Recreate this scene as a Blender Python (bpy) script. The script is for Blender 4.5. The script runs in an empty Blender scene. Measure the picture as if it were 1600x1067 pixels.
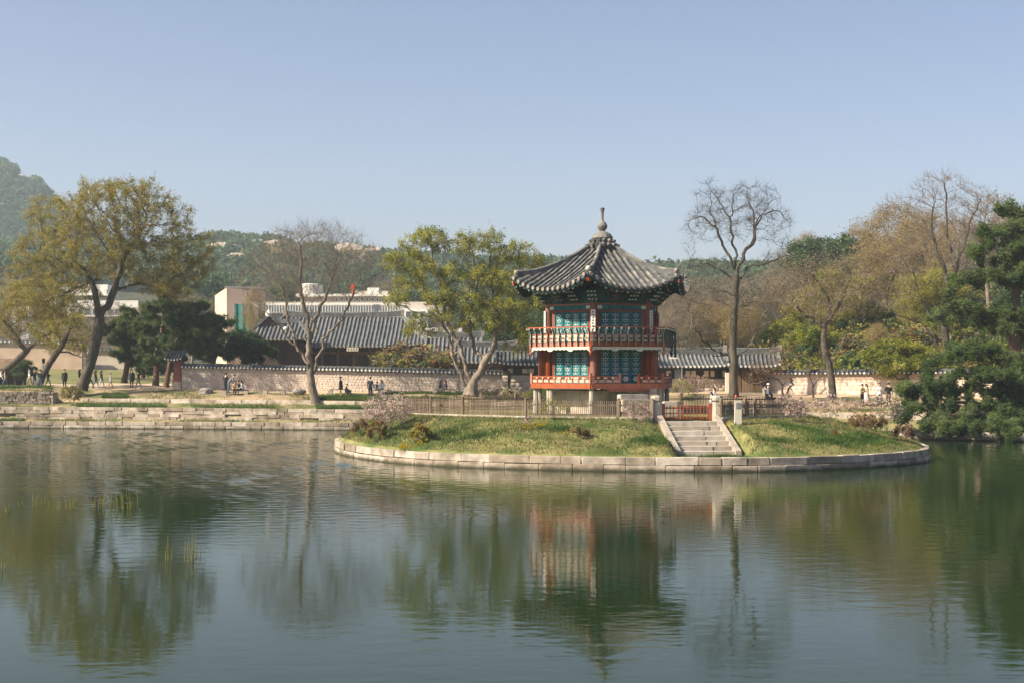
import bpy, bmesh, math, random
import numpy as np
from mathutils import Vector, Matrix
R = math.radians
rnd = random.Random(7)
npr = np.random.default_rng(11)
S = bpy.context.scene
COL = S.collection

# ------------------------------------------------------------------ camera, sky, sun, exposure
F, HY, HC = 2222.2, 580.0, 4.7          # focal length in photo pixels, horizon row, eye height above the water
cd = bpy.data.cameras.new('camera'); cam = bpy.data.objects.new('camera', cd); COL.objects.link(cam)
cd.lens = 50; cd.sensor_width = 36; cd.shift_y = (HY - 533.5) / 1600; cd.clip_start = .5; cd.clip_end = 4000
cam.location = (0, 0, HC); cam.rotation_euler = (R(90), 0, 0)
S.camera = cam
SUN_AZ, SUN_EL = -69, 37               # degrees from the direction towards the camera (minus = from the left)
sv = Vector((math.sin(R(SUN_AZ)) * math.cos(R(SUN_EL)), -math.cos(R(SUN_AZ)) * math.cos(R(SUN_EL)), math.sin(R(SUN_EL))))
W = bpy.data.worlds.new('World'); S.world = W; W.use_nodes = True
wn = W.node_tree.nodes; wl = W.node_tree.links
sky = wn.new('ShaderNodeTexSky'); sky.sky_type = 'NISHITA'; sky.sun_disc = False
sky.sun_elevation = R(SUN_EL); sky.sun_rotation = math.atan2(sv.x, sv.y)
sky.altitude = 50; sky.air_density = 1.0; sky.dust_density = 1.4; sky.ozone_density = 3.5
tint = wn.new('ShaderNodeMix'); tint.data_type = 'RGBA'; tint.blend_type = 'MULTIPLY'; tint.inputs[0].default_value = 1
tint.inputs[7].default_value = (1.13, .945, .925, 1)
wl.new(sky.outputs[0], tint.inputs[6]); wl.new(tint.outputs[2], wn['Background'].inputs[0])
wn['Background'].inputs[1].default_value = .069
sd = bpy.data.lights.new('sun', 'SUN'); sd.energy = 5.0; sd.angle = R(.6); sd.color = (1, .905, .70)
sun = bpy.data.objects.new('sun', sd); COL.objects.link(sun); sun.rotation_euler = sv.to_track_quat('Z', 'Y').to_euler()
sun.location = (-40, -20, 60)
S.view_settings.view_transform = 'Standard'; S.view_settings.look = 'None'
S.view_settings.exposure = 1.14; S.view_settings.gamma = 1; S.view_settings.use_curve_mapping = False
S.render.engine = 'CYCLES'
S.cycles.use_denoising = True
S.cycles.max_bounces = 6; S.cycles.diffuse_bounces = 3; S.cycles.glossy_bounces = 3; S.cycles.transmission_bounces = 3
S.cycles.transparent_max_bounces = 6; S.cycles.volume_bounces = 1
S.cycles.caustics_reflective = False; S.cycles.caustics_refractive = False
S.cycles.sample_clamp_indirect = 4

# ------------------------------------------------------------------ helpers
def at(px, py, D): return Vector(((px - 800) / F * D, D, HC - (py - HY) / F * D))
def X(px, D): return (px - 800) / F * D
def Z(py, D): return HC - (py - HY) / F * D

def mat(name, col, col2=None, rough=.88, scale=1.2, detail=5, lo=.35, hi=.65, orand=0, bump=0, bscale=12, spec=.25,
        stretch=(1, 1, 1), trans=0, tint=0, col3=None, scale3=.25, lo3=.45, hi3=.6, metal=0, wet=False):
    m = bpy.data.materials.new(name); m.use_nodes = True
    n = m.node_tree.nodes; l = m.node_tree.links
    b = n['Principled BSDF']
    b.inputs['Roughness'].default_value = rough; b.inputs['Specular IOR Level'].default_value = spec; b.inputs['Metallic'].default_value = metal
    geo = n.new('ShaderNodeNewGeometry')
    mp = n.new('ShaderNodeMapping'); mp.inputs['Scale'].default_value = stretch
    l.new(geo.outputs['Position'], mp.inputs[0])
    def noise(s, d=detail):
        t = n.new('ShaderNodeTexNoise'); t.inputs['Scale'].default_value = s; t.inputs['Detail'].default_value = d
        l.new(mp.outputs[0], t.inputs['Vector']); return t.outputs[0]
    def mix(fac, a, c, lo, hi):
        r = n.new('ShaderNodeMapRange'); r.inputs[1].default_value = lo; r.inputs[2].default_value = hi; l.new(fac, r.inputs[0])
        x = n.new('ShaderNodeMix'); x.data_type = 'RGBA'; l.new(r.outputs[0], x.inputs[0])
        for k, v in ((6, a), (7, c)):
            if isinstance(v, tuple): x.inputs[k].default_value = (*v, 1)
            else: l.new(v, x.inputs[k])
        return x.outputs[2]
    if col2 is None: col2 = tuple(min(1, c * 1.35) for c in col); col = tuple(c * .78 for c in col)
    c = mix(noise(scale), col, col2, lo, hi)
    if col3: c = mix(noise(scale3, 4), c, col3, lo3, hi3)
    if orand or tint:
        h = n.new('ShaderNodeHueSaturation')
        src = n.new('ShaderNodeObjectInfo').outputs['Random'] if orand else None
        if tint:
            a = n.new('ShaderNodeAttribute'); a.attribute_name = 'tint'; src = a.outputs['Fac']
        k = orand or tint
        r = n.new('ShaderNodeMapRange'); r.inputs[3].default_value = 1 - k; r.inputs[4].default_value = 1 + k
        l.new(src, r.inputs[0]); l.new(r.outputs[0], h.inputs['Value'])
        r2 = n.new('ShaderNodeMapRange'); r2.inputs[3].default_value = 1.15; r2.inputs[4].default_value = .8
        l.new(src, r2.inputs[0]); l.new(r2.outputs[0], h.inputs['Saturation'])
        l.new(c, h.inputs['Color']); c = h.outputs[0]
    if wet:
        sx = n.new('ShaderNodeSeparateXYZ'); l.new(geo.outputs['Position'], sx.inputs[0])
        ad = n.new('ShaderNodeMath'); ad.operation = 'MULTIPLY_ADD'; ad.inputs[1].default_value = .28; l.new(noise(1.6, 6), ad.inputs[0]); l.new(sx.outputs[2], ad.inputs[2])
        c = mix(ad.outputs[0], (.055, .050, .030), c, .17, .34)
    l.new(c, b.inputs['Base Color'])
    if bump:
        bp = n.new('ShaderNodeBump'); bp.inputs['Strength'].default_value = bump; bp.inputs['Distance'].default_value = .03
        l.new(noise(bscale, 6), bp.inputs['Height']); l.new(bp.outputs[0], b.inputs['Normal'])
    if trans:
        t = n.new('ShaderNodeBsdfTranslucent'); l.new(c, t.inputs[0])
        ms = n.new('ShaderNodeMixShader'); ms.inputs[0].default_value = trans
        l.new(b.outputs[0], ms.inputs[1]); l.new(t.outputs[0], ms.inputs[2]); l.new(ms.outputs[0], n['Material Output'].inputs[0])
    return m

def tag(o, label=None, cat=None, group=None, kind=None):
    for k, v in (('label', label), ('category', cat), ('group', group), ('kind', kind)):
        if v: o[k] = v
    return o

def link(name, me, parent=None):
    o = bpy.data.objects.new(name, me); COL.objects.link(o)
    if parent is not None:
        o.parent = parent
        root = parent
        while root.parent: root = root.parent
        if parent is root: o.matrix_parent_inverse = Matrix.Translation(-root.location)
    return o

def thing(name, loc, label, cat, group=None):
    o = bpy.data.objects.new(name, None); COL.objects.link(o); o.location = loc; o.empty_display_size = .3
    return tag(o, label, cat, group, 'thing')

def mesh_np(name, V, faces, mats, mi=None, smooth=False, tint=None):
    """faces: list of (n,k) int arrays."""
    me = bpy.data.meshes.new(name)
    V = np.asarray(V, np.float32)
    faces = [np.asarray(f, np.int32) for f in faces if len(f)]
    me.vertices.add(len(V)); me.vertices.foreach_set('co', V.ravel())
    tot = np.concatenate([np.full(len(f), f.shape[1], np.int32) for f in faces])
    li = np.concatenate([f.ravel() for f in faces])
    me.loops.add(len(li)); me.loops.foreach_set('vertex_index', li)
    me.polygons.add(len(tot)); st = np.concatenate([[0], np.cumsum(tot)[:-1]]).astype(np.int32)
    me.polygons.foreach_set('loop_start', st)
    for m in (mats if isinstance(mats, (list, tuple)) else [mats]): me.materials.append(m)
    if mi is not None: me.polygons.foreach_set('material_index', np.asarray(mi, np.int32))
    if smooth: me.polygons.foreach_set('use_smooth', np.ones(len(tot), bool))
    if tint is not None:
        a = me.attributes.new('tint', 'FLOAT', 'FACE'); a.data.foreach_set('value', np.asarray(tint, np.float32))
    me.update(calc_edges=True)
    return me

class MB:
    def __init__(s): s.v = []; s.f = []; s.m = []
    def add(s, vs, fs, mi=0):
        o = len(s.v); s.v += [tuple(v) for v in vs]
        for f in fs: s.f.append([o + i for i in f]); s.m.append(mi)
        return s
    def obox(s, o, a, b, c, mi=0):
        o, a, b, c = map(Vector, (o, a, b, c))
        return s.add([o, o + a, o + a + b, o + b, o + c, o + a + c, o + a + b + c, o + b + c],
                     [(0, 3, 2, 1), (4, 5, 6, 7), (0, 1, 5, 4), (1, 2, 6, 5), (2, 3, 7, 6), (3, 0, 4, 7)], mi)
    def box(s, c, d, ax=(1, 0), mi=0):
        ax = Vector((ax[0], ax[1], 0)).normalized(); ay = Vector((-ax.y, ax.x, 0)); c = Vector(c)
        return s.obox(c - ax * d[0] / 2 - ay * d[1] / 2 - Vector((0, 0, d[2] / 2)), ax * d[0], ay * d[1], (0, 0, d[2]), mi)
    def beam(s, p, q, w, h, mi=0):
        p, q = Vector(p), Vector(q); d = q - p
        side = d.cross(Vector((0, 0, 1)))
        if side.length < 1e-4: side = Vector((1, 0, 0))
        side = side.normalized() * w; up = side.cross(d).normalized() * h
        return s.obox(p - side / 2 - up / 2, d, side, up, mi)
    def tube(s, pts, rad, n=6, mi=0, cap=True):
        pts = [Vector(p) for p in pts]; o = len(s.v)
        for i, p in enumerate(pts):
            d = (pts[min(i + 1, len(pts) - 1)] - pts[max(i - 1, 0)]).normalized()
            u = d.cross(Vector((.93, .36, .08)) if abs(d.x) < .85 else Vector((0, .3, 1))).normalized(); w = d.cross(u)
            r = rad[i] if isinstance(rad, (list, tuple)) else rad
            for k in range(n):
                a = 2 * math.pi * k / n; s.v.append(tuple(p + (u * math.cos(a) + w * math.sin(a)) * r))
        for i in range(len(pts) - 1):
            for k in range(n):
                s.f.append([o + i * n + k, o + i * n + (k + 1) % n, o + (i + 1) * n + (k + 1) % n, o + (i + 1) * n + k]); s.m.append(mi)
        if cap:
            s.f.append([o + k for k in range(n)][::-1]); s.f.append([o + (len(pts) - 1) * n + k for k in range(n)]); s.m += [mi, mi]
        return s
    def lathe(s, prof, c, n=16, mi=0):
        return s.tube([Vector(c) + Vector((0, 0, z)) for r, z in prof], [max(r, .001) for r, z in prof], n, mi)
    def prism(s, poly, ext, mi=0):
        poly = [Vector(p) for p in poly]; ext = Vector(ext); n = len(poly)
        return s.add(poly + [p + ext for p in poly], [list(range(n))[::-1], list(range(n, 2 * n))] + [[i, (i + 1) % n, n + (i + 1) % n, n + i] for i in range(n)], mi)
    def mesh(s, name, mats, smooth=False):
        me = bpy.data.meshes.new(name); me.from_pydata(s.v, [], s.f)
        for m in (mats if isinstance(mats, (list, tuple)) else [mats]): me.materials.append(m)
        me.polygons.foreach_set('material_index', s.m)
        if smooth: me.polygons.foreach_set('use_smooth', [True] * len(s.f))
        bm = bmesh.new(); bm.from_mesh(me); bmesh.ops.recalc_face_normals(bm, faces=bm.faces); bm.to_mesh(me); bm.free()
        return me
    def obj(s, name, mats, parent=None, smooth=False): return link(name, s.mesh(name, mats, smooth), parent)

# ------------------------------------------------------------------ materials
M = {}
M['stone'] = mat('granite', (.30, .24, .185), (.45, .37, .295), scale=2.2, orand=.32, wet=True, bump=.6, bscale=9, col3=(.17, .14, .105), scale3=.9, lo3=.50, hi3=.70)
M['paving'] = mat('step_granite', (.33, .285, .235), (.43, .375, .315), scale=2.5, orand=.12, bump=.4, col3=(.25, .22, .18), scale3=1.5, lo3=.55, hi3=.75)
M['rubble'] = mat('rubble_stone', (.16, .13, .10), (.27, .22, .17), scale=3, orand=.35, bump=.6)
M['wallstone'] = mat('wall_stone', (.40, .325, .265), (.50, .41, .34), scale=1.0, tint=.13, bump=.2)
M['mortar'] = mat('mortar', (.50, .42, .345), (.58, .49, .41), scale=1.5)
M['creamstone'] = mat('cream_stone', (.56, .46, .375), (.63, .525, .43), scale=.7, tint=.04)
M['concrete'] = mat('pale_concrete', (.42, .37, .31), (.52, .46, .39), scale=.3)
M['plaster'] = mat('cream_plaster', (.58, .475, .39), (.66, .55, .45), scale=.6)
M['pinkplaster'] = mat('pink_plaster', (.43, .315, .235), (.52, .39, .295), scale=.8)
M['tile'] = mat('roof_tile', (.070, .071, .073), (.145, .142, .136), scale=2.6, orand=.22, col3=(.27, .24, .20), scale3=1.3, lo3=.5, hi3=.75)
M['tilefar'] = mat('grey_roof_tile', (.10, .104, .11), (.172, .174, .176), scale=1.5, orand=.18)
M['tilebed'] = mat('tile_bed', (.055, .057, .06), (.105, .105, .105), scale=2.0)
M['ridge'] = mat('ridge_tile', (.07, .07, .072), (.14, .14, .135), scale=2)
M['tileend'] = mat('tile_end', (.20, .175, .15), (.32, .28, .24), scale=5)
M['finial'] = mat('finial_stone', (.125, .12, .11), (.21, .20, .18), scale=4)
M['tilebedfar'] = mat('far_tile_bed', (.062, .065, .07), (.10, .102, .106), scale=1.5)
M['white'] = mat('white_paint', (.68, .64, .58), (.78, .74, .68), scale=1)
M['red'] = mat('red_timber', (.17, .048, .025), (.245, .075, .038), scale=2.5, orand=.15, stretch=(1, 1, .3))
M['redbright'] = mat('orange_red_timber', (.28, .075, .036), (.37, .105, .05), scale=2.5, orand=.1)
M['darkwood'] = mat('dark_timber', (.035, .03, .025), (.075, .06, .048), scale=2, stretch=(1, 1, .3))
M['brown'] = mat('brown_timber', (.10, .06, .033), (.17, .108, .06), scale=2, orand=.15, stretch=(1, 1, .25))
M['picket'] = mat('weathered_picket', (.135, .095, .065), (.215, .16, .115), scale=4, orand=.22, stretch=(1, 1, .2))
M['teal'] = mat('teal_paint', (.015, .112, .130), (.03, .172, .190), scale=3, orand=.1)
M['tealdark'] = mat('dark_teal_paint', (.012, .05, .052), (.024, .085, .082), scale=3)
M['green'] = mat('dancheong_green', (.02, .075, .062), (.05, .14, .11), scale=5)
M['cream'] = mat('cream_paint', (.55, .53, .40), (.64, .61, .47), scale=3)
M['panel'] = mat('pale_panel', (.46, .33, .25), (.55, .41, .32), scale=3)
M['paper'] = mat('paper_pane', (.60, .56, .47), (.70, .66, .56), scale=3)
M['pane'] = mat('window_paper', (.52, .43, .31), (.62, .52, .39), scale=2, orand=.1)
M['black'] = mat('black_ink', (.02, .02, .02), (.035, .035, .035))
M['firered'] = mat('extinguisher_red', (.62, .035, .015), (.72, .05, .02), rough=.35, spec=.5)
M['metal'] = mat('grey_metal', (.22, .22, .22), (.3, .3, .3), rough=.5, metal=.6)
M['bark'] = mat('dark_bark', (.048, .040, .030), (.105, .086, .064), scale=3, stretch=(1, 1, .25), bump=1, bscale=14)
M['barkpale'] = mat('pale_bark', (.13, .10, .078), (.26, .205, .16), scale=3, stretch=(1, 1, .3), bump=.8, bscale=10)
M['barkred'] = mat('pine_bark', (.075, .043, .03), (.17, .105, .072), scale=4, stretch=(1, 1, .4), bump=.9)
M['twig'] = mat('twig', (.15, .118, .088), (.26, .205, .155), scale=1)
M['twigpale'] = mat('pale_twig', (.15, .115, .09), (.24, .19, .155), scale=1)
M['twigtan'] = mat('tan_twig', (.24, .175, .085), (.34, .25, .125), scale=.6)
def leafmat(n, a, b, scale=.6, t=.35): return mat(n, a, b, rough=.7, scale=scale, lo=.38, hi=.62, tint=.3, trans=t, spec=.15)
M['leafolive'] = leafmat('olive_bud', (.24, .215, .036), (.38, .33, .062), t=.55)
M['leafgreen'] = leafmat('spring_leaf', (.24, .25, .034), (.43, .41, .07), .5, .6)
M['leafmaple'] = leafmat('maple_leaf', (.13, .175, .02), (.26, .275, .036), t=.5)
M['leafdark'] = leafmat('evergreen_leaf', (.045, .085, .036), (.10, .15, .058), .45)
M['leafpine'] = leafmat('pine_needle', (.085, .130, .036), (.19, .25, .075), .5, .5)
M['leafpinedark'] = leafmat('dark_pine_needle', (.050, .088, .032), (.11, .155, .058), .5, .45)
M['leaftan'] = leafmat('tan_bud', (.28, .20, .070), (.42, .31, .11), .5, .55)
M['leafbrown'] = leafmat('brown_bud', (.19, .15, .095), (.29, .23, .15), .5, .5)
M['leafrust'] = leafmat('rust_leaf', (.16, .075, .032), (.25, .125, .055), 1)
M['blossom'] = leafmat('pink_blossom', (.55, .37, .35), (.70, .53, .49), 2)
M['daffodil'] = leafmat('yellow_petal', (.62, .44, .03), (.75, .56, .05), 2)
M['reed'] = leafmat('reed', (.27, .25, .07), (.38, .34, .11), 2)
M['grass'] = leafmat('grass_blade', (.070, .115, .024), (.255, .215, .082), .9)
M['grassgreen'] = leafmat('green_grass_blade', (.05, .11, .02), (.12, .17, .035), 1)
M['soil'] = mat('island_turf', (.10, .125, .035), (.25, .21, .085), scale=.8, lo=.36, hi=.64, bump=.8, bscale=6, col3=(.06, .10, .022), scale3=.28, lo3=.5, hi3=.62)
M['sand'] = mat('sandy_path', (.40, .29, .19), (.50, .375, .26), scale=.7, bump=.2)
M['bank'] = mat('dry_bank', (.24, .175, .10), (.37, .275, .175), scale=.7, lo=.38, hi=.62, bump=.6, bscale=5, col3=(.10, .115, .035), scale3=.22, lo3=.52, hi3=.62)
M['lawn'] = mat('lawn', (.11, .12, .04), (.19, .175, .07), scale=.25, bump=.3)
M['ledge'] = mat('grassy_ledge', (.09, .115, .03), (.24, .19, .09), scale=.55, lo=.4, hi=.6, bump=.5, col3=(.32, .24, .15), scale3=.3, lo3=.52, hi3=.66)
M['mud'] = mat('pond_bed', (.03, .035, .022), (.05, .052, .035))
M['forestfloor'] = mat('forest_floor', (.035, .042, .022), (.075, .065, .036), scale=.2)
M['rock'] = mat('grey_rock', (.17, .155, .14), (.30, .275, .245), scale=2.5, bump=1, bscale=4)
M['palerock'] = mat('pale_rock', (.33, .265, .22), (.44, .36, .30), scale=.08)
# ------------------------------------------------------------------ terrain: fan of profiles (photo column -> distance, height)
COLS = {
 -1500: [(100, -1.3), (100, .5), (101, .6), (102, 1.6), (110, 2.8), (111, 2.9), (130, 3.1), (140, 3.3), (150, 3.4), (160, 3.7), (182, 5.4), (300, 7), (1250, 12)],
 -160: [(117.5, -1.3), (117.5, .58), (120.4, .66), (120.45, 1.70), (124.2, 1.85), (124.3, 2.95), (130, 3.12), (140, 3.3), (150, 3.4), (160, 3.9), (182, 5.4), (300, 7), (1250, 12)],
 76: [(117.5, -1.3), (117.5, .58), (120.4, .66), (120.45, 1.70), (124.2, 1.85), (124.3, 2.95), (130, 3.12), (140, 3.3), (150, 3.4), (160, 3.9), (182, 5.4), (300, 7), (1250, 12)],
 84: [(117.4, -1.3), (117.4, .58), (120.3, .66), (120.35, 1.70), (126.2, 2.0), (126.25, 2.30), (131, 3.05), (140, 3.3), (150, 3.4), (160, 3.9), (182, 5.4), (300, 7), (1250, 12)],
 283: [(115.9, -1.3), (115.9, .58), (118.5, .68), (118.55, 1.66), (124, 1.95), (124.05, 2.28), (128, 2.9), (131, 3.06), (150, 3.4), (160, 3.7), (182, 5.2), (300, 7), (1250, 12)],
 545: [(113.7, -1.3), (113.7, .58), (116.2, .7), (116.25, 1.55), (121, 1.85), (121.05, 2.2), (124, 2.68), (127, 2.87), (150, 3.3), (160, 3.5), (180, 5), (300, 7), (1250, 12)],
 800: [(113, -1.3), (113, .58), (115.2, .7), (115.25, 1.5), (119, 1.8), (119.05, 2.1), (122, 2.7), (125, 2.85), (150, 3.3), (160, 3.5), (180, 5), (300, 8), (1250, 12)],
 1100: [(107, -1.3), (107, .58), (108.5, .7), (108.6, .95), (113, 1.4), (113.1, 1.75), (118, 2.7), (123, 2.9), (140, 3.6), (160, 6), (190, 10), (300, 20), (1250, 20)],
 1300: [(101, -1.3), (101, .58), (102.5, .75), (102.6, .95), (108, 1.15), (108.1, 1.6), (114, 2.55), (118, 2.75), (132, 3.6), (155, 6.5), (190, 12), (300, 22), (1250, 20)],
 1450: [(97.8, -1.3), (97.8, .6), (99.5, .8), (99.6, 1.0), (105, 1.15), (105.1, 1.6), (110, 2.45), (115, 2.72), (128, 3.6), (150, 7), (190, 13), (300, 22), (1250, 20)],
 1700: [(93, -1.3), (93, .6), (94.5, .8), (94.6, 1.0), (100, 1.2), (100.1, 1.65), (105, 2.4), (110, 2.7), (125, 3.6), (150, 7), (190, 13), (300, 22), (1250, 20)],
 3200: [(60, -1.3), (60, .6), (62, .8), (62.1, 1.0), (66, 1.2), (66.1, 1.65), (90, 2.4), (105, 2.7), (125, 3.6), (150, 7), (190, 13), (300, 22), (1250, 20)],
}
CK = sorted(COLS); CA = np.array([COLS[k] for k in CK], float)
def prof(px):
    px = min(max(px, CK[0]), CK[-1]); i = min(max(np.searchsorted(CK, px) - 1, 0), len(CK) - 2)
    t = (px - CK[i]) / (CK[i + 1] - CK[i]); return CA[i] * (1 - t) + CA[i + 1] * t
def gz(px, D):
    p = prof(px); return float(np.interp(D, p[:, 0], p[:, 1]))
def ground(px, D): return Vector((X(px, D), D, gz(px, D)))

def build_terrain():
    pxs = sorted(set(list(range(-1500, 3201, 20)) + [77, 80, 83]))
    sub = [0, 1, 1.5, 2, 3, 3.33, 3.66, 4, 5, 5.25, 5.5, 5.75, 6, 6.5, 7, 7.5, 8, 9, 9.5, 10, 10.5, 11, 12]
    V = []
    for px in pxs:
        p = prof(px)
        for s in sub:
            i = int(s); t = s - i
            D, z = p[i] if t == 0 else p[i] * (1 - t) + p[i + 1] * t
            if s not in (0, 1, 2, 3, 4, 5): z += .06 * math.sin(px * .071 + s * 5) + .05 * math.sin(px * .023 + s * 2)
            V.append((X(px, D), D, z))
    n = len(sub); Fc = []; mi = []
    rowmat = {}
    for j in range(n - 1):
        s = sub[j]
        rowmat[j] = 0 if s < 1 else 1 if s < 3 else 1 if s < 4 else 2 if s < 5 else 2 if s < 6.5 else 3 if s < 8 else 4 if s < 10 else 5
    for i in range(len(pxs) - 1):
        for j in range(n - 1):
            Fc.append((i * n + j, (i + 1) * n + j, (i + 1) * n + j + 1, i * n + j + 1))
            k = rowmat[j]
            if pxs[i] > 1000 and k in (4, 5): k = 5
            if pxs[i] > 700 and k == 2 and sub[j] < 6: k = 2
            mi.append(k)
    me = mesh_np('ground', V, [Fc], [M['mud'], M['ledge'], M['bank'], M['sand'], M['lawn'], M['forestfloor']], mi)
    tag(link('ground', me), kind='structure')
build_terrain()
tag(MB().obox((-320, -70, -1.35), (640, 0, 0), (0, 190, 0), (0, 0, .1)).obj('pond_bed', M['mud']), kind='structure')
MB_ = MB()
MB_.add([(-320, -70, 2.6), (320, -70, 2.6), (320, -6, 2.6), (-320, -6, 2.6), (320, -3.5, -1.2), (-320, -3.5, -1.2)], [(0, 1, 2, 3), (3, 2, 4, 5)])
tag(MB_.obj('near_bank', M['bank']), kind='structure')

# water
def water_mat():
    m = bpy.data.materials.new('pond_water'); m.use_nodes = True
    n = m.node_tree.nodes; l = m.node_tree.links; b = n['Principled BSDF']
    b.inputs['Base Color'].default_value = (.012, .025, .007, 1); b.inputs['Roughness'].default_value = .03; b.inputs['IOR'].default_value = 1.33
    b.inputs['Specular IOR Level'].default_value = .25
    geo = n.new('ShaderNodeNewGeometry')
    def noise(sc, st, d=3, rough=.55):
        mp = n.new('ShaderNodeMapping'); mp.inputs['Scale'].default_value = st; l.new(geo.outputs['Position'], mp.inputs[0])
        t = n.new('ShaderNodeTexNoise'); t.inputs['Scale'].default_value = sc; t.inputs['Detail'].default_value = d; t.inputs['Roughness'].default_value = rough
        l.new(mp.outputs[0], t.inputs['Vector']); return t.outputs[0]
    def m2(op, a, c):
        x = n.new('ShaderNodeMath'); x.operation = op
        for k, v in ((0, a), (1, c)):
            if isinstance(v, (int, float)): x.inputs[k].default_value = v
            else: l.new(v, x.inputs[k])
        return x.outputs[0]
    small = noise(5.0, (.45, 1.2, 1), 4, .6); big = noise(1.4, (.5, 1.3, 1), 2)
    gust = n.new('ShaderNodeMapRange'); gust.inputs[1].default_value = .40; gust.inputs[2].default_value = .66; gust.inputs[3].default_value = .35; gust.inputs[4].default_value = 1.0
    l.new(noise(.045, (.55, 1, 1), 2), gust.inputs[0])
    h = m2('ADD', m2('MULTIPLY', small, .085), m2('MULTIPLY', big, .10))
    sx_ = n.new('ShaderNodeSeparateXYZ'); l.new(geo.outputs['Position'], sx_.inputs[0])
    far = n.new('ShaderNodeMapRange'); far.inputs[1].default_value = 30; far.inputs[2].default_value = 95; far.inputs[3].default_value = .42; far.inputs[4].default_value = 1.7
    l.new(sx_.outputs[1], far.inputs[0])
    h = m2('MULTIPLY', m2('MULTIPLY', h, gust.outputs[0]), far.outputs[0])
    bp = n.new('ShaderNodeBump'); bp.inputs['Strength'].default_value = WATER_BUMP; bp.inputs['Distance'].default_value = 1.0
    l.new(h, bp.inputs['Height']); l.new(bp.outputs[0], b.inputs['Normal'])
    return m
WATER_BUMP = .05
wm = water_mat()
def build_water():
    rng = np.random.default_rng(17)
    Ds = [19.5]
    while Ds[-1] < 119: Ds.append(Ds[-1] + (.065 + .10 * min(1, max(0, (Ds[-1] - 22) / 60))))
    Ds = np.array(Ds); pxs = np.arange(-120, 1721, 4.6)
    Xg = (pxs[None] - 800) / F * Ds[:, None]; Yg = np.repeat(Ds[:, None], len(pxs), 1); H = np.zeros_like(Xg)
    waves = []
    for _ in range(60):
        lam = .2 * (1.15 / .2) ** rng.uniform(0, 1); th = R(90) + rng.normal(scale=.62); k = 2 * np.pi / lam
        waves.append((k * math.cos(th), k * math.sin(th), rng.uniform(0, 6.28), (1 / k) * rng.uniform(.5, 1.4) * (lam / .8) ** -.15))
    s = math.sqrt(sum((a * math.hypot(kx, ky)) ** 2 / 2 for kx, ky, p, a in waves))
    warp = .6 * np.sin(Xg * .31 + Yg * .17) + .5 * np.sin(Xg * .13 - Yg * .41 + 1)
    for kx, ky, p, a in waves: H += a / s * np.sin(kx * Xg + ky * (Yg + .25 * warp) + p)
    calm = np.interp(Yg, [22, 40, 52, 70, 118], [.0045, .0065, .015, .052, .085])
    gust = 1 + .35 * np.sin(Xg * .11 + Yg * .05 + .6) * np.sin(Yg * .13 - Xg * .03) + .25 * np.sin(Xg * .27 - Yg * .21)
    H *= calm * gust * np.clip((119 - Yg) / 2, 0, 1) * np.clip((Yg - 19.5) / 1.0, 0, 1) * np.clip((np.arange(len(pxs)) / 4.0), 0, 1)[None] * np.clip(((len(pxs) - 1 - np.arange(len(pxs))) / 4.0), 0, 1)[None]
    nr, nc = H.shape; V = np.stack([Xg, Yg, H], -1).reshape(-1, 3); b = (np.arange(nr - 1)[:, None] * nc + np.arange(nc - 1)[None]).ravel()
    Fc = np.stack([b, b + 1, b + nc + 1, b + nc], 1); n0 = len(V); d0, d1 = Ds[0], Ds[-1]
    ex = [(-300, -5, 0), (300, -5, 0), (300, d0, 0), (X(pxs[-1], d0), d0, 0), (X(pxs[0], d0), d0, 0), (-300, d0, 0), (300, d1, 0), (X(pxs[-1], d1), d1, 0), (X(pxs[0], d1), d1, 0), (-300, d1, 0)]
    V = np.concatenate([V, np.array(ex)]); q = [[n0, n0 + 1, n0 + 2, n0 + 3], [n0, n0 + 3, n0 + 4, n0 + 5], [n0 + 3, n0 + 2, n0 + 6, n0 + 7], [n0 + 5, n0 + 4, n0 + 8, n0 + 9]]
    tag(link('water', mesh_np('water', V, [Fc, np.array(q)], [wm], smooth=True)), kind='structure')
build_water()

# haze: one closed box of thin air
hz = bpy.data.materials.new('haze'); hz.use_nodes = True
hz.node_tree.nodes.remove(hz.node_tree.nodes['Principled BSDF'])
pv = hz.node_tree.nodes.new('ShaderNodeVolumePrincipled'); pv.inputs['Color'].default_value = (.74, .87, 1, 1); pv.inputs['Density'].default_value = .0003
pv.inputs['Anisotropy'].default_value = .2
hz.node_tree.links.new(pv.outputs[0], hz.node_tree.nodes['Material Output'].inputs['Volume'])
tag(MB().obox((-1500, -90, -3), (4200, 0, 0), (0, 1400, 0), (0, 0, 190)).obj('haze', hz), kind='stuff')

# ------------------------------------------------------------------ dressed stone: a few shared block meshes, one object per stone
def block_mesh(seed):
    r = random.Random(seed); bm = bmesh.new(); bmesh.ops.create_cube(bm, size=1)
    for v in bm.verts: v.co += Vector((r.uniform(-.012, .012), r.uniform(-.03, .03), r.uniform(-.03, .03)))
    bmesh.ops.bevel(bm, geom=bm.edges[:], offset=.035, segments=1, affect='EDGES', clamp_overlap=True)
    me = bpy.data.meshes.new('stone'); bm.to_mesh(me); bm.free(); return me
def blocks(m): 
    out = []
    for i in range(6):
        me = block_mesh(i + 1); me.materials.append(m); out.append(me)
    return out
BLK = blocks(M['stone']); BLKP = blocks(M['paving']); BLKR = blocks(M['rubble'])
def stone(parent, c, dims, dirv, name='stone', meshes=None, tilt=.006):
    o = link(name, rnd.choice(meshes or BLK), parent)
    o.location = c; o.scale = dims
    o.rotation_euler = (rnd.gauss(0, tilt), rnd.gauss(0, tilt), math.atan2(dirv[1], dirv[0])); return o
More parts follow.
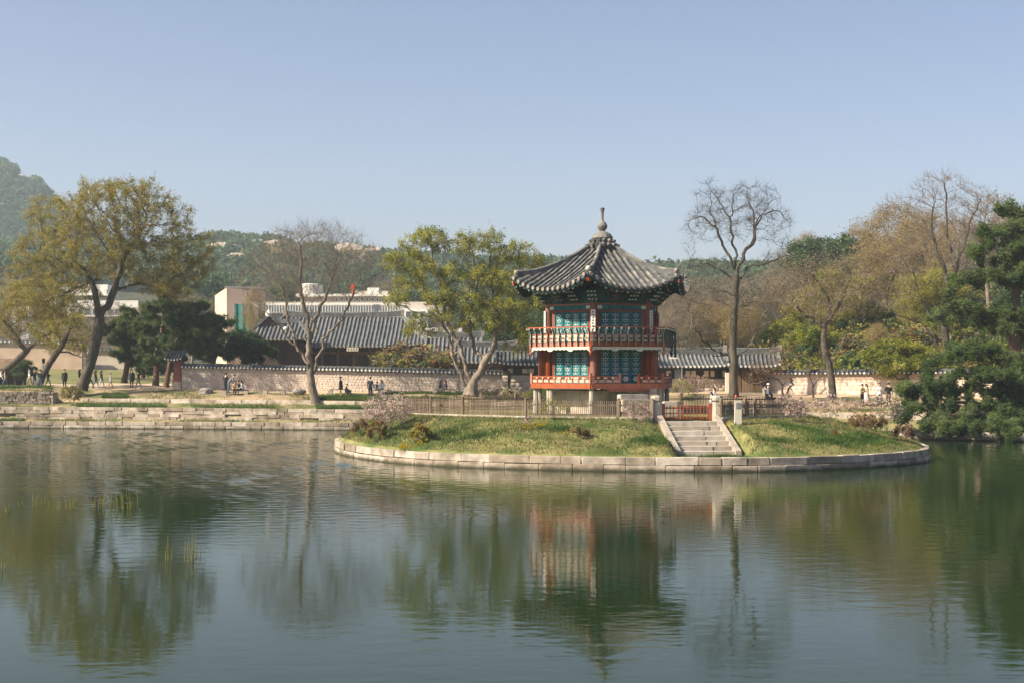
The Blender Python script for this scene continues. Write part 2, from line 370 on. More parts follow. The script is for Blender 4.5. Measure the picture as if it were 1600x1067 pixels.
def course(parent, line, zf, h, ll, depth, meshes=None, jit=.02, name='stone', skip=0):
    """line: list of xy; stones laid along it, front face on the line (the pond side is to the right of the direction of travel)."""
    P = [Vector((p[0], p[1], 0)) for p in line]
    seg = [(P[i + 1] - P[i]).length for i in range(len(P) - 1)]; tot = sum(seg)
    def pos(s):
        for i, L in enumerate(seg):
            if s <= L or i == len(seg) - 1: return P[i] + (P[i + 1] - P[i]) * (s / L)
            s -= L
    s = -rnd.uniform(0, .3)
    while s < tot:
        L = rnd.uniform(*ll); a, b = pos(max(s, 0)), pos(min(s + L, tot)); s += L
        if (b - a).length < .15 or rnd.random() < skip: continue
        d = (b - a).normalized(); nrm = Vector((d.y, -d.x, 0)); c = (a + b) / 2 - nrm * (depth / 2 + rnd.uniform(-jit, jit))
        z = zf(c) if callable(zf) else zf
        hh = h * rnd.uniform(.94, 1.0)
        stone(parent, (c.x, c.y, z + hh / 2), ((b - a).length - .032, depth, hh), d, name, meshes)

def line_px(fn, a, b, st): return [fn(a + (b - a) * i / st) for i in range(st + 1)]
# far bank
def row_xy(i, off): return lambda px: (X(px, prof(px)[i][0] + off), prof(px)[i][0] + off)
w = thing('retaining_wall', ground(250, 116), 'low pale granite wall of two courses at the far waterline beside the bare tree', 'wall')
L = line_px(row_xy(1, -.12), -110, 800, 60)
course(w, L, -.35, .65, (.8, 1.9), .5); course(w, L, .30, .31, (.6, 1.9), .45, jit=.04)
w = thing('retaining_wall', ground(250, 119), 'pale granite wall of four uneven courses stepping up behind the waterline wall', 'wall')
L = line_px(row_xy(3, -.17), 24, 780, 50)
L0 = line_px(row_xy(3, -.17), -110, 780, 50)
for k in range(4):
    course(w, L0 if k > 1 else L, lambda c, k=k: .64 + (gz(800 + c.x / c.y * F, c.y + .3) - .64) * k / 4, .275, (.6, 1.8), .42 - .05 * (k % 2), jit=.05, skip=.02)
w = thing('retaining_wall', ground(250, 125), 'single weathered course of granite edging the dry grass bank below the path', 'wall')
L = line_px(row_xy(5, -.12), 128, 800, 46)
course(w, L, lambda c: gz(800 + c.x / c.y * F, c.y - .4) - .05, .42, (.9, 2.6), .4, jit=.06, skip=.07)
# rubble wall at the far left
w = thing('rubble_wall', ground(40, 124), 'dark rough rubble stone wall under green grass at the left end of the bank', 'wall')
for k in range(6):
    course(w, [(X(-90, 124.05), 124.05), (X(78, 124.05), 124.05)], 1.72 + k * .205, .2, (.22, .5), .35, BLKR, jit=.05)
for k in range(4):
    stone(w, (X(82, 124.6), 124.8, 1.95 + k * .27), (.42, 1.4, .26), (1, 0), 'stone', BLK)
# right shore
w = thing('retaining_wall', ground(1500, 98), 'low granite shore wall under the pine that leans over the water', 'wall')
L = line_px(row_xy(1, -.12), 1395, 1700, 16)
course(w, L, -.35, .6, (.9, 2.0), .5); course(w, L, .25, .36, (.8, 2.0), .45)
w = thing('retaining_wall', ground(1330, 108), 'pale terrace kerb behind the right slope of the island below the sandy path', 'wall')
L = line_px(row_xy(5, -.12), 1130, 1660, 24)
course(w, L, lambda c: gz(800 + c.x / c.y * F, c.y - .3) - .05, .48, (1.2, 2.6), .4, BLKP)

# ------------------------------------------------------------------ island
IC = Vector((6.0, 84.0, 0))
rim_px = [(523, 705), (535, 710), (560, 716), (620, 723.5), (700, 729), (800, 732.5), (900, 735), (1000, 736.5), (1100, 737), (1180, 737), (1250, 736), (1300, 734), (1350, 731.5), (1400, 728), (1450, 722)]
rim = []
for px, py in rim_px:
    D = HC * F / (py - HY); rim.append((X(px, D), D))
rim += [(22.7, 77.5), (23.2, 83), (21.8, 89), (18, 95.5), (12, 99.6), (5, 101), (-2, 99.5), (-7.5, 95), (-10.6, 88.5)]
ang = np.array([math.atan2(y - IC.y, x - IC.x) for x, y in rim]); rad = np.array([math.hypot(x - IC.x, y - IC.y) for x, y in rim])
o_ = np.argsort(ang); ang, rad = ang[o_], rad[o_]
AA = np.concatenate([ang - 2 * math.pi, ang, ang + 2 * math.pi]); RR = np.concatenate([rad, rad, rad])
def rimr(a):
    return float(np.mean([np.interp(a + d, AA, RR) for d in (-.10, -.06, -.03, 0, .03, .06, .1)])) 
ST = np.array([(-180, .80), (-165, .80), (-140, .70), (-115, .60), (-90, .545), (-60, .55), (-30, .58), (0, .62), (60, .7), (120, .75), (180, .80)], float)
PT = 2.2
STEP_T, STEP_B = Vector((9.26, 74.7, 2.22)), Vector((9.60, 70.1, .66))
sdir = (STEP_B - STEP_T); sdir.z = 0; slen = sdir.length; sdir.normalize(); sside = Vector((-sdir.y, sdir.x, 0))
if sside.x < 0: sside = -sside
def iz(x, y):
    a = math.atan2(y - IC.y, x - IC.x); s = math.hypot(x - IC.x, y - IC.y) / rimr(a)
    t = float(np.interp(math.degrees(a), ST[:, 0], ST[:, 1])); u = (s - t) / (.985 - t)
    if u <= 0: z = PT
    else:
        u = min(u, 1); z = .64 + (PT - .64) * (1 - u) ** .85 * (1 + .25 * u * (1 - u))
        z += (.07 * math.sin(x * 1.3 + y * .8) + .05 * math.sin(x * 2.9 - y * 1.7)) * min(1, 4 * u * (1 - u))
    p = Vector((x, y, 0)) - Vector((STEP_T.x, STEP_T.y, 0)); q = p.dot(sdir); w_ = abs(p.dot(sside))
    if w_ < 2.15 and q > -.6:
        ramp = max(.60, PT + (STEP_B.z - STEP_T.z) * max(q, 0) / slen) - .12
        k = min(1, max(0, (2.15 - w_) / .3)); z = z * (1 - k) + min(z, ramp) * k
    return z
def build_island():
    na, ns = 300, 46; V = []; 
    for i in range(na):
        a = -math.pi + 2 * math.pi * i / na; r = rimr(a) - .28
        V.append((IC.x + r * math.cos(a), IC.y + r * math.sin(a), -1.2))
        for j in range(ns):
            s = 1 - (j / (ns - 1)) ** 1.15 * .999
            x, y = IC.x + r * s * math.cos(a), IC.y + r * s * math.sin(a); V.append((x, y, iz(x, y)))
    n = ns + 1; Fc = [(i * n + j, ((i + 1) % na) * n + j, ((i + 1) % na) * n + j + 1, i * n + j + 1) for i in range(na) for j in range(n - 1)]
    tag(link('island_ground', mesh_np('island_ground', V, [Fc], [M['soil']], smooth=True)), kind='structure')
build_island()
w = thing('island_kerb', (IC.x, IC.y, 0), 'ring of pale granite blocks edging the island in the pond', 'stone kerb')
L = [(IC.x + rimr(a) * math.cos(a), IC.y + rimr(a) * math.sin(a)) for a in [-math.pi + 2 * math.pi * i / 130 for i in range(131)]]
course(w, L, -.4, .71, (.8, 2.0), .5, jit=.015)
course(w, [(IC.x + (rimr(a) - .03) * math.cos(a), IC.y + (rimr(a) - .03) * math.sin(a)) for a in [-math.pi + 2 * math.pi * i / 130 for i in range(131)]], .315, .365, (.9, 2.2), .5, jit=.02)

# steps
def P3(q, w_, z): v = Vector((STEP_T.x, STEP_T.y, 0)) + sdir * q + sside * w_; return Vector((v.x, v.y, z))
st = thing('stone_steps', STEP_B, 'flight of pale granite steps climbing the island slope to the red gate', 'steps')
NST = 7
for k in range(NST):
    q = slen * (k + .1) / NST; z = STEP_T.z - (STEP_T.z - STEP_B.z) * (k + .5) / NST
    cuts = [-1.36] + sorted(rnd.uniform(-1.0, 1.0) for _ in range(rnd.choice((1, 1, 2)))) + [1.36]
    for a, b in zip(cuts, cuts[1:]):
        if b - a < .25: continue
        stone(st, P3(q + .33, (a + b) / 2, z - .14), (b - a - .012, .74, .28), sside, 'step', BLKP, .004)
for s in (-1, 1):
    mb = MB(); a0, a1 = P3(-.15, s * 1.36, STEP_T.z + .20), P3(slen + .40, s * 1.36, STEP_B.z + .16)
    ax = sside * .28 * s
    mb.add([a0, a1, a1 - Vector((0, 0, .55)), a0 - Vector((0, 0, .6)), a0 + ax, a1 + ax, a1 + ax - Vector((0, 0, .55)), a0 + ax - Vector((0, 0, .6))],
           [(0, 1, 2, 3), (4, 5, 6, 7), (0, 1, 5, 4), (1, 2, 6, 5), (2, 3, 7, 6), (3, 0, 4, 7)])
    mb.obj('side_stone', M['paving'], st)
# gate posts of stone
for s, lab in ((-1, 'square granite gate post left of the red gate, with a chipped cap'), (1, 'octagonal granite gate post right of the red gate at the head of the steps')):
    p = P3(-.35, s * 1.62, 0); g = thing('gate_post', (p.x, p.y, 2.1), lab, 'stone post', 'granite gate posts at the head of the steps')
    n = 4 if s < 0 else 8
    MB().lathe([(.30, 2.0), (.29, 3.02), (.27, 3.06), (.27, 3.10)], (p.x, p.y, 0), n if n == 8 else 8).obj('shaft', M['paving'], g)
    MB().lathe([(.20, 3.10), (.30, 3.18), (.31, 3.34), (.27, 3.42), (.05, 3.45)], (p.x, p.y, 0), 8).obj('cap', M['paving'], g)
# red gate
p = P3(-.42, 0, 0)
g = thing('red_gate', (p.x, p.y, 2.2), 'low red slatted timber gate with spiked pickets closing the top of the steps', 'gate')
for s in (-1, 1): MB().box(P3(-.42, s * 1.24, 2.56), (.16, .16, .92), sside).obj('post', M['redbright'], g)
for z, h in ((2.24, .12), (2.50, .055), (2.78, .075)): MB().beam(P3(-.42, -1.17, z), P3(-.42, 1.17, z), .07, h).obj('rail', M['redbright'], g)
for k in range(13):
    q = P3(-.36, -1.08 + k * .18, 0); pm = MB(); pm.box((q.x, q.y, 2.53), (.045, .03, .68), sside); pm.lathe([(.032, 2.87), (.001, 2.98)], (q.x, q.y, 0), 4); pm.obj('picket', M['redbright'], g)

# ------------------------------------------------------------------ picket fence round the pavilion
def picket_mesh(h, w_=.042):
    mb = MB(); mb.box((0, 0, h / 2), (w_, .022, h)); mb.add([(-w_ / 2, -.011, h), (w_ / 2, -.011, h), (w_ / 2, .011, h), (-w_ / 2, .011, h), (0, 0, h + .05)], [(0, 1, 4), (1, 2, 4), (2, 3, 4), (3, 0, 4)])
    return mb.mesh('picket', M['picket'])
PK = picket_mesh(.84)
def fence(A, B, label, posts, pitch=.108, stuff=False, zt=3.16):
    A, B = Vector((A[0], A[1], 0)), Vector((B[0], B[1], 0)); d = B - A; Ln = d.length; d.normalize(); nr = Vector((d.y, -d.x, 0))
    zb = zt - .88
    f = thing('picket_fence', (A.x, A.y, PT), label, 'fence', 'weathered picket fence sections round the pavilion')
    for t in posts:
        q = A + d * Ln * t; MB().box((q.x, q.y, (PT - .1 + zt + .06) / 2), (.15, .15, zt + .16 - PT), d).lathe([(.09, zt + .06), (.10, zt + .09), (.04, zt + .15)], (q.x, q.y, 0), 8).obj('post', M['picket'], f)
    for z in (zb + .14, zt - .24): MB().beam(A - nr * .03 + Vector((0, 0, z)), B - nr * .03 + Vector((0, 0, z)), .05, .075).obj('rail', M['picket'], f)
    MB().beam(A + Vector((0, 0, zb - .03)), B + Vector((0, 0, zb - .03)), .12, .09).obj('bottom_rail', M['picket'], f)
    n = int(Ln / pitch)
    if stuff:
        mb = MB()
        for k in range(n):
            q = A + d * (k + .5) * pitch; mb.box((q.x, q.y, zb + .42), (.042, .022, .84), d)
        tag(mb.obj('picket', M['picket'], f), kind='stuff')
    else:
        for k in range(n):
            q = A + d * (k + .5) * Ln / n + nr * .012; o = link('picket', PK, f); o.location = (q.x, q.y, zb + rnd.uniform(-.012, .012)); o.rotation_euler = (0, rnd.gauss(0, .012), math.atan2(d.y, d.x))
    kb = thing('fence_kerb', (A.x, A.y, PT - .1), label.replace('picket fence', 'stone kerb').replace('with', 'under pickets with'), 'stone kerb', 'stone kerbs under the fence')
    course(kb, [(A + nr * .22)[:2], (B + nr * .22)[:2]], PT - .22, .33, (1.1, 2.4), .36, BLKP)
f1, f2, f3, f4 = (X(630, 83), 83), (X(828, 76.6), 76.6), (X(968, 75.1), 75.1), (X(1021, 74.6), 74.6)
g1, g2 = (X(1124, 74.7), 74.7), (X(1252, 79.2), 79.2)
fence(f1, f2, 'brown picket fence seen aslant from the blossom sapling to the pavilion corner', (0.0, .23, .49, .97))
fence(f2, f3, 'sunlit front picket fence below the pavilion with the longest run of pale pickets', (.99,), )
fence(f3, f4, 'short sunlit picket fence ending at the square granite gate post', (.96,))
fence(g1, g2, 'shaded dark picket fence running right from the octagonal gate post', (.02, .3, .42, .99))
b1, b2, b3 = (16.3, 91), (6, 96.5), (-5.5, 91)
fence(g2, b1, 'dark picket fence of the right side running away behind the island shrubs', (.5,), stuff=True)
fence(b1, b2, 'picket fence far behind the red gate seen over the steps', (.0, .5), stuff=True)
fence(b2, b3, 'picket fence hidden at the back of the pavilion terrace', (.0, .5), stuff=True)
fence(b3, f1, 'picket fence on the left side of the pavilion terrace', (.0,), stuff=True)
# loose dressed stones inside the gate
p = at(1046, 632, 79); s_ = stone(None, (p.x, p.y, 2.62), (.72, .6, .85), (1, .1), 'stone_block', BLKP); tag(s_, 'pale square stone block standing inside the fence behind the left gate post', 'stone block')
p = at(1062, 633, 80); s_ = stone(None, (p.x, p.y, 2.62), (.35, .5, .85), (1, .1), 'stone_block', BLKR); tag(s_, 'dark slim stone block just right of the pale block inside the fence', 'stone block')
# white marker post with orange cone behind
p = at(1153, 655, 73.8); z0 = iz(p.x, p.y)
g = thing('marker_post', (p.x, p.y, z0), 'white stone marker post with a plaque on the grass right of the steps', 'post')
MB().add([(p.x - .18, p.y - .12, z0 - .2), (p.x + .18, p.y - .12, z0 - .2), (p.x + .18, p.y + .12, z0 - .2), (p.x - .18, p.y + .12, z0 - .2),
          (p.x - .165, p.y - .10, z0 + 1.22), (p.x + .165, p.y - .10, z0 + 1.22), (p.x + .165, p.y + .10, z0 + 1.22), (p.x - .165, p.y + .10, z0 + 1.22)],
         [(0, 1, 5, 4), (1, 2, 6, 5), (2, 3, 7, 6), (3, 0, 4, 7), (4, 5, 6, 7)]).obj('shaft', M['concrete'], g)
MB().box((p.x, p.y - .108, z0 + .95), (.22, .03, .30)).obj('plaque', M['metal'], g)
p = at(1150, 625, 76.6)
g = thing('lamp_stake', (p.x, p.y, PT), 'orange topped stake rising behind the white marker post', 'lamp')
MB().tube([(p.x, p.y, PT - .1), (p.x, p.y, 3.3)], .025, 6).obj('stake', M['metal'], g)
MB().lathe([(.05, 3.28), (.07, 3.32), (.04, 3.44), (.01, 3.46)], (p.x, p.y, 0), 10).obj('cap', M['firered'], g)
# ------------------------------------------------------------------ tiled roof slope: bed + one object per row of convex tiles
def slope(roof, O, ex, ey, L, a, b, Q, ze, zr, lift=0, pitch=.38, r=.1, tilem=None, bed=None, g=.85, endm=None, seg=.45, rows=True, thick=.16, nseg=None, single=False, liftexp=2.4, steps=True):
    O = Vector((O[0], O[1], 0)); ex = Vector((ex[0], ex[1], 0)).normalized(); ey = Vector((ey[0], ey[1], 0)).normalized()
    def zq(w, q):
        x = q / Q; c = abs(2 * w / L - 1)
        return ze + (zr - ze) * (g * x + (1 - g) * x * x) + lift * c ** liftexp * (1 - x)
    def pt(w, q, dz=0): v = O + ex * w + ey * q; return Vector((v.x, v.y, zq(w, q) + dz))
    nw, nq = max(6, int(L / .6)), 7
    mb = MB(); vs = []; fs = []
    for dz in (0, -thick):
        for i in range(nw + 1):
            for j in range(nq + 1):
                x = j / nq; w0, w1 = a * x, L - (L - b) * x
                vs.append(pt(w0 + (w1 - w0) * i / nw, Q * x, dz))
    N = (nw + 1) * (nq + 1); k = nq + 1
    for i in range(nw):
        for j in range(nq):
            p = i * k + j; fs.append((p, p + k, p + k + 1, p + 1)); fs.append((N + p, N + p + 1, N + p + k + 1, N + p + k))
        fs.append((i * k, N + i * k, N + (i + 1) * k, (i + 1) * k))
    for i in (0, nw):
        for j in range(nq): p = i * k + j; fs.append((p, p + 1, N + p + 1, N + p))
    mb.add(vs, fs); mb.obj('tile_bed', bed or M['tilebed'], roof)
    if not rows: return pt
    n = max(1, round(L / pitch)); acc = MB()
    for i in range(n):
        w = (i + .5) * L / n
        qm = Q if a <= w <= b else (Q * w / a if w < a else Q * (L - w) / (L - b))
        qm -= .05
        if qm < .25: continue
        m = max(2, int(qm / seg)); m2 = acc if single else MB()
        pts, rads = [], []
        for s in range(m):
            q0, q1 = -.10 + (qm + .10) * s / m, -.10 + (qm + .10) * (s + 1) / m - .02
            rr = r * rnd.uniform(.94, 1.05); dz = .035 + rnd.uniform(-.008, .008)
            dw = rnd.uniform(-.008, .008)
            if steps: pts += [pt(w + dw, max(q0, -.1), dz + .012), pt(w + dw, q1, dz)]; rads += [rr * 1.05, rr * .93]
            else: pts.append(pt(w + dw, q0, dz)); rads.append(rr)
        if not steps: pts.append(pt(w, qm, .035)); rads.append(r)
        m2.tube(pts, rads, 6, 0, cap=False)
        if endm:
            p = pt(w, -.10, .035); d = -(ey)
            m2.tube([p + d * .0, p + d * .03], [r * 1.12, r * 1.12], 8, 1)
        if not single: m2.obj('tile_row', [tilem or M['tile'], endm or M['tileend']], roof)
    if single: tag(acc.obj('tile_row', [tilem or M['tile'], endm or M['tileend']], roof), kind='stuff')
    return pt

# ------------------------------------------------------------------ the hexagonal pavilion
PC = Vector((5.46, 86, 0)); TH = R(-102)
pav = thing('pavilion', (PC.x, PC.y, PT), 'two-storey hexagonal timber pavilion with teal lattice doors on the island', 'pavilion')
def hx(k, r, z, off=0):
    a = TH + R(60) * k; return Vector((PC.x + r * math.cos(a), PC.y + r * math.sin(a), z))
def side(k, r):
    """corner k to corner k+1: origin, unit along, unit outward, length."""
    A, B = hx(k, r, 0), hx(k + 1, r, 0); d = (B - A); L = d.length; d.normalize(); n = Vector((d.y, -d.x, 0)); 
    return A, d, n, L
FR = (-1, 0)          # faces: -1 = front left, 0 = front right
UZ = Vector((0, 0, 1))
RB, RD, RO = 3.45, 4.5, 4.55    # body, deck and balcony radii
# stone pillars
for k in range(6):
    for t in (0, .28):
        A, d, n, L = side(k, RD - .25); p = A + d * L * (t if k % 2 else (1 - t if t else 0))
        MB().tube([(p.x, p.y, PT - .2), (p.x, p.y, 3.72)], [.17, .145], 8).obj('stone_pillar', M['paving'], pav)
mb = MB(); mb.prism([hx(k, RB - .35, PT - .1) for k in range(6)], (0, 0, 1.48)); mb.obj('plinth', M['stone'], pav)
mb = MB(); mb.prism([hx(k, RD - .12, 3.74) for k in range(6)], (0, 0, .2)); mb.obj('floor_deck', M['brown'], pav)
for k in range(6):
    A, d, n, L = side(k, RD)
    mb = MB(); mb.beam(A + UZ * 3.86 + d * .002, A + d * L + UZ * 3.86, .16, .30)
    if k == 0: mb.prism([A + d * (L * .18) + UZ * 3.71 + n * .05, A + d * (L * .26) + UZ * 3.55 + n * .05, A + d * (L * .74) + UZ * 3.55 + n * .05, A + d * (L * .82) + UZ * 3.71 + n * .05], -n * .1)
    mb.obj('floor_beam', M['redbright'], pav)
    # low railing
    post = MB()
    rl = MB().beam(A + UZ * 4.40, A + d * L * (1 if k else .40) + UZ * 4.40, .07, .07)
    if k == 0: rl.beam(A + d * L * .66 + UZ * 4.40, A + d * L + UZ * 4.40, .07, .07)
    rail = rl.obj('railing', M['redbright'], pav)
    def nogap(t): return k != 0 or t < .40 or t > .66
    MB().beam(A + UZ * 4.27, A + d * L * (1 if k else .40) + UZ * 4.27, .05, .05).obj('mid_rail', M['redbright'], rail)
    if k == 0: MB().beam(A + d * L * .66 + UZ * 4.27, A + d * L + UZ * 4.27, .05, .05).obj('mid_rail', M['redbright'], rail)
    for i in range(10):
        t = (i + .5) / 10
        if not nogap(t - .05) or not nogap(t + .05): continue
        MB().obox(A + d * (L * i / 10 + .06) + UZ * 4.06 - n * .02, d * (L / 10 - .12), n * .03, UZ * .16).obj('rail_panel', M['panel'], rail)
    for i in range(11):
        if nogap(i / 10):
            q = A + d * (L * i / 10); MB().box((q.x, q.y, 4.20), (.055, .055, .38), d).obj('rail_post', M['redbright'], rail)
            if 0 < i < 10: MB().box((q.x + n.x * .05, q.y + n.y * .05, 4.335), (.1, .05, .06), d).obj('rail_block', M['cream'], rail)
    q = A; MB().box((q.x, q.y, 4.3), (.14, .14, .62), d).obj('corner_post', M['redbright'], rail)
    if k == 0:
        for t in (.40, .66): q = A + d * L * t; MB().box((q.x, q.y, 4.28), (.11, .11, .62), d).obj('stair_post', M['redbright'], rail)
# columns
for k in range(6):
    p = hx(k, RB, 0)
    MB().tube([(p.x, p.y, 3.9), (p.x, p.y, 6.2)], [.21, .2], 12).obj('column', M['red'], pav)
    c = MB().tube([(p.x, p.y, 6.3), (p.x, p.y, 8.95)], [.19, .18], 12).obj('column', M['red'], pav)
    # vertical verse plaque hung on the column
    q = hx(k, RB + .22, 7.62); dd = (hx(k, 1, 0) - PC).normalized(); dd.z = 0; tt = Vector((-dd.y, dd.x, 0))
    pl = MB().box(q, (.27, .05, 1.28), tt).obj('verse_plaque', M['white'], c)
    ink = MB()
    for i in range(7):
        z = 8.12 - i * .165; qq = q + dd * .03
        for (u, v, ww, hh) in ((0, .03, .13, .022), (rnd.uniform(-.02, .02), 0, .022, .11), (rnd.uniform(-.03, .03), -.03, .11, .02), (.04 * rnd.choice((-1, 1)), -.01, .02, .07)):
            ink.box((qq.x + tt.x * u, qq.y + tt.y * u, z + v), (ww, .008, hh), tt)
    ink.obj('lettering', M['black'], pl)

def door_leaf(o, d, n, w, z0, z1, kick):
    """one lattice leaf; o = lower left corner on the wall plane."""
    mb = MB(); fr = .055
    def slab(u0, u1, v0, v1, y0, y1, mi=0): mb.obox(o + d * u0 + UZ * (v0) + n * y0, d * (u1 - u0), n * (y1 - y0), UZ * (v1 - v0), mi)
    slab(.008, fr, z0, z1, 0, .07); slab(w - fr, w - .008, z0, z1, 0, .07)
    slab(fr, w - fr, z1 - .07, z1, 0, .066); slab(fr, w - fr, z0, z0 + .07, 0, .066)
    zk = z0 + kick
    if kick: slab(fr, w - fr, zk - .05, zk, 0, .066); slab(fr, w - fr, z0 + .07, zk - .05, 0, .03)
    leaf = mb.obj('door_leaf', M['teal'], pav)
    bot = zk if kick else z0 + .07; top = z1 - .07
    MB().obox(o + d * fr + UZ * bot + n * .004, d * (w - 2 * fr), n * .012, UZ * (top - bot)).obj('dark_panel', M['teal'], leaf)
    if kick:
        cx = w / 2; q = o + d * cx + UZ * (z0 + .07 + (kick - .12) / 2) + n * .032; pts = []
        for i in range(12):
            a_ = 2 * math.pi * i / 12; rr = 1 if i % 2 == 0 else .72
            pts.append(q + d * math.cos(a_) * rr * (w / 2 - fr - .05) + UZ * math.sin(a_) * rr * (kick - .14) / 2)
        MB().prism(pts, n * .02).obj('painted_flower', M['cream'], leaf)
    lat = MB(); q0 = o + n * .018; cx = w / 2; mid = (bot + top) / 2; H = top - bot; s = (w - 2 * fr) / 5.2
    def dia(u, v, a_, b_):
        c = q0 + d * u + UZ * v
        lat.prism([c + d * a_, c + UZ * b_, c - d * a_, c - UZ * b_], n * .014)
    rowsn = max(5, int(H / (s * 1.55)) | 1)
    for i in range(rowsn):
        v = bot + H * (i + .5) / rowsn; e = abs(i - (rowsn - 1) / 2) / ((rowsn - 1) / 2)
        big = 1.0 if i % 2 == 0 else .72
        dia(cx, v, s * .42 * big, s * .58 * big)
        dia(cx - s * 1.05, v + s * .3 * (1 if i % 2 else -1), s * .30, s * .36); dia(cx + s * 1.05, v + s * .3 * (1 if i % 2 else -1), s * .30, s * .36)
        if i % 2 == 0:
            dia(cx - s * 1.95, v, s * .20, s * .26); dia(cx + s * 1.95, v, s * .20, s * .26)
    lat.obj('lattice', M['paper'], leaf)

def storey(z0, z1, inset, kick, rb):
    for k in range(6):
        A, d, n, L = side(k, rb - .05); A = A - n * .06
        j0 = .42
        # red wall behind, jambs, lintel and sill
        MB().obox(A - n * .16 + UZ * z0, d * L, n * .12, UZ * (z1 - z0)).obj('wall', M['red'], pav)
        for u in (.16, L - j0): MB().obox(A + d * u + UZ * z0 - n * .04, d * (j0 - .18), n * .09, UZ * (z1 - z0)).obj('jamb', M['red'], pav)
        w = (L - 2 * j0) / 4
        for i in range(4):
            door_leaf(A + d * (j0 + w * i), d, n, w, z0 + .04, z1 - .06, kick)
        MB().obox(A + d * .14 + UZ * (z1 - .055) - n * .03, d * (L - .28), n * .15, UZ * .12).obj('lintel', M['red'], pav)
storey(3.95, 6.0, .4, .52, RB)
storey(6.42, 8.22, .4, .30, RB)
# the opened red shutters at the left and right corners of the lower storey
for k in range(6):
    p0, p1 = hx(k, RB + .22, 0), hx(k, RD - .42, 0)
    if k not in (5, 1): continue
    d = (p1 - p0).normalized(); n = Vector((d.y, -d.x, 0)); L = (p1 - p0).length
    s_ = MB().obox(p0 + UZ * 4.0 - n * .03, d * L, n * .06, UZ * 2.0).obj('shutter', M['red'], pav)
    for i in range(4):
        for sgn in (1, -1): MB().obox(p0 + d * (L * i / 3 - (.03 if i else 0) * (1 if i < 3 else 2)) + UZ * 4.02 + n * .032 * sgn, d * .05, n * .02 * sgn, UZ * 1.96).obj('batten', M['redbright'], s_)
# balcony
mb = MB(); mb.prism([hx(k, RO - .1, 6.13) for k in range(6)], (0, 0, .18)); mb.obj('balcony_floor', M['brown'], pav)
for k in range(6):
    A, d, n, L = side(k, RO)
    MB().obox(A + UZ * 6.12 - n * .08, d * L, n * .1, UZ * .26).obj('skirt_board', M['redbright'], pav)
    # scalloped cream valance
    pts = [A + UZ * 6.118 + n * .03]; N = 60; low = []
    for i in range(N + 1):
        t = i / N; sc = .045 * abs(math.sin(t * 15 * math.pi)); tip = sum(.13 * max(0, 1 - abs(t - c) / .055) for c in (.0, .33, .67, 1.0))
        low.append(A + d * L * t + UZ * (6.118 - .13 - sc - tip) + n * .03)
    vb = MB()
    top_ = [A + d * L * i / N + UZ * 6.118 + n * .03 for i in range(N + 1)]
    for i in range(N): vb.prism([top_[i], top_[i + 1], low[i + 1], low[i]], -n * .04)
    vb.obj('valance', M['cream'], pav)
    rl = MB()
    rl.beam(A + UZ * 7.24 + n * .24, A + d * L + UZ * 7.24 + n * .24, .065, .065)
    bal = rl.obj('balustrade', M['redbright'], pav)
    MB().beam(A + UZ * 6.84, A + d * L + UZ * 6.84, .06, .055).obj('cap_rail', M['redbright'], bal)
    MB().beam(A + UZ * 6.60, A + d * L + UZ * 6.60, .055, .045).obj('mid_rail', M['redbright'], bal)
    nb = 10
    for i in range(nb):
        for z, h in ((6.40, .165), (6.63, .18)):
            MB().obox(A + d * (L * i / nb + .10) + UZ * (z + .02) - n * .02, d * (L / nb - .20), n * .03, UZ * (h - .05)).obj('rail_panel', M['panel'], bal)
    for i in range(nb + 1):
        q = A + d * (L * i / nb)
        if i in (0, nb): q = q + d * (.06 if i == 0 else -.06)
        pts = [q + UZ * 6.18 + n * .06, q + UZ * 6.5 + n * .10, q + UZ * 6.82 + n * .05, q + UZ * 7.02 + n * .13, q + UZ * 7.2 + n * .24]
        b_ = MB()
        for u, v in zip(pts, pts[1:]): b_.beam(u, v, .055, .11)
        b_.obj('baluster', M['tealdark'], bal)
        fc = MB()
        for u, v in zip(pts, pts[1:]): fc.beam(u + n * .055, v + n * .055, .03, .02)
        fc.obj('baluster_edge', M['panel'], bal)
        MB().lathe([(.05, 7.12), (.06, 7.17), (.03, 7.22)], (q.x + n.x * .235, q.y + n.y * .235, 0), 8).obj('lotus_block', M['cream'], bal)
    # drop pendant at the corner
    p = hx(k, RO, 0); pdt = MB().tube([(p.x, p.y, 5.95), (p.x, p.y, 6.4)], .10, 8).obj('corner_post', M['redbright'], pav)
    MB().lathe([(.09, 5.95), (.05, 5.88), (.10, 5.80), (.07, 5.70), (.015, 5.60)], (p.x, p.y, 0), 10).obj('pendant', M['redbright'], pdt)
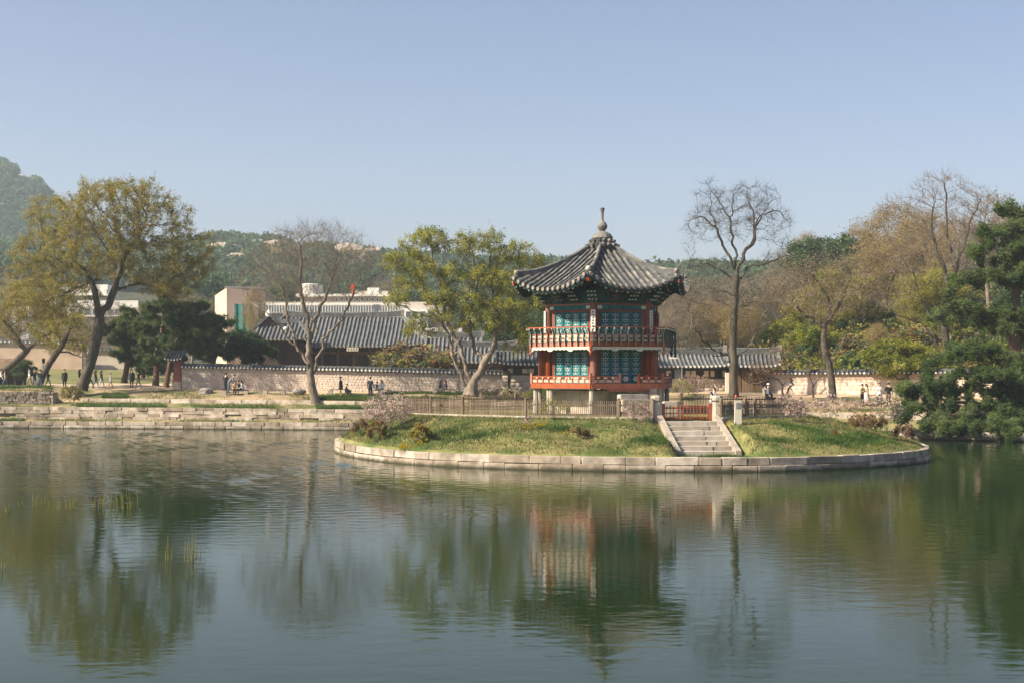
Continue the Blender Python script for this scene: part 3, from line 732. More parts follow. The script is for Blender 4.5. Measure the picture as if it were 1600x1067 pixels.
# entablature and brackets under the eaves
for k in range(6):
    A, d, n, L = side(k, RB)
    MB().obox(A + UZ * 8.29 - n * .11, d * L, n * .2, UZ * .26).obj('painted_beam', M['teal'], pav)
    for i in range(5):
        t = (i + .5) / 5
        MB().obox(A + d * (L * t - .14) + UZ * 8.33 + n * .092, d * .28, n * .012, UZ * .18).obj('beam_motif', M['cream'] if i in (0, 4) else M['green'], pav)
    MB().obox(A + UZ * 8.56 - n * .16, d * L, n * .3, UZ * .08).obj('wall_plate', M['redbright'], pav)
    MB().obox(A + UZ * 8.64 - n * .08, d * L, n * .08, UZ * .75).obj('bracket_board', M['green'], pav)
    for i in range(4):
        t = i / 3 if i else 0
        if i == 3: continue
        q = A + d * (L * t)
        nn = n if i else (hx(k, 1, 0) - PC).normalized(); nn = Vector((nn.x, nn.y, 0)).normalized(); dd = Vector((-nn.y, nn.x, 0))
        b_ = MB()
        for lv in range(3):
            z = 8.66 + lv * .21; ln = .32 + .24 * lv
            b_.prism([q + UZ * z, q + UZ * (z + .15), q + nn * ln + UZ * (z + .15), q + nn * (ln + .10) + UZ * (z + .09), q + nn * (ln * .7) + UZ * z], dd * .12)
            b_.box(q + nn * (ln - .05) + UZ * (z + .17), (.5 + .1 * lv, .12, .1), dd)
        br = b_.obj('bracket', M['green'], pav)
        tip = MB()
        for lv in range(3):
            z = 8.66 + lv * .21; ln = .34 + .24 * lv
            for s_ in (-1, 0, 1): tip.box(q + nn * (ln + .03) + dd * (.2 * s_) + UZ * (z + .20), (.1, .1, .07), dd)
        tag(tip.obj('bracket_block', M['redbright'] if i % 2 else M['cream'], br), kind='stuff')
# roof
roof = MB().prism([hx(k, 3.9, 9.33) for k in range(6)], (0, 0, .1)).obj('roof', M['tealdark'], pav)
RE = 5.72; ZE, ZR = 9.46, 12.2
pts_fn = {}
for k in range(6):
    A, d, n, L = side(k, RE)
    Q = RE * math.cos(R(30)) - .42
    tw = .42 / math.cos(R(30))
    pts_fn[k] = slope(roof, A, d, -n, L, L / 2 - tw / 2, L / 2 + tw / 2, Q, ZE, ZR, lift=.86, pitch=.385, r=.098, tilem=M['tile'], bed=M['tilebed'], endm=M['tileend'], g=.80)
    # eave board and rafters in two tiers
    eb = MB(); N = 24
    for i in range(N):
        u0, u1 = L * i / N, L * (i + 1) / N
        p0, p1 = pts_fn[k](u0, .06, -.17), pts_fn[k](u1, .06, -.17)
        eb.add([p0, p1, p1 - UZ * .10, p0 - UZ * .10, p0 - n * .06, p1 - n * .06, p1 - UZ * .1 - n * .06, p0 - UZ * .1 - n * .06], [(0, 1, 2, 3), (4, 5, 6, 7), (3, 2, 6, 7), (0, 1, 5, 4)])
    eb.obj('eave_board', M['tealdark'], roof)
    mid = A + d * L / 2
    for tier in range(2):
        for i in range(17):
            u = L * (i + .5) / 17; q0 = .14 + .75 * tier; dz = -.33 - .13 * tier
            p0 = pts_fn[k](u, q0, dz)
            f_ = (u / L - .5); uu = L / 2 + f_ * (L * .62)
            p1 = pts_fn[k](uu, 1.75 + .2 * tier, dz - .02)
            rf = MB().tube([p0, p1], .055 if tier else .048, 6, 0, False).obj('rafter', M['tealdark'], roof)
            dr = (p0 - p1).normalized(); MB().tube([p0, p0 + dr * .02], .058, 6).obj('rafter_end', M['cream'] if i % 2 else M['redbright'], rf)
    # soffit
    sf = MB()
    for i in range(12):
        u0, u1 = L * i / 12, L * (i + 1) / 12
        a0, a1 = pts_fn[k](u0, .12, -.26), pts_fn[k](u1, .12, -.26)
        f0, f1 = (u0 / L - .5) * L * .6 + L / 2, (u1 / L - .5) * L * .6 + L / 2
        sf.add([a0, a1, pts_fn[k](f1, 1.9, -.26), pts_fn[k](f0, 1.9, -.26)], [(0, 1, 2, 3)])
    sf.obj('soffit', M['green'], roof)
for k in range(6):
    fn = pts_fn[k]; A, d, n, L = side(k, RE); Q = RE * math.cos(R(30)) - .42; tw = .42 / math.cos(R(30))
    path = []
    for j in range(11):
        x = j / 10 * .97; w = (L / 2 - tw / 2) * x; path.append(fn(w, Q * x, .12))
    out = (path[0] - path[1]).normalized(); path[0] = path[0] - out * .28
    rd = MB()
    for u, v in zip(path, path[1:]): rd.beam(u, v, .17, .26)
    hip = rd.obj('hip_ridge', M['ridge'], roof)
    up = [p + UZ * .17 for p in path]; MB().tube(up, .10, 8).obj('ridge_cap', M['tile'], hip)
    e = path[0] + Vector((out.x, out.y, 0)).normalized() * .03 + UZ * .10
    MB().lathe([(.02, -.15), (.12, -.10), (.155, 0), (.12, .10), (.02, .15)], e, 10).obj('ridge_end', M['tileend'] if k else M['cream'], hip)
    # corner rafter with pale end
    c0 = fn(0.02, .02, -.42); c1 = fn(L * .02 + .6, 1.6, -.55)
    cr = MB().beam(c0, c1, .16, .2).obj('corner_rafter', M['redbright'], roof)
# collar of tiles and finial
cx = (PC.x, PC.y, 0)
top = MB().lathe([(.86, 12.0), (.84, 12.22), (.66, 12.42), (.62, 12.62), (.4, 12.66)], cx, 12).obj('collar', M['ridge'], roof)
for lv, (rr, z, nn) in enumerate(((.98, 12.22, 16), (.74, 12.50, 13))):
    for i in range(nn):
        a_ = 2 * math.pi * i / nn; o_ = Vector((math.cos(a_), math.sin(a_), 0)); p = Vector(cx) + UZ * z
        MB().tube([p + o_ * (rr - .35) + UZ * .18, p + o_ * (rr + .06)], [.095, .115], 7).obj('collar_tile', M['tile'], top)
fin = MB().lathe([(.45, 12.60), (.66, 12.72), (.60, 12.84), (.5, 12.98), (.3, 13.1), (.14, 13.16)], cx, 12).obj('finial', M['finial'], pav)
MB().lathe([(.12, 13.15), (.2, 13.2), (.30, 13.36), (.31, 13.48), (.22, 13.66), (.1, 13.76)], cx, 12).obj('finial_ball', M['finial'], fin)
MB().lathe([(.10, 13.75), (.08, 13.95), (.085, 14.2), (.12, 14.42), (.155, 14.5), (.14, 14.56), (.06, 14.58)], cx, 10).obj('finial_tip', M['finial'], fin)
# roofed corner panel on the far right corner of the balcony (folded shutters)
for k, z0_, z1_ in ((2, 5.55, 7.05),):
    p = hx(k, RO + .15, 0); A, d, n, L = side(1, RO)
    MB().obox(p - d * .7 + UZ * z0_ + n * .1, d * .62, n * .08, UZ * (z1_ - z0_)).obj('hanging_shutter', M['tealdark'], pav)
# stone steps up to the deck
A, d, n, L = side(0, RD)
bs = thing('entrance_stones', A + d * L * .53 + n * .6, 'two large pale stepping stones below the stair gap of the pavilion deck', 'stepping stones')
q = A + d * L * .52 + n * .62; stone(bs, (q.x, q.y, 3.12), (1.75, .5, .55), d, 'step', BLKP)
q = A + d * L * .54 + n * 1.12; stone(bs, (q.x, q.y, 2.75), (2.1, .55, .7), d, 'step', BLKP)
# fire extinguishers
for (t, r_, z, lab) in ((.80, RD - .12, 4.03, 'red fire extinguisher standing on the lower deck of the pavilion'), (.95, RO - .25, 6.75, 'red fire extinguisher box on the upper balcony of the pavilion')):
    A, d, n, L = side(0, r_); q = A + d * L * t
    e = thing('fire_extinguisher', (q.x, q.y, z), lab, 'fire extinguisher')
    MB().lathe([(.115, z), (.12, z + .04), (.12, z + .38), (.06, z + .46), (.03, z + .48)], (q.x, q.y, 0), 10).obj('cylinder_body', M['firered'], e)
    MB().box((q.x, q.y, z + .52), (.12, .04, .05), d).obj('valve', M['black'], e)
# ------------------------------------------------------------------ walls with tiled copings
def palace_wall(name, label, A, B, za, zb, zta, ztb, facing='stone', facem=None, pitch=.36, sh=.21, sw=.31, stonem='wallstone'):
    """A,B: xy; za/zb ground heights; zta/ztb coping heights; seen face on the camera side."""
    A, B = Vector((A[0], A[1], 0)), Vector((B[0], B[1], 0)); d = B - A; L = d.length; d.normalize(); n = Vector((d.y, -d.x, 0))
    if n.y > 0: n = -n
    zg = lambda s: za + (zb - za) * s / L
    zt = lambda s: zta + (ztb - zta) * s / L
    w = thing(name, (A.x, A.y, za), label, 'wall')
    cap = .46
    def P(s, y, z): v = A + d * s + n * y; return Vector((v.x, v.y, z))
    core = MB(); core.add([P(0, 0, za - .5), P(L, 0, zb - .5), P(L, 0, ztb - cap), P(0, 0, zta - cap), P(0, -.5, za - .5), P(L, -.5, zb - .5), P(L, -.5, ztb - cap), P(0, -.5, zta - cap)],
                          [(0, 1, 2, 3), (4, 5, 6, 7), (0, 3, 7, 4), (1, 2, 6, 5), (2, 3, 7, 6)])
    core.obj('wall_core', facem or M['mortar'], w)
    if facing == 'stone':
        V = []; Fq = []; T = []; H = (zta - cap - za + ztb - cap - zb) / 2; nr = max(3, int(H / sh))
        for r in range(nr):
            s = -rnd.uniform(0, sw)
            while s < L:
                ww = sw * rnd.uniform(.75, 1.25); a, b = max(s, 0) + .014, min(s + ww, L) - .014; s += ww
                if b - a < .08: continue
                f0, f1 = (r + .05) / nr, (r + .95) / nr; o = len(V); e = rnd.uniform(.008, .022)
                zz = lambda x, f: zg(x) + (zt(x) - cap - zg(x)) * f
                V += [P(a, .002, zz(a, f0)), P(b, .002, zz(b, f0)), P(b, .002, zz(b, f1)), P(a, .002, zz(a, f1)),
                      P(a + .02, e, zz(a, f0) + .02), P(b - .02, e, zz(b, f0) + .02), P(b - .02, e, zz(b, f1) - .02), P(a + .02, e, zz(a, f1) - .02)]
                Fq += [(o + 4, o + 5, o + 6, o + 7), (o, o + 1, o + 5, o + 4), (o + 1, o + 2, o + 6, o + 5), (o + 2, o + 3, o + 7, o + 6), (o + 3, o, o + 4, o + 7)]
                T += [rnd.random()] * 5
        me = mesh_np('stone_facing', [tuple(v) for v in V], [Fq], [M[stonem]], tint=T); tag(link('stone_facing', me, w), kind='stuff')
    # coping: sloped bed, tile rolls, white tile ends, ridge
    bed = MB()
    bed.add([P(0, .28, zta - cap + .02), P(L, .28, ztb - cap + .02), P(L, .28, ztb - cap + .1), P(0, .28, zta - cap + .1), P(0, -.25, zta - .12), P(L, -.25, ztb - .12), P(0, -.78, zta - cap + .1), P(L, -.78, ztb - cap + .1), P(0, -.78, zta - cap + .02), P(L, -.78, ztb - cap + .02)],
            [(0, 1, 2, 3), (3, 2, 5, 4), (4, 5, 7, 6), (6, 7, 9, 8), (8, 9, 1, 0), (0, 3, 4, 6, 8), (1, 9, 7, 5, 2)])
    bed.obj('coping', M['tilebed'], w)
    rd = MB(); rd.add([P(0, -.14, zta - .18), P(L, -.14, ztb - .18), P(L, -.14, ztb), P(0, -.14, zta), P(0, -.36, zta - .18), P(L, -.36, ztb - .18), P(L, -.36, ztb), P(0, -.36, zta)],
                      [(0, 1, 2, 3), (3, 2, 6, 7), (7, 6, 5, 4), (0, 3, 7, 4), (1, 5, 6, 2)])
    rd.obj('ridge', M['ridge'], w)
    tl = MB(); n_ = int(L / pitch)
    for i in range(n_):
        s = (i + .5) * L / n_; z = zt(s)
        p0, p1 = P(s, .30, z - cap + .11), P(s, -.14, z - .14); q = n * .03
        tl.tube([p0, p1], .075, 6, 0, False); tl.tube([p0, p0 + q], .085, 7, 1)
    tag(tl.obj('coping_tile', [M['tilefar'], M['white']], w), kind='stuff')
    return w
A_, B_, C_ = (X(284, 131.2), 131.2), (X(545, 127.6), 127.6), (X(796, 125), 125)
palace_wall('palace_wall', 'grey stone wall with tiled coping behind the bare tree, dappled by shade', A_, B_, 3.0, 2.9, Z(567, 131), Z(571.5, 127.4))
palace_wall('palace_wall', 'sunlit beige stone wall with tiled coping behind the leafing green tree', (B_[0] + .02, B_[1]), C_, 2.9, 2.85, Z(571.5, 127.4), Z(577.5, 125))
A_, B_ = (X(1196, 121.5), 121.5), (X(1630, 111.5), 111.5)
w = palace_wall('palace_wall', 'long cream wall with a pink band and tiled coping behind the low pine', A_, B_, 2.85, 2.6, Z(577, 121), Z(574, 111.5), facing='stone', facem=M['plaster'], sh=.3, sw=.5, stonem='creamstone')
d = Vector((B_[0] - A_[0], B_[1] - A_[1], 0)); L = d.length; d.normalize(); n = Vector((d.y, -d.x, 0)); A0 = Vector((*A_, 0))
zt0, zt1 = Z(577, 121) - .46, Z(574, 111.5) - .46
MB().add([A0 + n * .05 + UZ * (zt0 - .42), A0 + d * L + n * .05 + UZ * (zt1 - .42), A0 + d * L + n * .05 + UZ * zt1, A0 + n * .05 + UZ * zt0, A0 + UZ * (zt0 - .42), A0 + d * L + UZ * (zt1 - .42), A0 + d * L + UZ * zt1, A0 + UZ * zt0], [(0, 1, 2, 3), (0, 1, 5, 4), (3, 2, 6, 7)]).obj('pink_band', M['pinkplaster'], w)
# beige wall on the left, beyond the lawn
A_, B_ = (X(-90, 176), 176), (X(128, 176), 176)
palace_wall('palace_wall', 'tall weathered beige wall beyond the lawn behind the leaning trees', A_, B_, 5.0, 4.8, Z(528, 176), Z(533, 176), facing='none', facem=M['pinkplaster'], pitch=.5)
palace_wall('palace_wall', 'shorter grey beige wall length beyond the lawn right of the big budding tree', (B_[0] + .02, 178), (X(262, 178), 178), 4.8, 4.6, Z(542, 178), Z(546, 178), facing='none', facem=M['mortar'], pitch=.5)

# ------------------------------------------------------------------ tiled halls
def gable_hall(name, label, cx, D, wd, dp, z0, zw, ze, zr, over=.9, ang_=0, pitch=.4, r=.1, hip=0, lift=.25, wallm=None, bays=0, face=None, tilem=None, cat='hall', rows_single=False, paper=True, base=None, endm=None):
    """a hall with its long front to the camera; centre cx (world x) at front wall distance D; returns the thing and local frame."""
    d = Vector((math.cos(R(ang_)), math.sin(R(ang_)), 0)); n = Vector((d.y, -d.x, 0))
    C = Vector((cx, D, 0)); hgt = thing(name, (cx, D, z0), label, cat)
    A = C - d * wd / 2; iny = -n
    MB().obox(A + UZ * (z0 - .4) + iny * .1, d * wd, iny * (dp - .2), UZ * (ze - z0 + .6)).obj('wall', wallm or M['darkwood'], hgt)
    roof = MB().obox(A + UZ * (ze - .22) - d * .3 + n * .3, d * (wd + .6), iny * (dp + .6), UZ * .08).obj('roof', M['darkwood'], hgt)
    Lr = wd + 2 * over; E = A - d * over + n * over; Q = dp / 2 + over
    a_, b_ = hip, Lr - hip
    fn = slope(roof, E, d, iny, Lr, a_, b_, Q, ze, zr, lift, pitch, r, tilem or M['tilefar'], M['tilebedfar'], g=.78, endm=endm or M['tileend'], seg=.9, single=rows_single, steps=False, liftexp=5)
    E2 = A + d * (wd + over) + iny * (dp + over); slope(roof, E2, -d, -iny, Lr, a_, b_, Q, ze, zr, lift, pitch, r, rows=False)
    if hip:
        E3 = A + d * (wd + over) + n * over; slope(roof, E3, iny, -d, 2 * Q, Q, Q + .01, hip, ze, ze + (zr - ze) * .999, lift, pitch, r, tilem or M['tilefar'], M['tilebedfar'], endm=M['tileend'], seg=.9, single=True, steps=False)
        E4 = A - d * over + iny * (dp + over); slope(roof, E4, -iny, d, 2 * Q, Q, Q + .01, hip, ze, ze + (zr - ze) * .999, lift, pitch, r, tilem or M['tilefar'], M['tilebedfar'], endm=M['tileend'], seg=.9, single=True, steps=False)
    # main ridge, with raised ends
    ra, rb = fn(a_, Q), fn(b_, Q); rp = []
    for i in range(13):
        t = i / 12; p = ra.lerp(rb, t); p.z += .22 + .18 * abs(2 * t - 1) ** 3; rp.append(p)
    rm = MB()
    for u, v in zip(rp, rp[1:]): rm.beam(u, v, .26, .45)
    rg = rm.obj('ridge', M['ridge'], roof)
    MB().tube([p + UZ * .26 for p in rp], .11, 6).obj('ridge_cap', M['tilefar'], rg)
    for p in (rp[0], rp[-1]): MB().box(p + UZ * .12, (.34, .34, .62), d).obj('ridge_end', M['tileend'], rg)
    # descending ridges down the gable or hip edges
    for sgn in (0, 1):
        path = []
        for j in range(8):
            x = j / 7; w_ = (a_ * x if not sgn else Lr - (Lr - b_) * x); w_ = min(max(w_, .12), Lr - .12); path.append(fn(w_, Q * x, .14))
        dm = MB()
        for u, v in zip(path, path[1:]): dm.beam(u, v, .2, .28)
        dm.obj('hip_ridge', M['tilefar'], roof)
    if not hip:
        for sgn in (0, 1):
            o_ = A + (d * (wd - .1) if sgn else d * .0); q = MB()
            q.prism([o_ + UZ * (ze - .1), o_ + iny * dp + UZ * (ze - .1), o_ + iny * dp / 2 + UZ * (zr - .15)], d * .1); q.obj('gable_wall', M['plaster'], hgt)
    return hgt, A, d, n, roof, fn

# large hall
D = 150; k_ = D / F
hall, A, d, n, roof, fn = gable_hall('palace_hall', 'long dark timber hall under a great grey tiled roof behind the stone wall', X(528, D), D, 252 * k_, 8.5, 3.4, 7.6, Z(541, D - 1), Z(497, D + 5), over=1.1, ang_=-1.5, pitch=.43, r=.115, hip=3.2, lift=.5)
ww = 252 * k_
z0, zw = 3.4, Z(545, D)
for i in range(11):
    q = A + d * (ww * i / 10) + n * .05; MB().tube([(q.x, q.y, z0), (q.x, q.y, zw + .3)], .17, 8).obj('column', M['brown'], hall)
for i in range(10):
    o_ = A + d * (ww * i / 10 + .22) + n * .0
    MB().obox(o_ + UZ * (zw - .55), d * (ww / 10 - .44), n * .08, UZ * .3).obj('lintel', M['brown'], hall)
    if i in (0, 1, 2, 3, 8, 9):
        for j in range(2):
            pn = MB().obox(o_ + d * (j * (ww / 20 - .2) + .05) + UZ * (z0 + .6), d * (ww / 20 - .35), n * .05, UZ * (zw - z0 - 1.3)).obj('paper_door', M['picket'], hall)
            lt = MB()
            for t in range(4): lt.obox(o_ + d * (j * (ww / 20 - .2) + .05 + (ww / 20 - .35) * (t + .5) / 4) + UZ * (z0 + .62) + n * .052, d * .03, n * .02, UZ * (zw - z0 - 1.34))
            lt.obj('lattice', M['darkwood'], pn)
p = at(551, 545.5, D - 1.2)
sg = thing('name_board', p, 'small pale signboard with dark characters under the eaves of the long hall', 'signboard')
MB().box(p, (1.35, .08, .48)).obj('frame', M['brown'], sg)
MB().box(p + Vector((0, -.05, 0)), (1.2, .04, .36)).obj('board', M['cream'], sg)
for i in range(4):
    mb = MB(); u = -.42 + i * .28
    for (a1, b1, w1, h1) in ((0, .08, .16, .03), (0, 0, .03, .24), (.02, -.06, .18, .03), (-.06, .02, .03, .12)): mb.box(p + Vector((u + a1, -.075, b1)), (w1, .01, h1))
    mb.obj('character', M['black'], sg)
# front wing of the hall: a cross gable with its ridge towards the camera
D = 146; k_ = D / F
wing = thing('hall_wing', (X(440, D), D, 3.4), 'gabled wing with a lower roof before the long hall, half hidden by dark pines', 'hall')
xl, xr = X(391, D), X(487, D); ye = Z(531, D); yr = Z(505, D + 2)
MB().obox((xl + 1.2, D + .3, 3.2), (xr - xl - 2.4, 0, 0), (0, 3.6, 0), (0, 0, ye - 3.2)).obj('wall', M['darkwood'], wing)
rf = MB().obox((xl + .5, D - .2, ye - .25), (xr - xl - 1.0, 0, 0), (0, 4.2, 0), (0, 0, .1)).obj('roof', M['darkwood'], wing)
fnw = slope(rf, (xl, D - 1), (1, 0), (0, 1), xr - xl, .6, xr - xl - 1.6, 3.4, ye, yr, .3, .43, .115, M['tilefar'], M['tilebedfar'], endm=M['tileend'], seg=.9, steps=False, g=.8)
rm = MB().beam(fnw(.6, 3.4, .2), fnw(xr - xl - 1.6, 3.4, .2), .3, .45).obj('ridge', M['tilefar'], rf)
MB().beam(fnw(xr - xl - .1, .1, .12), fnw(xr - xl - 1.6, 3.4, .12), .24, .3).obj('hip_ridge', M['ridge'], rf)
# gable end with pale peak at the left of the wing
g0 = Vector((X(397, D + 1), D + 1.6, Z(514, D))); g1 = Vector((X(446, D + 1), D + 1.6, Z(515, D))); gp = Vector((X(419, D + 1), D + 1.6, Z(494, D)))
gb = MB().prism([g0, g1, gp], (0, 3.5, 0)).obj('gable', M['rubble'], wing)
MB().beam(g0 + Vector((-.2, -.1, 0)), gp + Vector((0, -.1, .1)), .5, .26).obj('verge_tile', M['ridge'], gb); MB().beam(g1 + Vector((.2, -.1, 0)), gp + Vector((0, -.1, .1)), .5, .26).obj('verge_tile', M['ridge'], gb)
MB().lathe([(.02, -.3), (.3, -.2), (.35, .1), (.1, .45), (.02, .5)], gp + Vector((0, -.2, .2)), 8).obj('ridge_end', M['white'], gb)
for (px, py) in ((391, 528), (446, 514), (487, 528)):
    p = at(px, py, D - .8); MB().lathe([(.02, -.2), (.2, -.1), (.22, .1), (.02, .25)], p, 8).obj('ridge_end', M['white'], rf)

# gate building pieces behind the green tree
D = 142; k_ = D / F
for (x0, x1, ye_, yr_, dd_, lab) in ((664, 752, 551, 528, 0, 'small tiled roof house behind the green tree, half seen between its stems'), (716, 806, 566, 543, -6, 'low tiled gatehouse between the green tree trunks and the beige building'),):
    D2 = 142 + dd_; kk = D2 / F
    hgt, A, d, n, roof2, f2_ = gable_hall('tiled_house', lab, X((x0 + x1) / 2, D2), D2, (x1 - x0) * kk - 1.4, 5, 3.1, 0, Z(ye_, D2), Z(yr_, D2 + 2), over=.8, pitch=.42, r=.11, wallm=M['brown'], cat='house')
    for i in range(4):
        o_ = A + d * (((x1 - x0) * kk - 1.4) * (i + .2) / 4) + n * -.08; MB().obox(o_ + UZ * 3.6, d * .9, n * .06, UZ * 1.5).obj('window', M['darkwood'], hgt)
# long service building left and right of the pavilion
D = 123.5; k_ = D / F
def service(x0, x1, lab, ye_, yr_, ys, yb, panes, ang_=0, D=123.5):
    k_ = D / F; W_ = (x1 - x0) * k_
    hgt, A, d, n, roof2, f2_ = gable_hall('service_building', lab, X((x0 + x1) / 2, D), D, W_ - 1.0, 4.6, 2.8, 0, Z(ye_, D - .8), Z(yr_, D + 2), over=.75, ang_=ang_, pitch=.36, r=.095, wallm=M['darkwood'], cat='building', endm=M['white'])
    W2 = W_ - 1.0
    zs, zb = Z(ys, D), Z(yb, D)
    ba = MB().obox(A + UZ * 2.5 + n * .06, d * W2, -n * .4, UZ * (zs - 2.5)).obj('base_wall', M['mortar'], hgt)
    V = []; Fq = []; T = []; nr = 5; H = zs - 2.75
    for r_ in range(nr):
        s = 0
        while s < W2 - .3:
            w_ = rnd.uniform(.5, .95); a, b = s + .02, min(s + w_, W2) - .02; s += w_; o = len(V); z_0, z_1 = 2.75 + H * (r_ + .05) / nr, 2.75 + H * (r_ + .95) / nr
            for (u, z, e) in ((a, z_0, .062), (b, z_0, .062), (b, z_1, .062), (a, z_1, .062), (a + .02, z_0 + .02, .09), (b - .02, z_0 + .02, .09), (b - .02, z_1 - .02, .09), (a + .02, z_1 - .02, .09)):
                V.append(tuple(A + d * u + n * e + UZ * z))
            Fq += [(o + 4, o + 5, o + 6, o + 7), (o, o + 1, o + 5, o + 4), (o + 1, o + 2, o + 6, o + 5), (o + 2, o + 3, o + 7, o + 6), (o + 3, o, o + 4, o + 7)]; T += [rnd.random()] * 5
    tag(link('stone_facing', mesh_np('stone_facing', V, [Fq], [M['wallstone']], tint=T), ba), kind='stuff')
    for (a, b) in panes:
        o_ = A + d * ((a - x0) * k_ - .5) + n * .0; w_ = (b - a) * k_
        fr = MB().obox(o_ + UZ * (zs + .12) - d * .06 - n * .05, d * (w_ + .12), n * .10, UZ * (zb - zs - .2)).obj('window', M['brown'], hgt)
        MB().obox(o_ + UZ * (zs + .2) + n * .052, d * w_, n * .02, UZ * (zb - zs - .36)).obj('pane', M['pane'], fr)
    MB().obox(A + UZ * zs + n * .08, d * W2, -n * .2, UZ * .1).obj('sill_beam', M['darkwood'], hgt)
    MB().obox(A + UZ * (zb - .02) + n * .06, d * W2, -n * .2, UZ * .16).obj('head_beam', M['brown'], hgt)
    return hgt, A, d, n, W2
service(776, 928, 'service building with pale panes under a grey tiled roof left of the pavilion', 569, 549, 586, 573, ((794, 801), (816, 824), (826, 834), (848, 856), (880, 888), (900, 908)))
hs, A, d, n, W2 = service(934, 1148, 'service building with pale panes under a grey tiled roof right of the pavilion', 572.5, 554, 591.5, 576, ((950, 957), (975, 982), (1003, 1010), (1024, 1028), (1041, 1048), (1071, 1078), (1080, 1087), (1100, 1107), (1110, 1116), (1129, 1134)))
q = A + d * (W2 * .565) + n * .065; MB().obox(q + UZ * Z(591, 123), d * .75, n * .05, UZ * .95).obj('grey_panel', M['metal'], hs)
q = at(795.5, 600, 123.2); ps = thing('timber_post', (q.x, 122.9, 2.8), 'dark timber post standing at the end of the beige wall beside the service building', 'post')
MB().box((q.x, 122.9, 3.65), (.24, .24, 2.2)).obj('shaft', M['darkwood'], ps); MB().box((q.x, 122.9, 2.7), (.4, .4, .3)).obj('foot_stone', M['stone'], ps)
# timber gate
D = 121; k_ = D / F
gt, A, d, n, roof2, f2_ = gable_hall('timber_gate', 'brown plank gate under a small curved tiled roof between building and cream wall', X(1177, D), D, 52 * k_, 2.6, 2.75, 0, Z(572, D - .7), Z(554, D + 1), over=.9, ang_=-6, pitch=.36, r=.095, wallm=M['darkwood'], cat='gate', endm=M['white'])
W2 = 52 * k_; zt_ = Z(575, D)
for i in range(8):
    MB().obox(A + d * (.42 + i * (W2 - .84) / 8) + UZ * 2.75 + n * .02, d * ((W2 - .84) / 8 - .02), n * rnd.uniform(.04, .06), UZ * (zt_ - 2.85)).obj('plank', M['brown'], gt)
for u in (.0, W2 - .4): MB().obox(A + d * u + UZ * 2.6 + n * -.02, d * .38, n * .12, UZ * (zt_ - 2.3)).obj('gate_post', M['brown'], gt)
MB().obox(A + UZ * (zt_ - .1) + n * .04, d * W2, n * .12, UZ * .28).obj('lintel', M['brown'], gt)
MB().obox(A + UZ * 2.5 + n * .1 - d * .4, d * (W2 + .8), n * 1.1, UZ * .42).obj('threshold_stone', M['paving'], gt)
pp = thing('plaster_pier', (X(1143, 121.6), 121.6, 2.7), 'narrow white plastered pier between the service building and the plank gate', 'wall')
MB().obox((X(1134, 121.8), 121.8, 2.5), (X(1153, 121.8) - X(1134, 121.8), -.15, 0), (0, .4, 0), (0, 0, 2.1)).obj('pier', M['plaster'], pp)
# red side gate at the left end of the grey wall
D = 131.5; k_ = D / F
rg = thing('side_gate', (X(276, D), D, 3.05), 'orange red side gate with a small tiled roof at the grey wall end', 'gate')
x0, x1 = X(272, D), X(282.5, D)
MB().obox((x0, D - .1, 3.75), (x1 - x0, 0, 0), (0, 1.6, 0), (0, 0, Z(563, D) - 3.75)).obj('red_wall', M['redbright'], rg)
MB().obox((x0 - .03, D - .13, 2.8), (x1 - x0 + .06, 0, 0), (0, 1.66, 0), (0, 0, .95)).obj('base_wall', M['pinkplaster'], rg)
rr = MB().obox((x0 - .5, D - .5, Z(564, D)), (x1 - x0 + .6, 0, 0), (0, 2.4, 0), (0, 0, .12)).obj('roof', M['darkwood'], rg)
slope(rr, (x0 - .75, D - .9), (1, 0), (0, 1), 1.7, .05, 1.65, 1.3, Z(562, D), Z(551, D), .15, .3, .085, M['tilefar'], M['tilebedfar'], endm=M['white'], steps=False, seg=.6)
slope(rr, (x0 + .95, D + 1.7), (-1, 0), (0, -1), 1.7, .05, 1.65, 1.3, Z(562, D), Z(551, D), .15, .3, .085, rows=False)
MB().beam((x0 - .8, D + .4, Z(549.5, D)), (x0 + 1.0, D + .4, Z(549.5, D)), .3, .34).obj('ridge', M['ridge'], rr)
# dark kiosk at the far left
D = 142; k = thing('kiosk', (X(8, D), D, 3.3), 'low dark open-fronted kiosk at the far left behind the strolling people', 'kiosk')
x0, x1 = X(-70, D), X(24, D)
MB().obox((x0, D + .9, 3.2), (x1 - x0, 0, 0), (0, 2.4, 0), (0, 0, 1.8)).obj('back_wall', M['darkwood'], k)
for x in (x0, (x0 + x1) / 2, x1 - .15): MB().obox((x, D, 3.2), (.15, 0, 0), (0, .15, 0), (0, 0, 1.8)).obj('post', M['darkwood'], k)
MB().add([(x0 - .4, D - .5, 4.95), (x1 + .4, D - .5, 4.95), (x1 + .2, D + 1.6, 6.0), (x0 - .2, D + 1.6, 6.0), (x0 - .4, D + 3.6, 4.95), (x1 + .4, D + 3.6, 4.95), (x0 - .4, D - .5, 4.8), (x1 + .4, D - .5, 4.8), (x1 + .4, D + 3.6, 4.8), (x0 - .4, D + 3.6, 4.8)],
         [(0, 1, 2, 3), (3, 2, 5, 4), (1, 5, 2), (0, 3, 4), (0, 1, 7, 6), (1, 5, 8, 7), (4, 5, 8, 9), (6, 7, 8, 9), (0, 4, 9, 6)]).obj('roof', M['brown'], k)
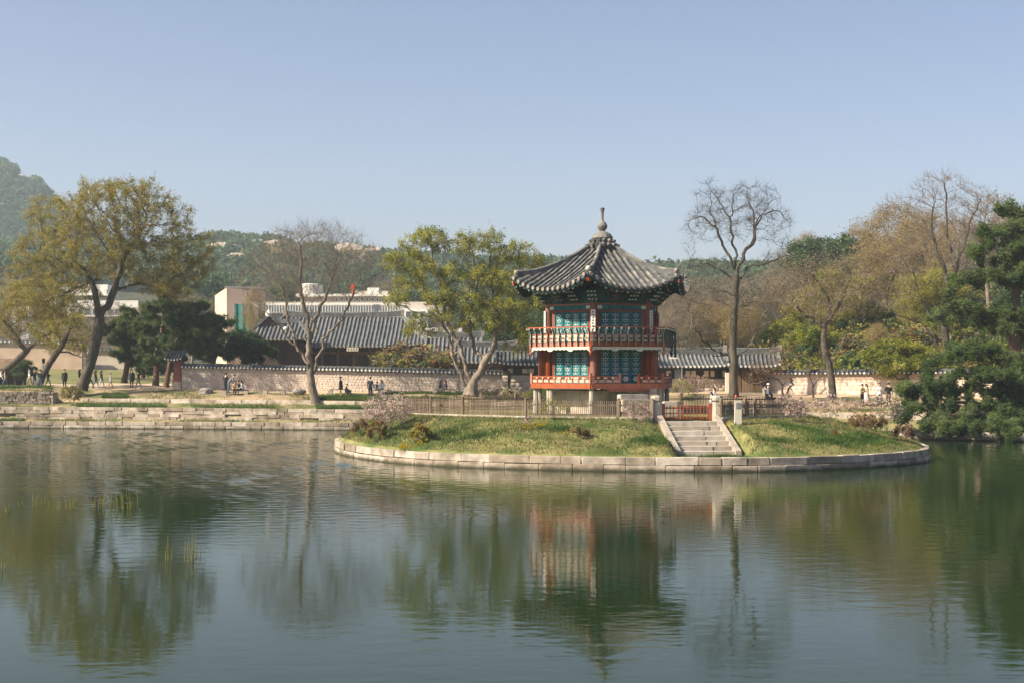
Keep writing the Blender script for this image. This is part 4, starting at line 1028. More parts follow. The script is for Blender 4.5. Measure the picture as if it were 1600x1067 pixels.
# rear tiled roof behind the kiosk
# ------------------------------------------------------------------ modern buildings far behind
def block(b, name, px0, px1, py0, py1, D, dep, m):
    return MB().obox((X(px0, D), D, Z(py1, D)), (X(px1, D) - X(px0, D), 0, 0), (0, dep, 0), (0, 0, Z(py0, D) - Z(py1, D))).obj(name, m, b)
def winrow(par, px0, px1, py0, py1, D, n, gap=.2, m='glass'):
    for i in range(n):
        a = px0 + (px1 - px0) * (i + gap / 2) / n; b = px0 + (px1 - px0) * (i + 1 - gap / 2) / n
        f_ = MB().obox((X(a, D), D - .12, Z(py1, D)), (X(b, D) - X(a, D), 0, 0), (0, .2, 0), (0, 0, Z(py0, D) - Z(py1, D))).obj('window', M['white'], par)
        e = .13; MB().obox((X(a, D) + e, D - .17, Z(py1, D) + e), (X(b, D) - X(a, D) - 2 * e, 0, 0), (0, .05, 0), (0, 0, Z(py0, D) - Z(py1, D) - 2 * e)).obj('pane', M[m], f_)
M['glass'] = mat('dark_glass', (.05, .07, .085), (.09, .115, .13), rough=.12, spec=.6)
M['beigefar'] = mat('beige_render', (.56, .41, .30), (.66, .50, .38), scale=.25)
M['net'] = mat('green_netting', (.05, .22, .17), (.09, .30, .23), scale=1)
D = 225
b = thing('museum_building', (X(520, D), D, 4), 'long white terraced modern building above the tiled hall roof', 'building')
block(b, 'lower_storey', 384, 700, 472, 560, D, 14, M['concrete'])
t_ = block(b, 'glazed_parapet', 399, 632, 474.5, 491, D - .4, .3, M['white']); winrow(t_, 402, 630, 476, 489, D - .5, 54, .16)
us_ = block(b, 'upper_storey', 470, 606, 463, 474, D + 2, 9, M['concrete']); winrow(us_, 506, 602, 465.5, 471.5, D + 1.95, 12, .3); block(b, 'roof_slab', 462, 612, 459.5, 463.5, D + 1, 11, M['white'])
block(b, 'round_block', 467, 498, 445, 464, D + 3, 5, M['white']); block(b, 'roof_block', 574, 592, 450, 460, D + 3, 4, M['white']); block(b, 'roof_block', 555, 606, 455, 460, D + 3.2, 4, M['concrete'])
MB().lathe([(1.6, Z(464, D)), (1.6, Z(444, D)), (1.45, Z(442.5, D))], (X(482, D), D + 2.6, 0), 16).obj('drum', M['white'], b)
w_ = block(b, 'window_wing', 628, 668, 482, 530, D - 4, 5, M['white']); winrow(w_, 632, 664, 486, 497, D - 4.05, 3); winrow(w_, 632, 664, 500, 511, D - 4.05, 3)
block(b, 'low_block', 664, 722, 512, 540, D - 6, 6, M['white'])
p = at(551, 452, D - 2); r_ = thing('red_beacon', (p.x, p.y, Z(463, D)), 'small red figure like marker standing on the white building roof', 'beacon')
MB().tube([(p.x, p.y, Z(464, D)), (p.x, p.y, Z(446, D))], .14, 6).obj('mast', M['firered'], r_); MB().box((p.x, p.y, Z(450, D)), (.5, .25, .9)).obj('panel', M['firered'], r_)
D = 235
b = thing('beige_block', (X(370, D), D, 4), 'windowless beige block with a stepped top behind the dark pines', 'building')
xa, xb, xc = X(330, D + 6), X(354, D), X(413, D + 3)
MB().add([(xa, D + 9, 4), (xb, D, 4), (xc, D + 3, 4), (xc, D + 15, 4), (xa, D + 9, Z(458, D)), (xb, D, Z(450, D)), (xc, D + 3, Z(455, D)), (xc, D + 15, Z(455, D))],
         [(0, 1, 5, 4), (1, 2, 6, 5), (2, 3, 7, 6), (4, 5, 6, 7)]).obj('body', M['beigefar'], b)
MB().obox((xb - .3, D - .15, Z(450.5, D)), (xc - xb + .5, 3.05, 0), (0, .3, 0), (0, 0, .35)).obj('parapet', M['concrete'], b)
D = 205; b = thing('netted_scaffold', (X(380, D), D, 4), 'green netted scaffold beside the beige block above the hall roof', 'scaffold')
block(b, 'netting', 366, 389, 475, 530, D, 3, M['net'])
for px in (366, 378, 389): MB().tube([at(px, 530, D - .15), at(px, 472, D - .15)], .07, 6).obj('pole', M['metal'], b)
D = 300
b = thing('apartment_building', (X(140, D), D, 6), 'white low building glimpsed through the branches of the big budding tree', 'building')
block(b, 'upper_storey', 82, 168, 445, 462, D + 3, 8, M['white']); block(b, 'lower_storey', 108, 216, 470, 496, D, 10, M['white']); block(b, 'storey', 60, 215, 495, 560, D - 2, 2, M['rubble'])
t_ = block(b, 'window_band', 105, 214, 481, 493, D - 2.4, .3, M['concrete']); winrow(t_, 108, 212, 482, 492, D - 2.5, 9)
D = 320
b = thing('white_house', (X(28, D), D, 6), 'small white house corner seen through olive branches at the far left', 'building')
block(b, 'body', 20, 45, 478, 540, D, 8, M['white']); winrow(b, 24, 42, 486, 500, D - .05, 2)
# lamp posts
p = ground(68, 136); lp = thing('lamp_post', p, 'thin lamp post with a lantern among the walkers at the left', 'lamp post')
MB().tube([p, p + UZ * 2.2], [.05, .04], 6).obj('pole', M['metal'], lp); MB().box(p + UZ * 1.9, (.28, .2, .35)).obj('junction_box', M['metal'], lp); MB().lathe([(.03, 2.2), (.14, 2.3), (.14, 2.55), (.2, 2.6), (.02, 2.75)], p, 8).obj('lantern', M['black'], lp)
p = ground(1065.5, 121); lp = thing('lamp_post', p, 'tall slim grey lamp post in front of the service building right of the pavilion', 'lamp post')
MB().tube([p, (p.x, p.y, Z(556, 121))], [.06, .045], 6).obj('pole', M['metal'], lp); MB().beam((p.x, p.y, Z(557, 121)), (p.x - .75, p.y - .2, Z(557.5, 121)), .05, .05).obj('arm', M['metal'], lp)
MB().box((p.x - .75, p.y - .2, Z(559, 121)), (.7, .22, .12)).obj('lamp_head', M['white'], lp)
# ------------------------------------------------------------------ hills with far woods
def hill(name, D0, D1, D2, ridge, px0, px1, step, label_mat):
    """ridge: [(px, py)] skyline at distance D1."""
    rp = np.array(ridge, float); V = []; rows = 22; pxs = list(range(px0, px1 + 1, step))
    def h(px, D):
        zr = Z(np.interp(px, rp[:, 0], rp[:, 1]), D1)
        if D <= D1: t = (D - D0) / (D1 - D0); f = t * (1.45 - .45 * t)
        else: f = 1 - ((D - D1) / (D2 - D1)) ** 1.3
        x = X(px, D)
        return 6 + (zr - 6) * f + 5 * math.sin(x * .021 + D * .013) * math.sin(math.pi * min(1, max(0, f))) * (.5 if f > .9 else 1)
    Ds = [D0 + (D1 - D0) * (i / 15) for i in range(16)] + [D1 + (D2 - D1) * i / 6 for i in range(1, 7)]
    for px in pxs:
        for D in Ds: V.append((X(px, D), D, h(px, D)))
    k = len(Ds); Fc = [(i * k + j, (i + 1) * k + j, (i + 1) * k + j + 1, i * k + j + 1) for i in range(len(pxs) - 1) for j in range(k - 1)]
    tag(link(name, mesh_np(name, V, [Fc], [label_mat], smooth=True)), kind='structure')
    return h
hA = hill('hill', 330, 640, 900, [(-700, 345), (0, 400), (200, 405), (300, 392), (330, 386), (350, 382), (420, 390), (470, 398), (530, 404), (580, 408), (640, 418), (800, 428), (1000, 440), (1300, 430), (1700, 410), (2300, 400)], -700, 2300, 40, M['forestfloor'])
hB = hill('mountain', 650, 1000, 1290, [(-900, 200), (-300, 180), (-100, 225), (-30, 256), (0, 262), (20, 271), (45, 284), (62, 295), (76, 312), (95, 330), (130, 365), (180, 388), (260, 405), (400, 425)], -700, 400, 25, M['forestfloor'])

def crown_tris(n, rng, rx, rz, size):
    """n leaf-clump triangles spread through a lumpy crown."""
    d = rng.normal(size=(n, 3)); d /= np.linalg.norm(d, axis=1)[:, None]; d[:, 2] = np.abs(d[:, 2]) * 1.05 - .12
    lump = 1 + .22 * np.sin(d[:, :1] * 5 + rng.uniform(0, 6)) * np.sin(d[:, 1:2] * 5 + rng.uniform(0, 6))
    c = d * lump * rng.uniform(.72, 1.0, (n, 1)) * np.array([rx, rx, rz])
    a = rng.normal(size=(n, 3)) ; a /= np.linalg.norm(a, axis=1)[:, None]
    b = np.cross(a, d + rng.normal(scale=.5, size=(n, 3))); b /= np.linalg.norm(b, axis=1)[:, None] + 1e-6
    s = size * rng.uniform(.6, 1.3, (n, 1))
    return c + a * s, c - a * s * .6 + b * s * .8, c - a * s * .6 - b * s * .8
def far_wood(name, hf, regions, n, mats, seed, sz=(3.6, 6.0), tn=75, patch=()):
    rng = np.random.default_rng(seed); Vs = []; mi = []; T = []
    for _ in range(n):
        px0, px1, D0, D1 = regions[rng.integers(len(regions))]
        px = rng.uniform(px0, px1); D = rng.uniform(D0, D1); x = X(px, D); z = hf(px, D); py = HY - (z - HC) * F / D
        kind = 0 if rng.random() < .86 else (1 if rng.random() < .75 else 2)
        for (ax, ay, rx_, ry_, kk) in patch:
            if ((px - ax) / rx_) ** 2 + ((py - ay) / ry_) ** 2 < 1: kind = kk
        if kind < 0: continue
        r = rng.uniform(*sz) * (1 if kind == 0 else .85); v0, v1, v2 = crown_tris(tn, rng, r * .62, r * rng.uniform(.75, 1.1), r * .17)
        v = np.stack([v0, v1, v2], 1).reshape(-1, 3) + np.array([x, D, z + r * .35]); Vs.append(v); mi += [kind] * tn; T.append(np.clip(rng.normal(rng.uniform(.25, .75), .15, tn), 0, 1))
    V = np.concatenate(Vs); Fc = np.arange(len(V)).reshape(-1, 3)
    tag(link(name, mesh_np(name, V, [Fc], mats, mi, tint=np.concatenate(T))), kind='stuff')
far_wood('far_woods', hA, [(300, 640, 420, 660), (640, 1100, 480, 660), (1080, 1350, 520, 660), (-20, 320, 450, 650), (640, 1300, 335, 500)], 6600, [M['leafpinedark'], M['leafbrown'], M['leaftan']], 3,
         patch=((375, 416, 13, 6, 2), (350, 402, 10, 5, 2), (405, 428, 16, 8, 1), (430, 412, 16, 7, 2), (545, 412, 24, 6, 2), (590, 408, 16, 5, 2), (560, 425, 20, 10, 1), (470, 400, 18, 8, 1)))
far_wood('mountain_woods', hB, [(-60, 90, 720, 1010), (-60, 90, 800, 1010), (60, 400, 800, 1010)], 3600, [M['leafpinedark'], M['leafdark'], M['leafpinedark']], 5, (4.5, 7), 60, patch=((34, 286, 18, 11, -1), (62, 300, 8, 4, -1), (8, 330, 14, 5, 1),))
p = at(34, 290, 960)
def rock(name, p, r, label, cat, m, seed=1, sub=3, squash=(1, 1, 1)):
    bm = bmesh.new(); bmesh.ops.create_icosphere(bm, subdivisions=sub, radius=1); rr = random.Random(seed); ph = [rr.uniform(0, 6) for _ in range(6)]
    for v in bm.verts:
        c = v.co; k = 1 + .16 * math.sin(c.x * 3 + ph[0]) * math.sin(c.y * 3 + ph[1]) + .12 * math.sin(c.z * 5 + ph[2]) + .09 * math.sin(c.x * 8 + c.z * 6 + ph[3])
        v.co = Vector((c.x * r * squash[0], c.y * r * squash[1], c.z * r * squash[2])) * k
    me = bpy.data.meshes.new(name); bm.to_mesh(me); bm.free(); me.materials.append(m); o = link(name, me); o.location = p
    if cat: tag(o, label, cat)
    else: tag(o, kind='structure')
    return o
for (px_, py_, r_, sd_) in ((62, 302, 5, 4), (48, 292, 4, 7)):
    D_ = 985; rock('mountain_rock', (X(px_, D_), D_, hB(px_, D_) - 1), r_, None, None, M['palerock'], sd_, 3, (1.3, 1, .6))
for (px_, D_, r_, sd_) in ((352, 560, 5, 1), (375, 530, 4, 2), (430, 590, 6, 3), (545, 600, 7, 4), (565, 590, 5, 5), (590, 600, 5, 6), (530, 610, 4, 7), (395, 600, 4, 8)):
    rock('hill_rock', (X(px_, D_), D_, hA(px_, D_) + 3.0), r_, None, None, M['palerock'], sd_, 2, (1.5, 1, .55))
rock('mountain_rock', (p.x, 965, hB(34, 965) - 1), 8, None, None, M['palerock'], 3, 4, (1.1, 1.0, .7))

# ------------------------------------------------------------------ trees grown through the crown's own volume
def frusta(P0, P1, N0, N1, R0, R1, k):
    def ring(P, N, Rr):
        ref = np.where(np.abs(N @ np.array([.93, .36, .08]))[:, None] < .85, np.array([.93, .36, .08]), np.array([0, .3, .95]))
        u = np.cross(N, ref); u /= np.linalg.norm(u, axis=1)[:, None] + 1e-9; w = np.cross(N, u)
        a = 2 * np.pi * np.arange(k) / k
        return P[:, None] + (u[:, None] * np.cos(a)[None, :, None] + w[:, None] * np.sin(a)[None, :, None]) * Rr[:, None, None]
    n = len(P0); V = np.concatenate([ring(P0, N0, R0), ring(P1, N1, R1)], 1).reshape(-1, 3)
    b = (np.arange(n) * 2 * k)[:, None]; i = np.arange(k)[None]; j = (i + 1) % k
    return V, np.stack([b + i, b + j, b + k + j, b + k + i], -1).reshape(-1, 4)
def norm(a): return a / (np.linalg.norm(a, axis=-1, keepdims=True) + 1e-9)

def colonize(P, par, attr, step, kill, rng, infl=1e9, up=.08, jit=.18, iters=160, maxn=5200):
    P = [np.array(p, float) for p in P]; par = list(par); kids = [0] * len(P)
    PA = np.array(P); d = np.full(len(attr), 1e9); ix = np.zeros(len(attr), int)
    for c in range(0, len(PA), 200):
        dd = np.linalg.norm(attr[:, None] - PA[None, c:c + 200], axis=2); m = dd.argmin(1); v = dd[np.arange(len(attr)), m]; b = v < d; d[b] = v[b]; ix[b] = m[b] + c
    alive = d > kill
    for _ in range(iters):
        act = np.nonzero(alive & (d < infl))[0]
        if len(act) == 0 or len(P) > maxn: break
        PA = np.array(P); dirs = norm(attr[act] - PA[ix[act]]); acc = np.zeros((len(P), 3)); np.add.at(acc, ix[act], dirs)
        src = np.unique(ix[act]); src = src[[kids[s] < 3 for s in src]]
        if len(src) == 0: break
        nd = norm(norm(acc[src]) + rng.normal(scale=jit, size=(len(src), 3)) + np.array([0, 0, up])); new = PA[src] + nd * step
        base = len(P)
        for s, q in zip(src, new): P.append(q); par.append(int(s)); kids.append(0); kids[s] += 1
        for c in range(0, len(new), 200):
            dd = np.linalg.norm(attr[:, None] - new[None, c:c + 200], axis=2); m = dd.argmin(1); v = dd[np.arange(len(attr)), m]; b = v < d; d[b] = v[b]; ix[b] = m[b] + base + c
        alive &= d > kill
    return np.array(P), np.array(par)

def blob_points(blobs, n, rng, shell=.35):
    vol = np.array([b[2][0] * b[2][1] * b[2][2] for b in blobs]) ** .8; cnt = np.maximum(4, (n * vol / vol.sum()).astype(int)); out = []
    for (c, _, r), m in zip([(b[0], b[1], b[2]) for b in blobs], cnt):
        d = norm(rng.normal(size=(m, 3))); rad = rng.uniform(shell, 1, (m, 1)) ** .6; out.append(np.array(c) + d * rad * np.array(r))
    return np.concatenate(out)

def grow(name, trunks, blobs, seed, n=700, step=.45, kill=.8, rbase=.4, r0=.012, twigs=(3, .8), twig_r=.007, leaf=None, bark='bark', twigm='twig', up=.08, jit=.18, wig=.06, flare=.5, shell=.35, split_r=.05, droop=0, tw_every=.045, maxn=5200, tw_seg=3, spread=.9):
    """trunks: lists of world points (first = stem from the base). blobs: [(centre, None, radii)]. Returns meshes (trunk, branches, leaves)."""
    rng = np.random.default_rng(seed); P = []; par = []
    for ti, tr in enumerate(trunks):
        pts = [np.array(p, float) for p in tr]; last = -1
        if ti: 
            last = int(np.argmin([np.linalg.norm(p - pts[0]) for p in P])); pts[0] = P[last]
        else: P.append(pts[0]); par.append(-1); last = 0
        for a, b in zip(pts, pts[1:]):
            m = max(1, int(round(np.linalg.norm(b - a) / step)))
            ph = rng.uniform(0, 6.28, 3); am = rng.uniform(.5, 1.3, 3) * wig * (.35 if ti == 0 else 1.2)
            for i in range(1, m + 1):
                q = a + (b - a) * i / m + am * (np.sin(ph + 6.28 * i / m * rng.uniform(.9, 1.1)) - np.sin(ph)) * (1 if i < m else 0); P.append(q); par.append(last); last = len(P) - 1
    ntr = len(P)
    if blobs:
        attr = blob_points(blobs, n, rng, shell); P, par = colonize(P, par, attr, step, kill, rng, up=up, jit=jit, maxn=maxn)
    else: P, par = np.array(P), np.array(par)
    N = len(P); nk = np.bincount(par[par >= 0], minlength=N); tips = max(2, int((nk == 0).sum()))
    e = max(1.7, math.log(tips) / math.log(rbase / r0)); acc = np.where(nk == 0, r0 ** e, 0.0)
    order = np.argsort(-np.arange(N))
    for i in range(N - 1, 0, -1): acc[par[i]] += acc[i]
    rad = acc ** (1 / e); rad *= 1 + (rbase / rad[0] - 1) * np.clip((rad / rad[0]), 0, 1) ** .5
    L0 = np.linalg.norm(P - P[0], axis=1); trunkmask = rad > .5 * rbase; rad = np.where(trunkmask, rad * (1 + flare * np.exp(-L0 / (1.2 * rbase))), rad)
    if droop: P[:, 2] -= droop * np.clip(1 - rad / (rbase * .3), 0, 1) * np.linalg.norm(P[:, :2] - P[0, :2], axis=1) ** 1.3 * .05
    main = np.full(N, -1); best = np.zeros(N)
    for i in range(1, N):
        p = par[i]
        if acc[i] > best[p]: best[p] = acc[i]; main[p] = i
    din = np.zeros((N, 3)); din[1:] = norm(P[1:] - P[par[1:]]); din[0] = (0, 0, 1)
    nn = din.copy(); hm = main >= 0; nn[hm] = norm(din[hm] + din[main[hm]])
    c = np.arange(1, N); p = par[c]; ism = main[p] == c
    N0 = np.where(ism[:, None], nn[p], din[c]); R0 = np.where(ism, rad[p], np.minimum(rad[p], rad[c] * 1.15))
    thick = np.maximum(R0, rad[c]) > split_r
    out = []
    for msk, k in ((thick, 7), (~thick, 3)):
        if msk.sum() == 0: out.append(None); continue
        out.append(frusta(P[p[msk]], P[c[msk]], N0[msk], nn[c[msk]], R0[msk], rad[c[msk]], k))
    # twigs
    thin = np.nonzero((rad < tw_every) & (np.arange(N) >= min(ntr, N - 1)))[0]
    TP = None
    if twigs and len(thin):
        m, tl = twigs; src = np.repeat(thin, m); s = P[src] ; dr = norm(din[src] * .55 + rng.normal(scale=spread * .62, size=(len(src), 3)) + np.array([0, 0, .12 + up]))
        tl_ = tl * rng.uniform(.5, 1.3, (len(src), 1)); segs = []; q = s; allp = [s]
        for k_ in range(tw_seg):
            q2 = q + dr * tl_ / tw_seg; f0 = 1 - k_ / tw_seg * .75; f1 = 1 - (k_ + 1) / tw_seg * .75
            segs.append(frusta(q, q2, dr, dr, np.full(len(q), twig_r * f0), np.full(len(q), twig_r * f1), 3))
            dr = norm(dr + rng.normal(scale=.28, size=dr.shape) + np.array([0, 0, .05])); q = q2; allp.append(q)
        o = 0; Vs, Fs = [], []
        base = out[1]
        if base is not None: Vs.append(base[0]); Fs.append(base[1]); o = len(base[0])
        for v, f in segs: Vs.append(v); Fs.append(f + o); o += len(v)
        out[1] = (np.concatenate(Vs), np.concatenate(Fs)); TP = np.stack(allp, 1)
    meshes = {}
    if out[0] is not None: meshes['trunk'] = mesh_np('trunk', out[0][0], [out[0][1]], [M[bark]], smooth=True)
    if out[1] is not None: meshes['branches'] = mesh_np('branches', out[1][0], [out[1][1]], [M[twigm]])
    if leaf:
        kind, per, size, mats = leaf['kind'], leaf['n'], leaf['size'], leaf['mat']
        if TP is None: TP = P[thin][:, None].repeat(2, 1)
        nt = len(TP); src = rng.integers(0, nt, int(per)); t = rng.uniform(0.15, 1, int(per)) * (TP.shape[1] - 1); i0 = np.minimum(t.astype(int), TP.shape[1] - 2); fr = (t - i0)[:, None]
        c = TP[src, i0] * (1 - fr) + TP[src, i0 + 1] * fr + rng.normal(scale=leaf.get('spread', .12), size=(len(src), 3))
        tn_tree = rng.uniform(0, 1, nt)[src]
        if kind == 'needle':
            m = leaf.get('m', 9); c = np.repeat(c, m, 0); d = norm(rng.normal(size=(len(c), 3)) * np.array([1, 1, .6]) + np.array([0, 0, .55])); ln = size * rng.uniform(.6, 1.25, (len(c), 1))
            sd_ = norm(np.cross(d, rng.normal(size=(len(c), 3)))) * leaf.get('w', .022)
            V = np.stack([c - sd_, c + sd_, c + d * ln], 1).reshape(-1, 3); Fc = np.arange(len(V)).reshape(-1, 3); T = np.repeat(tn_tree, m)
        else:
            a = norm(rng.normal(size=(len(c), 3)) + np.array([0, 0, leaf.get('flat', 0) * 0])); b = norm(np.cross(a, rng.normal(size=(len(c), 3)) + np.array([0, 0, leaf.get('flat', .6)])))
            s = size * rng.uniform(.55, 1.3, (len(c), 1)); V = np.stack([c - a * s, c + b * s * .55, c + a * s, c - b * s * .55], 1).reshape(-1, 3); Fc = np.arange(len(V)).reshape(-1, 4); T = tn_tree
        T = np.clip(T + rng.normal(scale=.12, size=len(T)), 0, 1)
        mats = mats if isinstance(mats, list) else [mats]
        mi = None
        if len(mats) > 1: mi = (np.repeat(rng.random(nt)[src], m) if kind == 'needle' else rng.random(nt)[src]); mi = (mi * len(mats)).astype(int)
        meshes['crown'] = mesh_np('crown', V, [Fc], [M[x] for x in mats], mi, tint=T)
    return meshes
def plant(name, label, cat, base, meshes, group=None, names=('trunk', 'branches', 'crown')):
    t = thing(name, base, label, cat, group)
    for k in names:
        if k in meshes: link(k, meshes[k], t)
    return t
def W_(pts, D): return [at(q[0], q[1], D + (q[2] if len(q) > 2 else 0)) for q in pts]
def B_(bl, D):
    out = []
    for b in bl:
        px, py, rx, ry = b[:4]; dd = b[4] if len(b) > 4 else 0; rd = b[5] if len(b) > 5 else rx
        out.append((at(px, py, D + dd), None, (rx * D / F, rd * D / F, ry * D / F)))
    return out
def tree(name, label, cat, D, trunks, blobs, seed, group=None, **kw):
    tr = [W_(t, D) for t in trunks]; me = grow(name, tr, B_(blobs, D), seed, **kw); return plant(name, label, cat, tr[0][0], me, group)

# big budding tree on the left
tree('budding_tree', 'biggest wide tree with olive buds and a dark leaning trunk among the walkers', 'tree', 127,
     [[(126, 609), (133, 590), (145, 555), (153, 520), (157, 492)],
      [(157, 492), (168, 480), (178, 455), (188, 425), (195, 398), (186, 372, 1)], [(156, 500), (150, 468, -1), (142, 440, -1), (128, 418, -1), (112, 405, -2)],
      [(178, 455), (200, 446), (222, 444, 1), (250, 448, 2)], [(142, 440), (118, 450), (98, 462, 2), (80, 470, 2)], [(195, 398), (215, 375, 2), (228, 345, 2)], [(128, 418), (95, 408, 1), (62, 392, 2)], [(188, 425), (170, 395, 4), (150, 365, 4)]],
     [(175, 322, 80, 45), (95, 345, 55, 45, 1), (245, 350, 60, 48), (200, 300, 40, 22, 1), (60, 400, 45, 50), (285, 400, 45, 45), (150, 390, 90, 50), (40, 440, 40, 40), (250, 430, 60, 35, 2), (306, 388, 36, 32), (100, 455, 60, 35), (60, 470, 60, 40), (235, 295, 30, 15), (180, 293, 25, 15), (312, 420, 26, 28), (275, 455, 40, 18)], 21,
     n=2600, step=.40, kill=.62, rbase=.45, r0=.013, twigs=(4, .8), twig_r=.009, bark='bark', twigm='bark', maxn=10000, up=.04, wig=.05, split_r=.06,
     leaf=dict(kind='leaf', n=185000, size=.055, mat=['leafolive', 'leafolive', 'leaftan', 'leafolive'], spread=.08, flat=.3))
# two leaning trees at the far left
tree('leaning_tree', 'olive leaning tree at the far left edge whose trunk slants out over the kiosk', 'tree', 136, [[(-8, 590), (20, 568), (42, 548), (58, 534), (70, 520)], [(58, 534), (85, 514), (105, 506)], [(42, 548), (20, 520, 1), (0, 495, 1)]],
     [(20, 470, 50, 40), (-20, 460, 40, 50), (70, 495, 45, 28), (105, 498, 35, 20), (10, 510, 40, 25), (55, 455, 45, 30)], 22, n=500, step=.45, kill=.9, rbase=.33, twigs=(4, .9), twig_r=.010, leaf=dict(kind='leaf', n=42000, size=.05, mat=['leafolive', 'leafolive', 'leaftan'], spread=.12), twigm='bark')
tree('leaning_tree', 'mostly bare leaning tree beside the big budding tree, trunk arching over the walkers', 'tree', 134, [[(58, 603), (66, 588), (78, 566), (88, 552), (98, 540)], [(88, 552), (108, 550), (126, 558), (140, 552)], [(98, 540), (106, 520, 1), (118, 500, 1)]],
     [(100, 505, 40, 22), (75, 515, 35, 20), (130, 525, 28, 22), (125, 545, 22, 14), (90, 535, 40, 12)], 23, n=300, step=.4, kill=.75, rbase=.30, twigs=(4, .7), twig_r=.009, leaf=dict(kind='leaf', n=6000, size=.08, mat=['leafolive'], spread=.12), twigm='bark')

# bare tree on the lower ledge
tree('bare_tree', 'bare pale-barked tree forking low on the grassy ledge in front of the grey wall', 'tree', 121.5,
     [[(494, 637), (490, 615), (486, 598), (484, 582)],
      [(484, 582), (478, 565), (466, 548), (450, 530), (430, 518, 1)], [(485, 583), (483, 560), (482, 540), (480, 515), (481, 495), (478, 470, 1)], [(486, 586), (494, 566), (502, 548), (504, 530), (520, 515), (535, 500), (545, 478), (552, 455)],
      [(482, 540), (488, 520), (490, 500), (500, 478), (512, 455), (525, 420)], [(466, 548), (458, 520), (449, 500), (448, 475), (440, 450), (420, 425)], [(504, 530), (494, 510, 2), (486, 480, 2)], [(450, 530), (430, 500, -1), (405, 480, -1), (380, 465)], [(481, 495), (470, 460), (470, 420), (468, 380)]],
     [(480, 385, 75, 33), (430, 410, 50, 35), (540, 400, 50, 40), (500, 370, 55, 22), (400, 440, 35, 30), (575, 420, 40, 35), (490, 440, 80, 35), (570, 455, 30, 22), (440, 460, 45, 25)], 31,
     n=2600, step=.36, kill=.5, rbase=.36, r0=.008, twigs=(6, 1.05), twig_r=.0062, bark='barkpale', twigm='twig', up=.30, jit=.14, maxn=9000, split_r=.035, flare=.8)
# green tree left of the pavilion
gb_ = [(672, 372, 30, 20), (640, 392, 26, 22), (720, 385, 28, 20), (762, 380, 30, 20), (800, 398, 34, 22), (835, 410, 25, 16), (615, 410, 22, 14), (660, 420, 34, 16), (640, 440, 30, 14), (700, 430, 28, 16), (745, 435, 32, 22), (790, 440, 40, 20), (690, 465, 36, 18), (735, 475, 40, 18), (620, 465, 22, 10), (790, 480, 45, 16), (835, 475, 36, 16), (770, 505, 38, 14), (690, 495, 30, 12), (820, 515, 32, 14), (650, 520, 26, 9), (612, 470, 20, 8), (810, 540, 26, 8), (730, 505, 30, 14)]
tree('leafing_tree', 'many-stemmed tree in fresh yellow-green leaf between the tiled hall and the pavilion', 'tree', 119,
     [[(735, 618), (737, 606), (740, 596)],
      [(733, 612), (722, 592), (712, 570), (705, 550), (700, 525), (690, 505), (682, 480), (668, 455), (655, 435)], [(736, 606), (728, 580), (722, 555), (716, 535), (705, 515), (695, 490), (690, 460)],
      [(740, 596), (752, 578), (760, 560), (770, 545), (772, 520), (785, 500), (800, 480), (812, 455)], [(742, 598), (760, 575), (778, 558), (795, 545), (810, 535)], [(760, 560), (742, 548, 1), (736, 525, 1), (733, 500), (740, 470), (745, 435), (740, 400)],
      [(716, 535), (730, 520, -1), (735, 500, -1)], [(690, 505), (660, 492), (635, 480), (615, 472)], [(690, 460), (680, 425), (675, 390)], [(785, 500), (770, 470, 2), (765, 430, 2), (768, 395)], [(800, 480), (825, 470), (840, 455)]],
     gb_, 41, n=1500, step=.40, kill=.6, rbase=.50, r0=.010, twigs=(3, .55), twig_r=.008, bark='barkpale', twigm='twig', up=.03, split_r=.04, shell=.45, maxn=5500,
     leaf=dict(kind='leaf', n=80000, size=.072, mat=['leafgreen', 'leafgreen', 'leafolive', 'leafmaple'], spread=.15, flat=1.2))
# tall bare tree right of the pavilion
tree('bare_tree', 'tall dark bare tree with a straight trunk and crooked limbs right of the pavilion', 'tree', 117,
     [[(1146, 622), (1146, 590), (1145, 545), (1147, 500), (1149, 460), (1151, 432)],
      [(1151, 432), (1142, 405), (1128, 378), (1118, 355), (1100, 340), (1078, 345), (1066, 342)], [(1151, 432), (1152, 400), (1146, 370), (1140, 340), (1125, 318), (1112, 300), (1095, 300)], [(1151, 432), (1160, 408), (1172, 385), (1180, 355), (1190, 335), (1215, 330), (1232, 334)], [(1172, 385), (1178, 350, 1), (1172, 320, 1), (1168, 295, 1)],
      [(1151, 436), (1175, 415), (1205, 408), (1235, 400)], [(1149, 438), (1125, 422), (1100, 412), (1075, 416)], [(1180, 355), (1200, 320), (1220, 305)], [(1118, 355), (1108, 330), (1110, 305), (1102, 285)],
      [(1146, 560), (1130, 555), (1112, 545), (1095, 525, -1), (1082, 495, -1), (1078, 470)], [(1147, 570), (1165, 548), (1182, 520), (1205, 505), (1232, 485)], [(1148, 485), (1170, 475, 2), (1200, 478, 2)], [(1148, 462), (1125, 455, -2), (1095, 448, -2)], [(1130, 555), (1105, 545), (1075, 545)], [(1140, 340), (1146, 315), (1150, 292)]],
     [(1150, 330, 70, 42), (1105, 345, 40, 35), (1200, 345, 42, 38), (1085, 365, 25, 25), (1215, 385, 30, 25), (1110, 300, 30, 15), (1180, 300, 40, 16), (1110, 415, 40, 15), (1205, 410, 35, 12), (1085, 470, 40, 30), (1195, 470, 45, 25), (1070, 520, 35, 25), (1220, 500, 25, 20)], 51,
     n=1900, step=.36, kill=.52, rbase=.36, r0=.010, twigs=(6, .8), twig_r=.007, bark='bark', twigm='bark', up=.06, jit=.36, wig=.10, maxn=8000, split_r=.04)
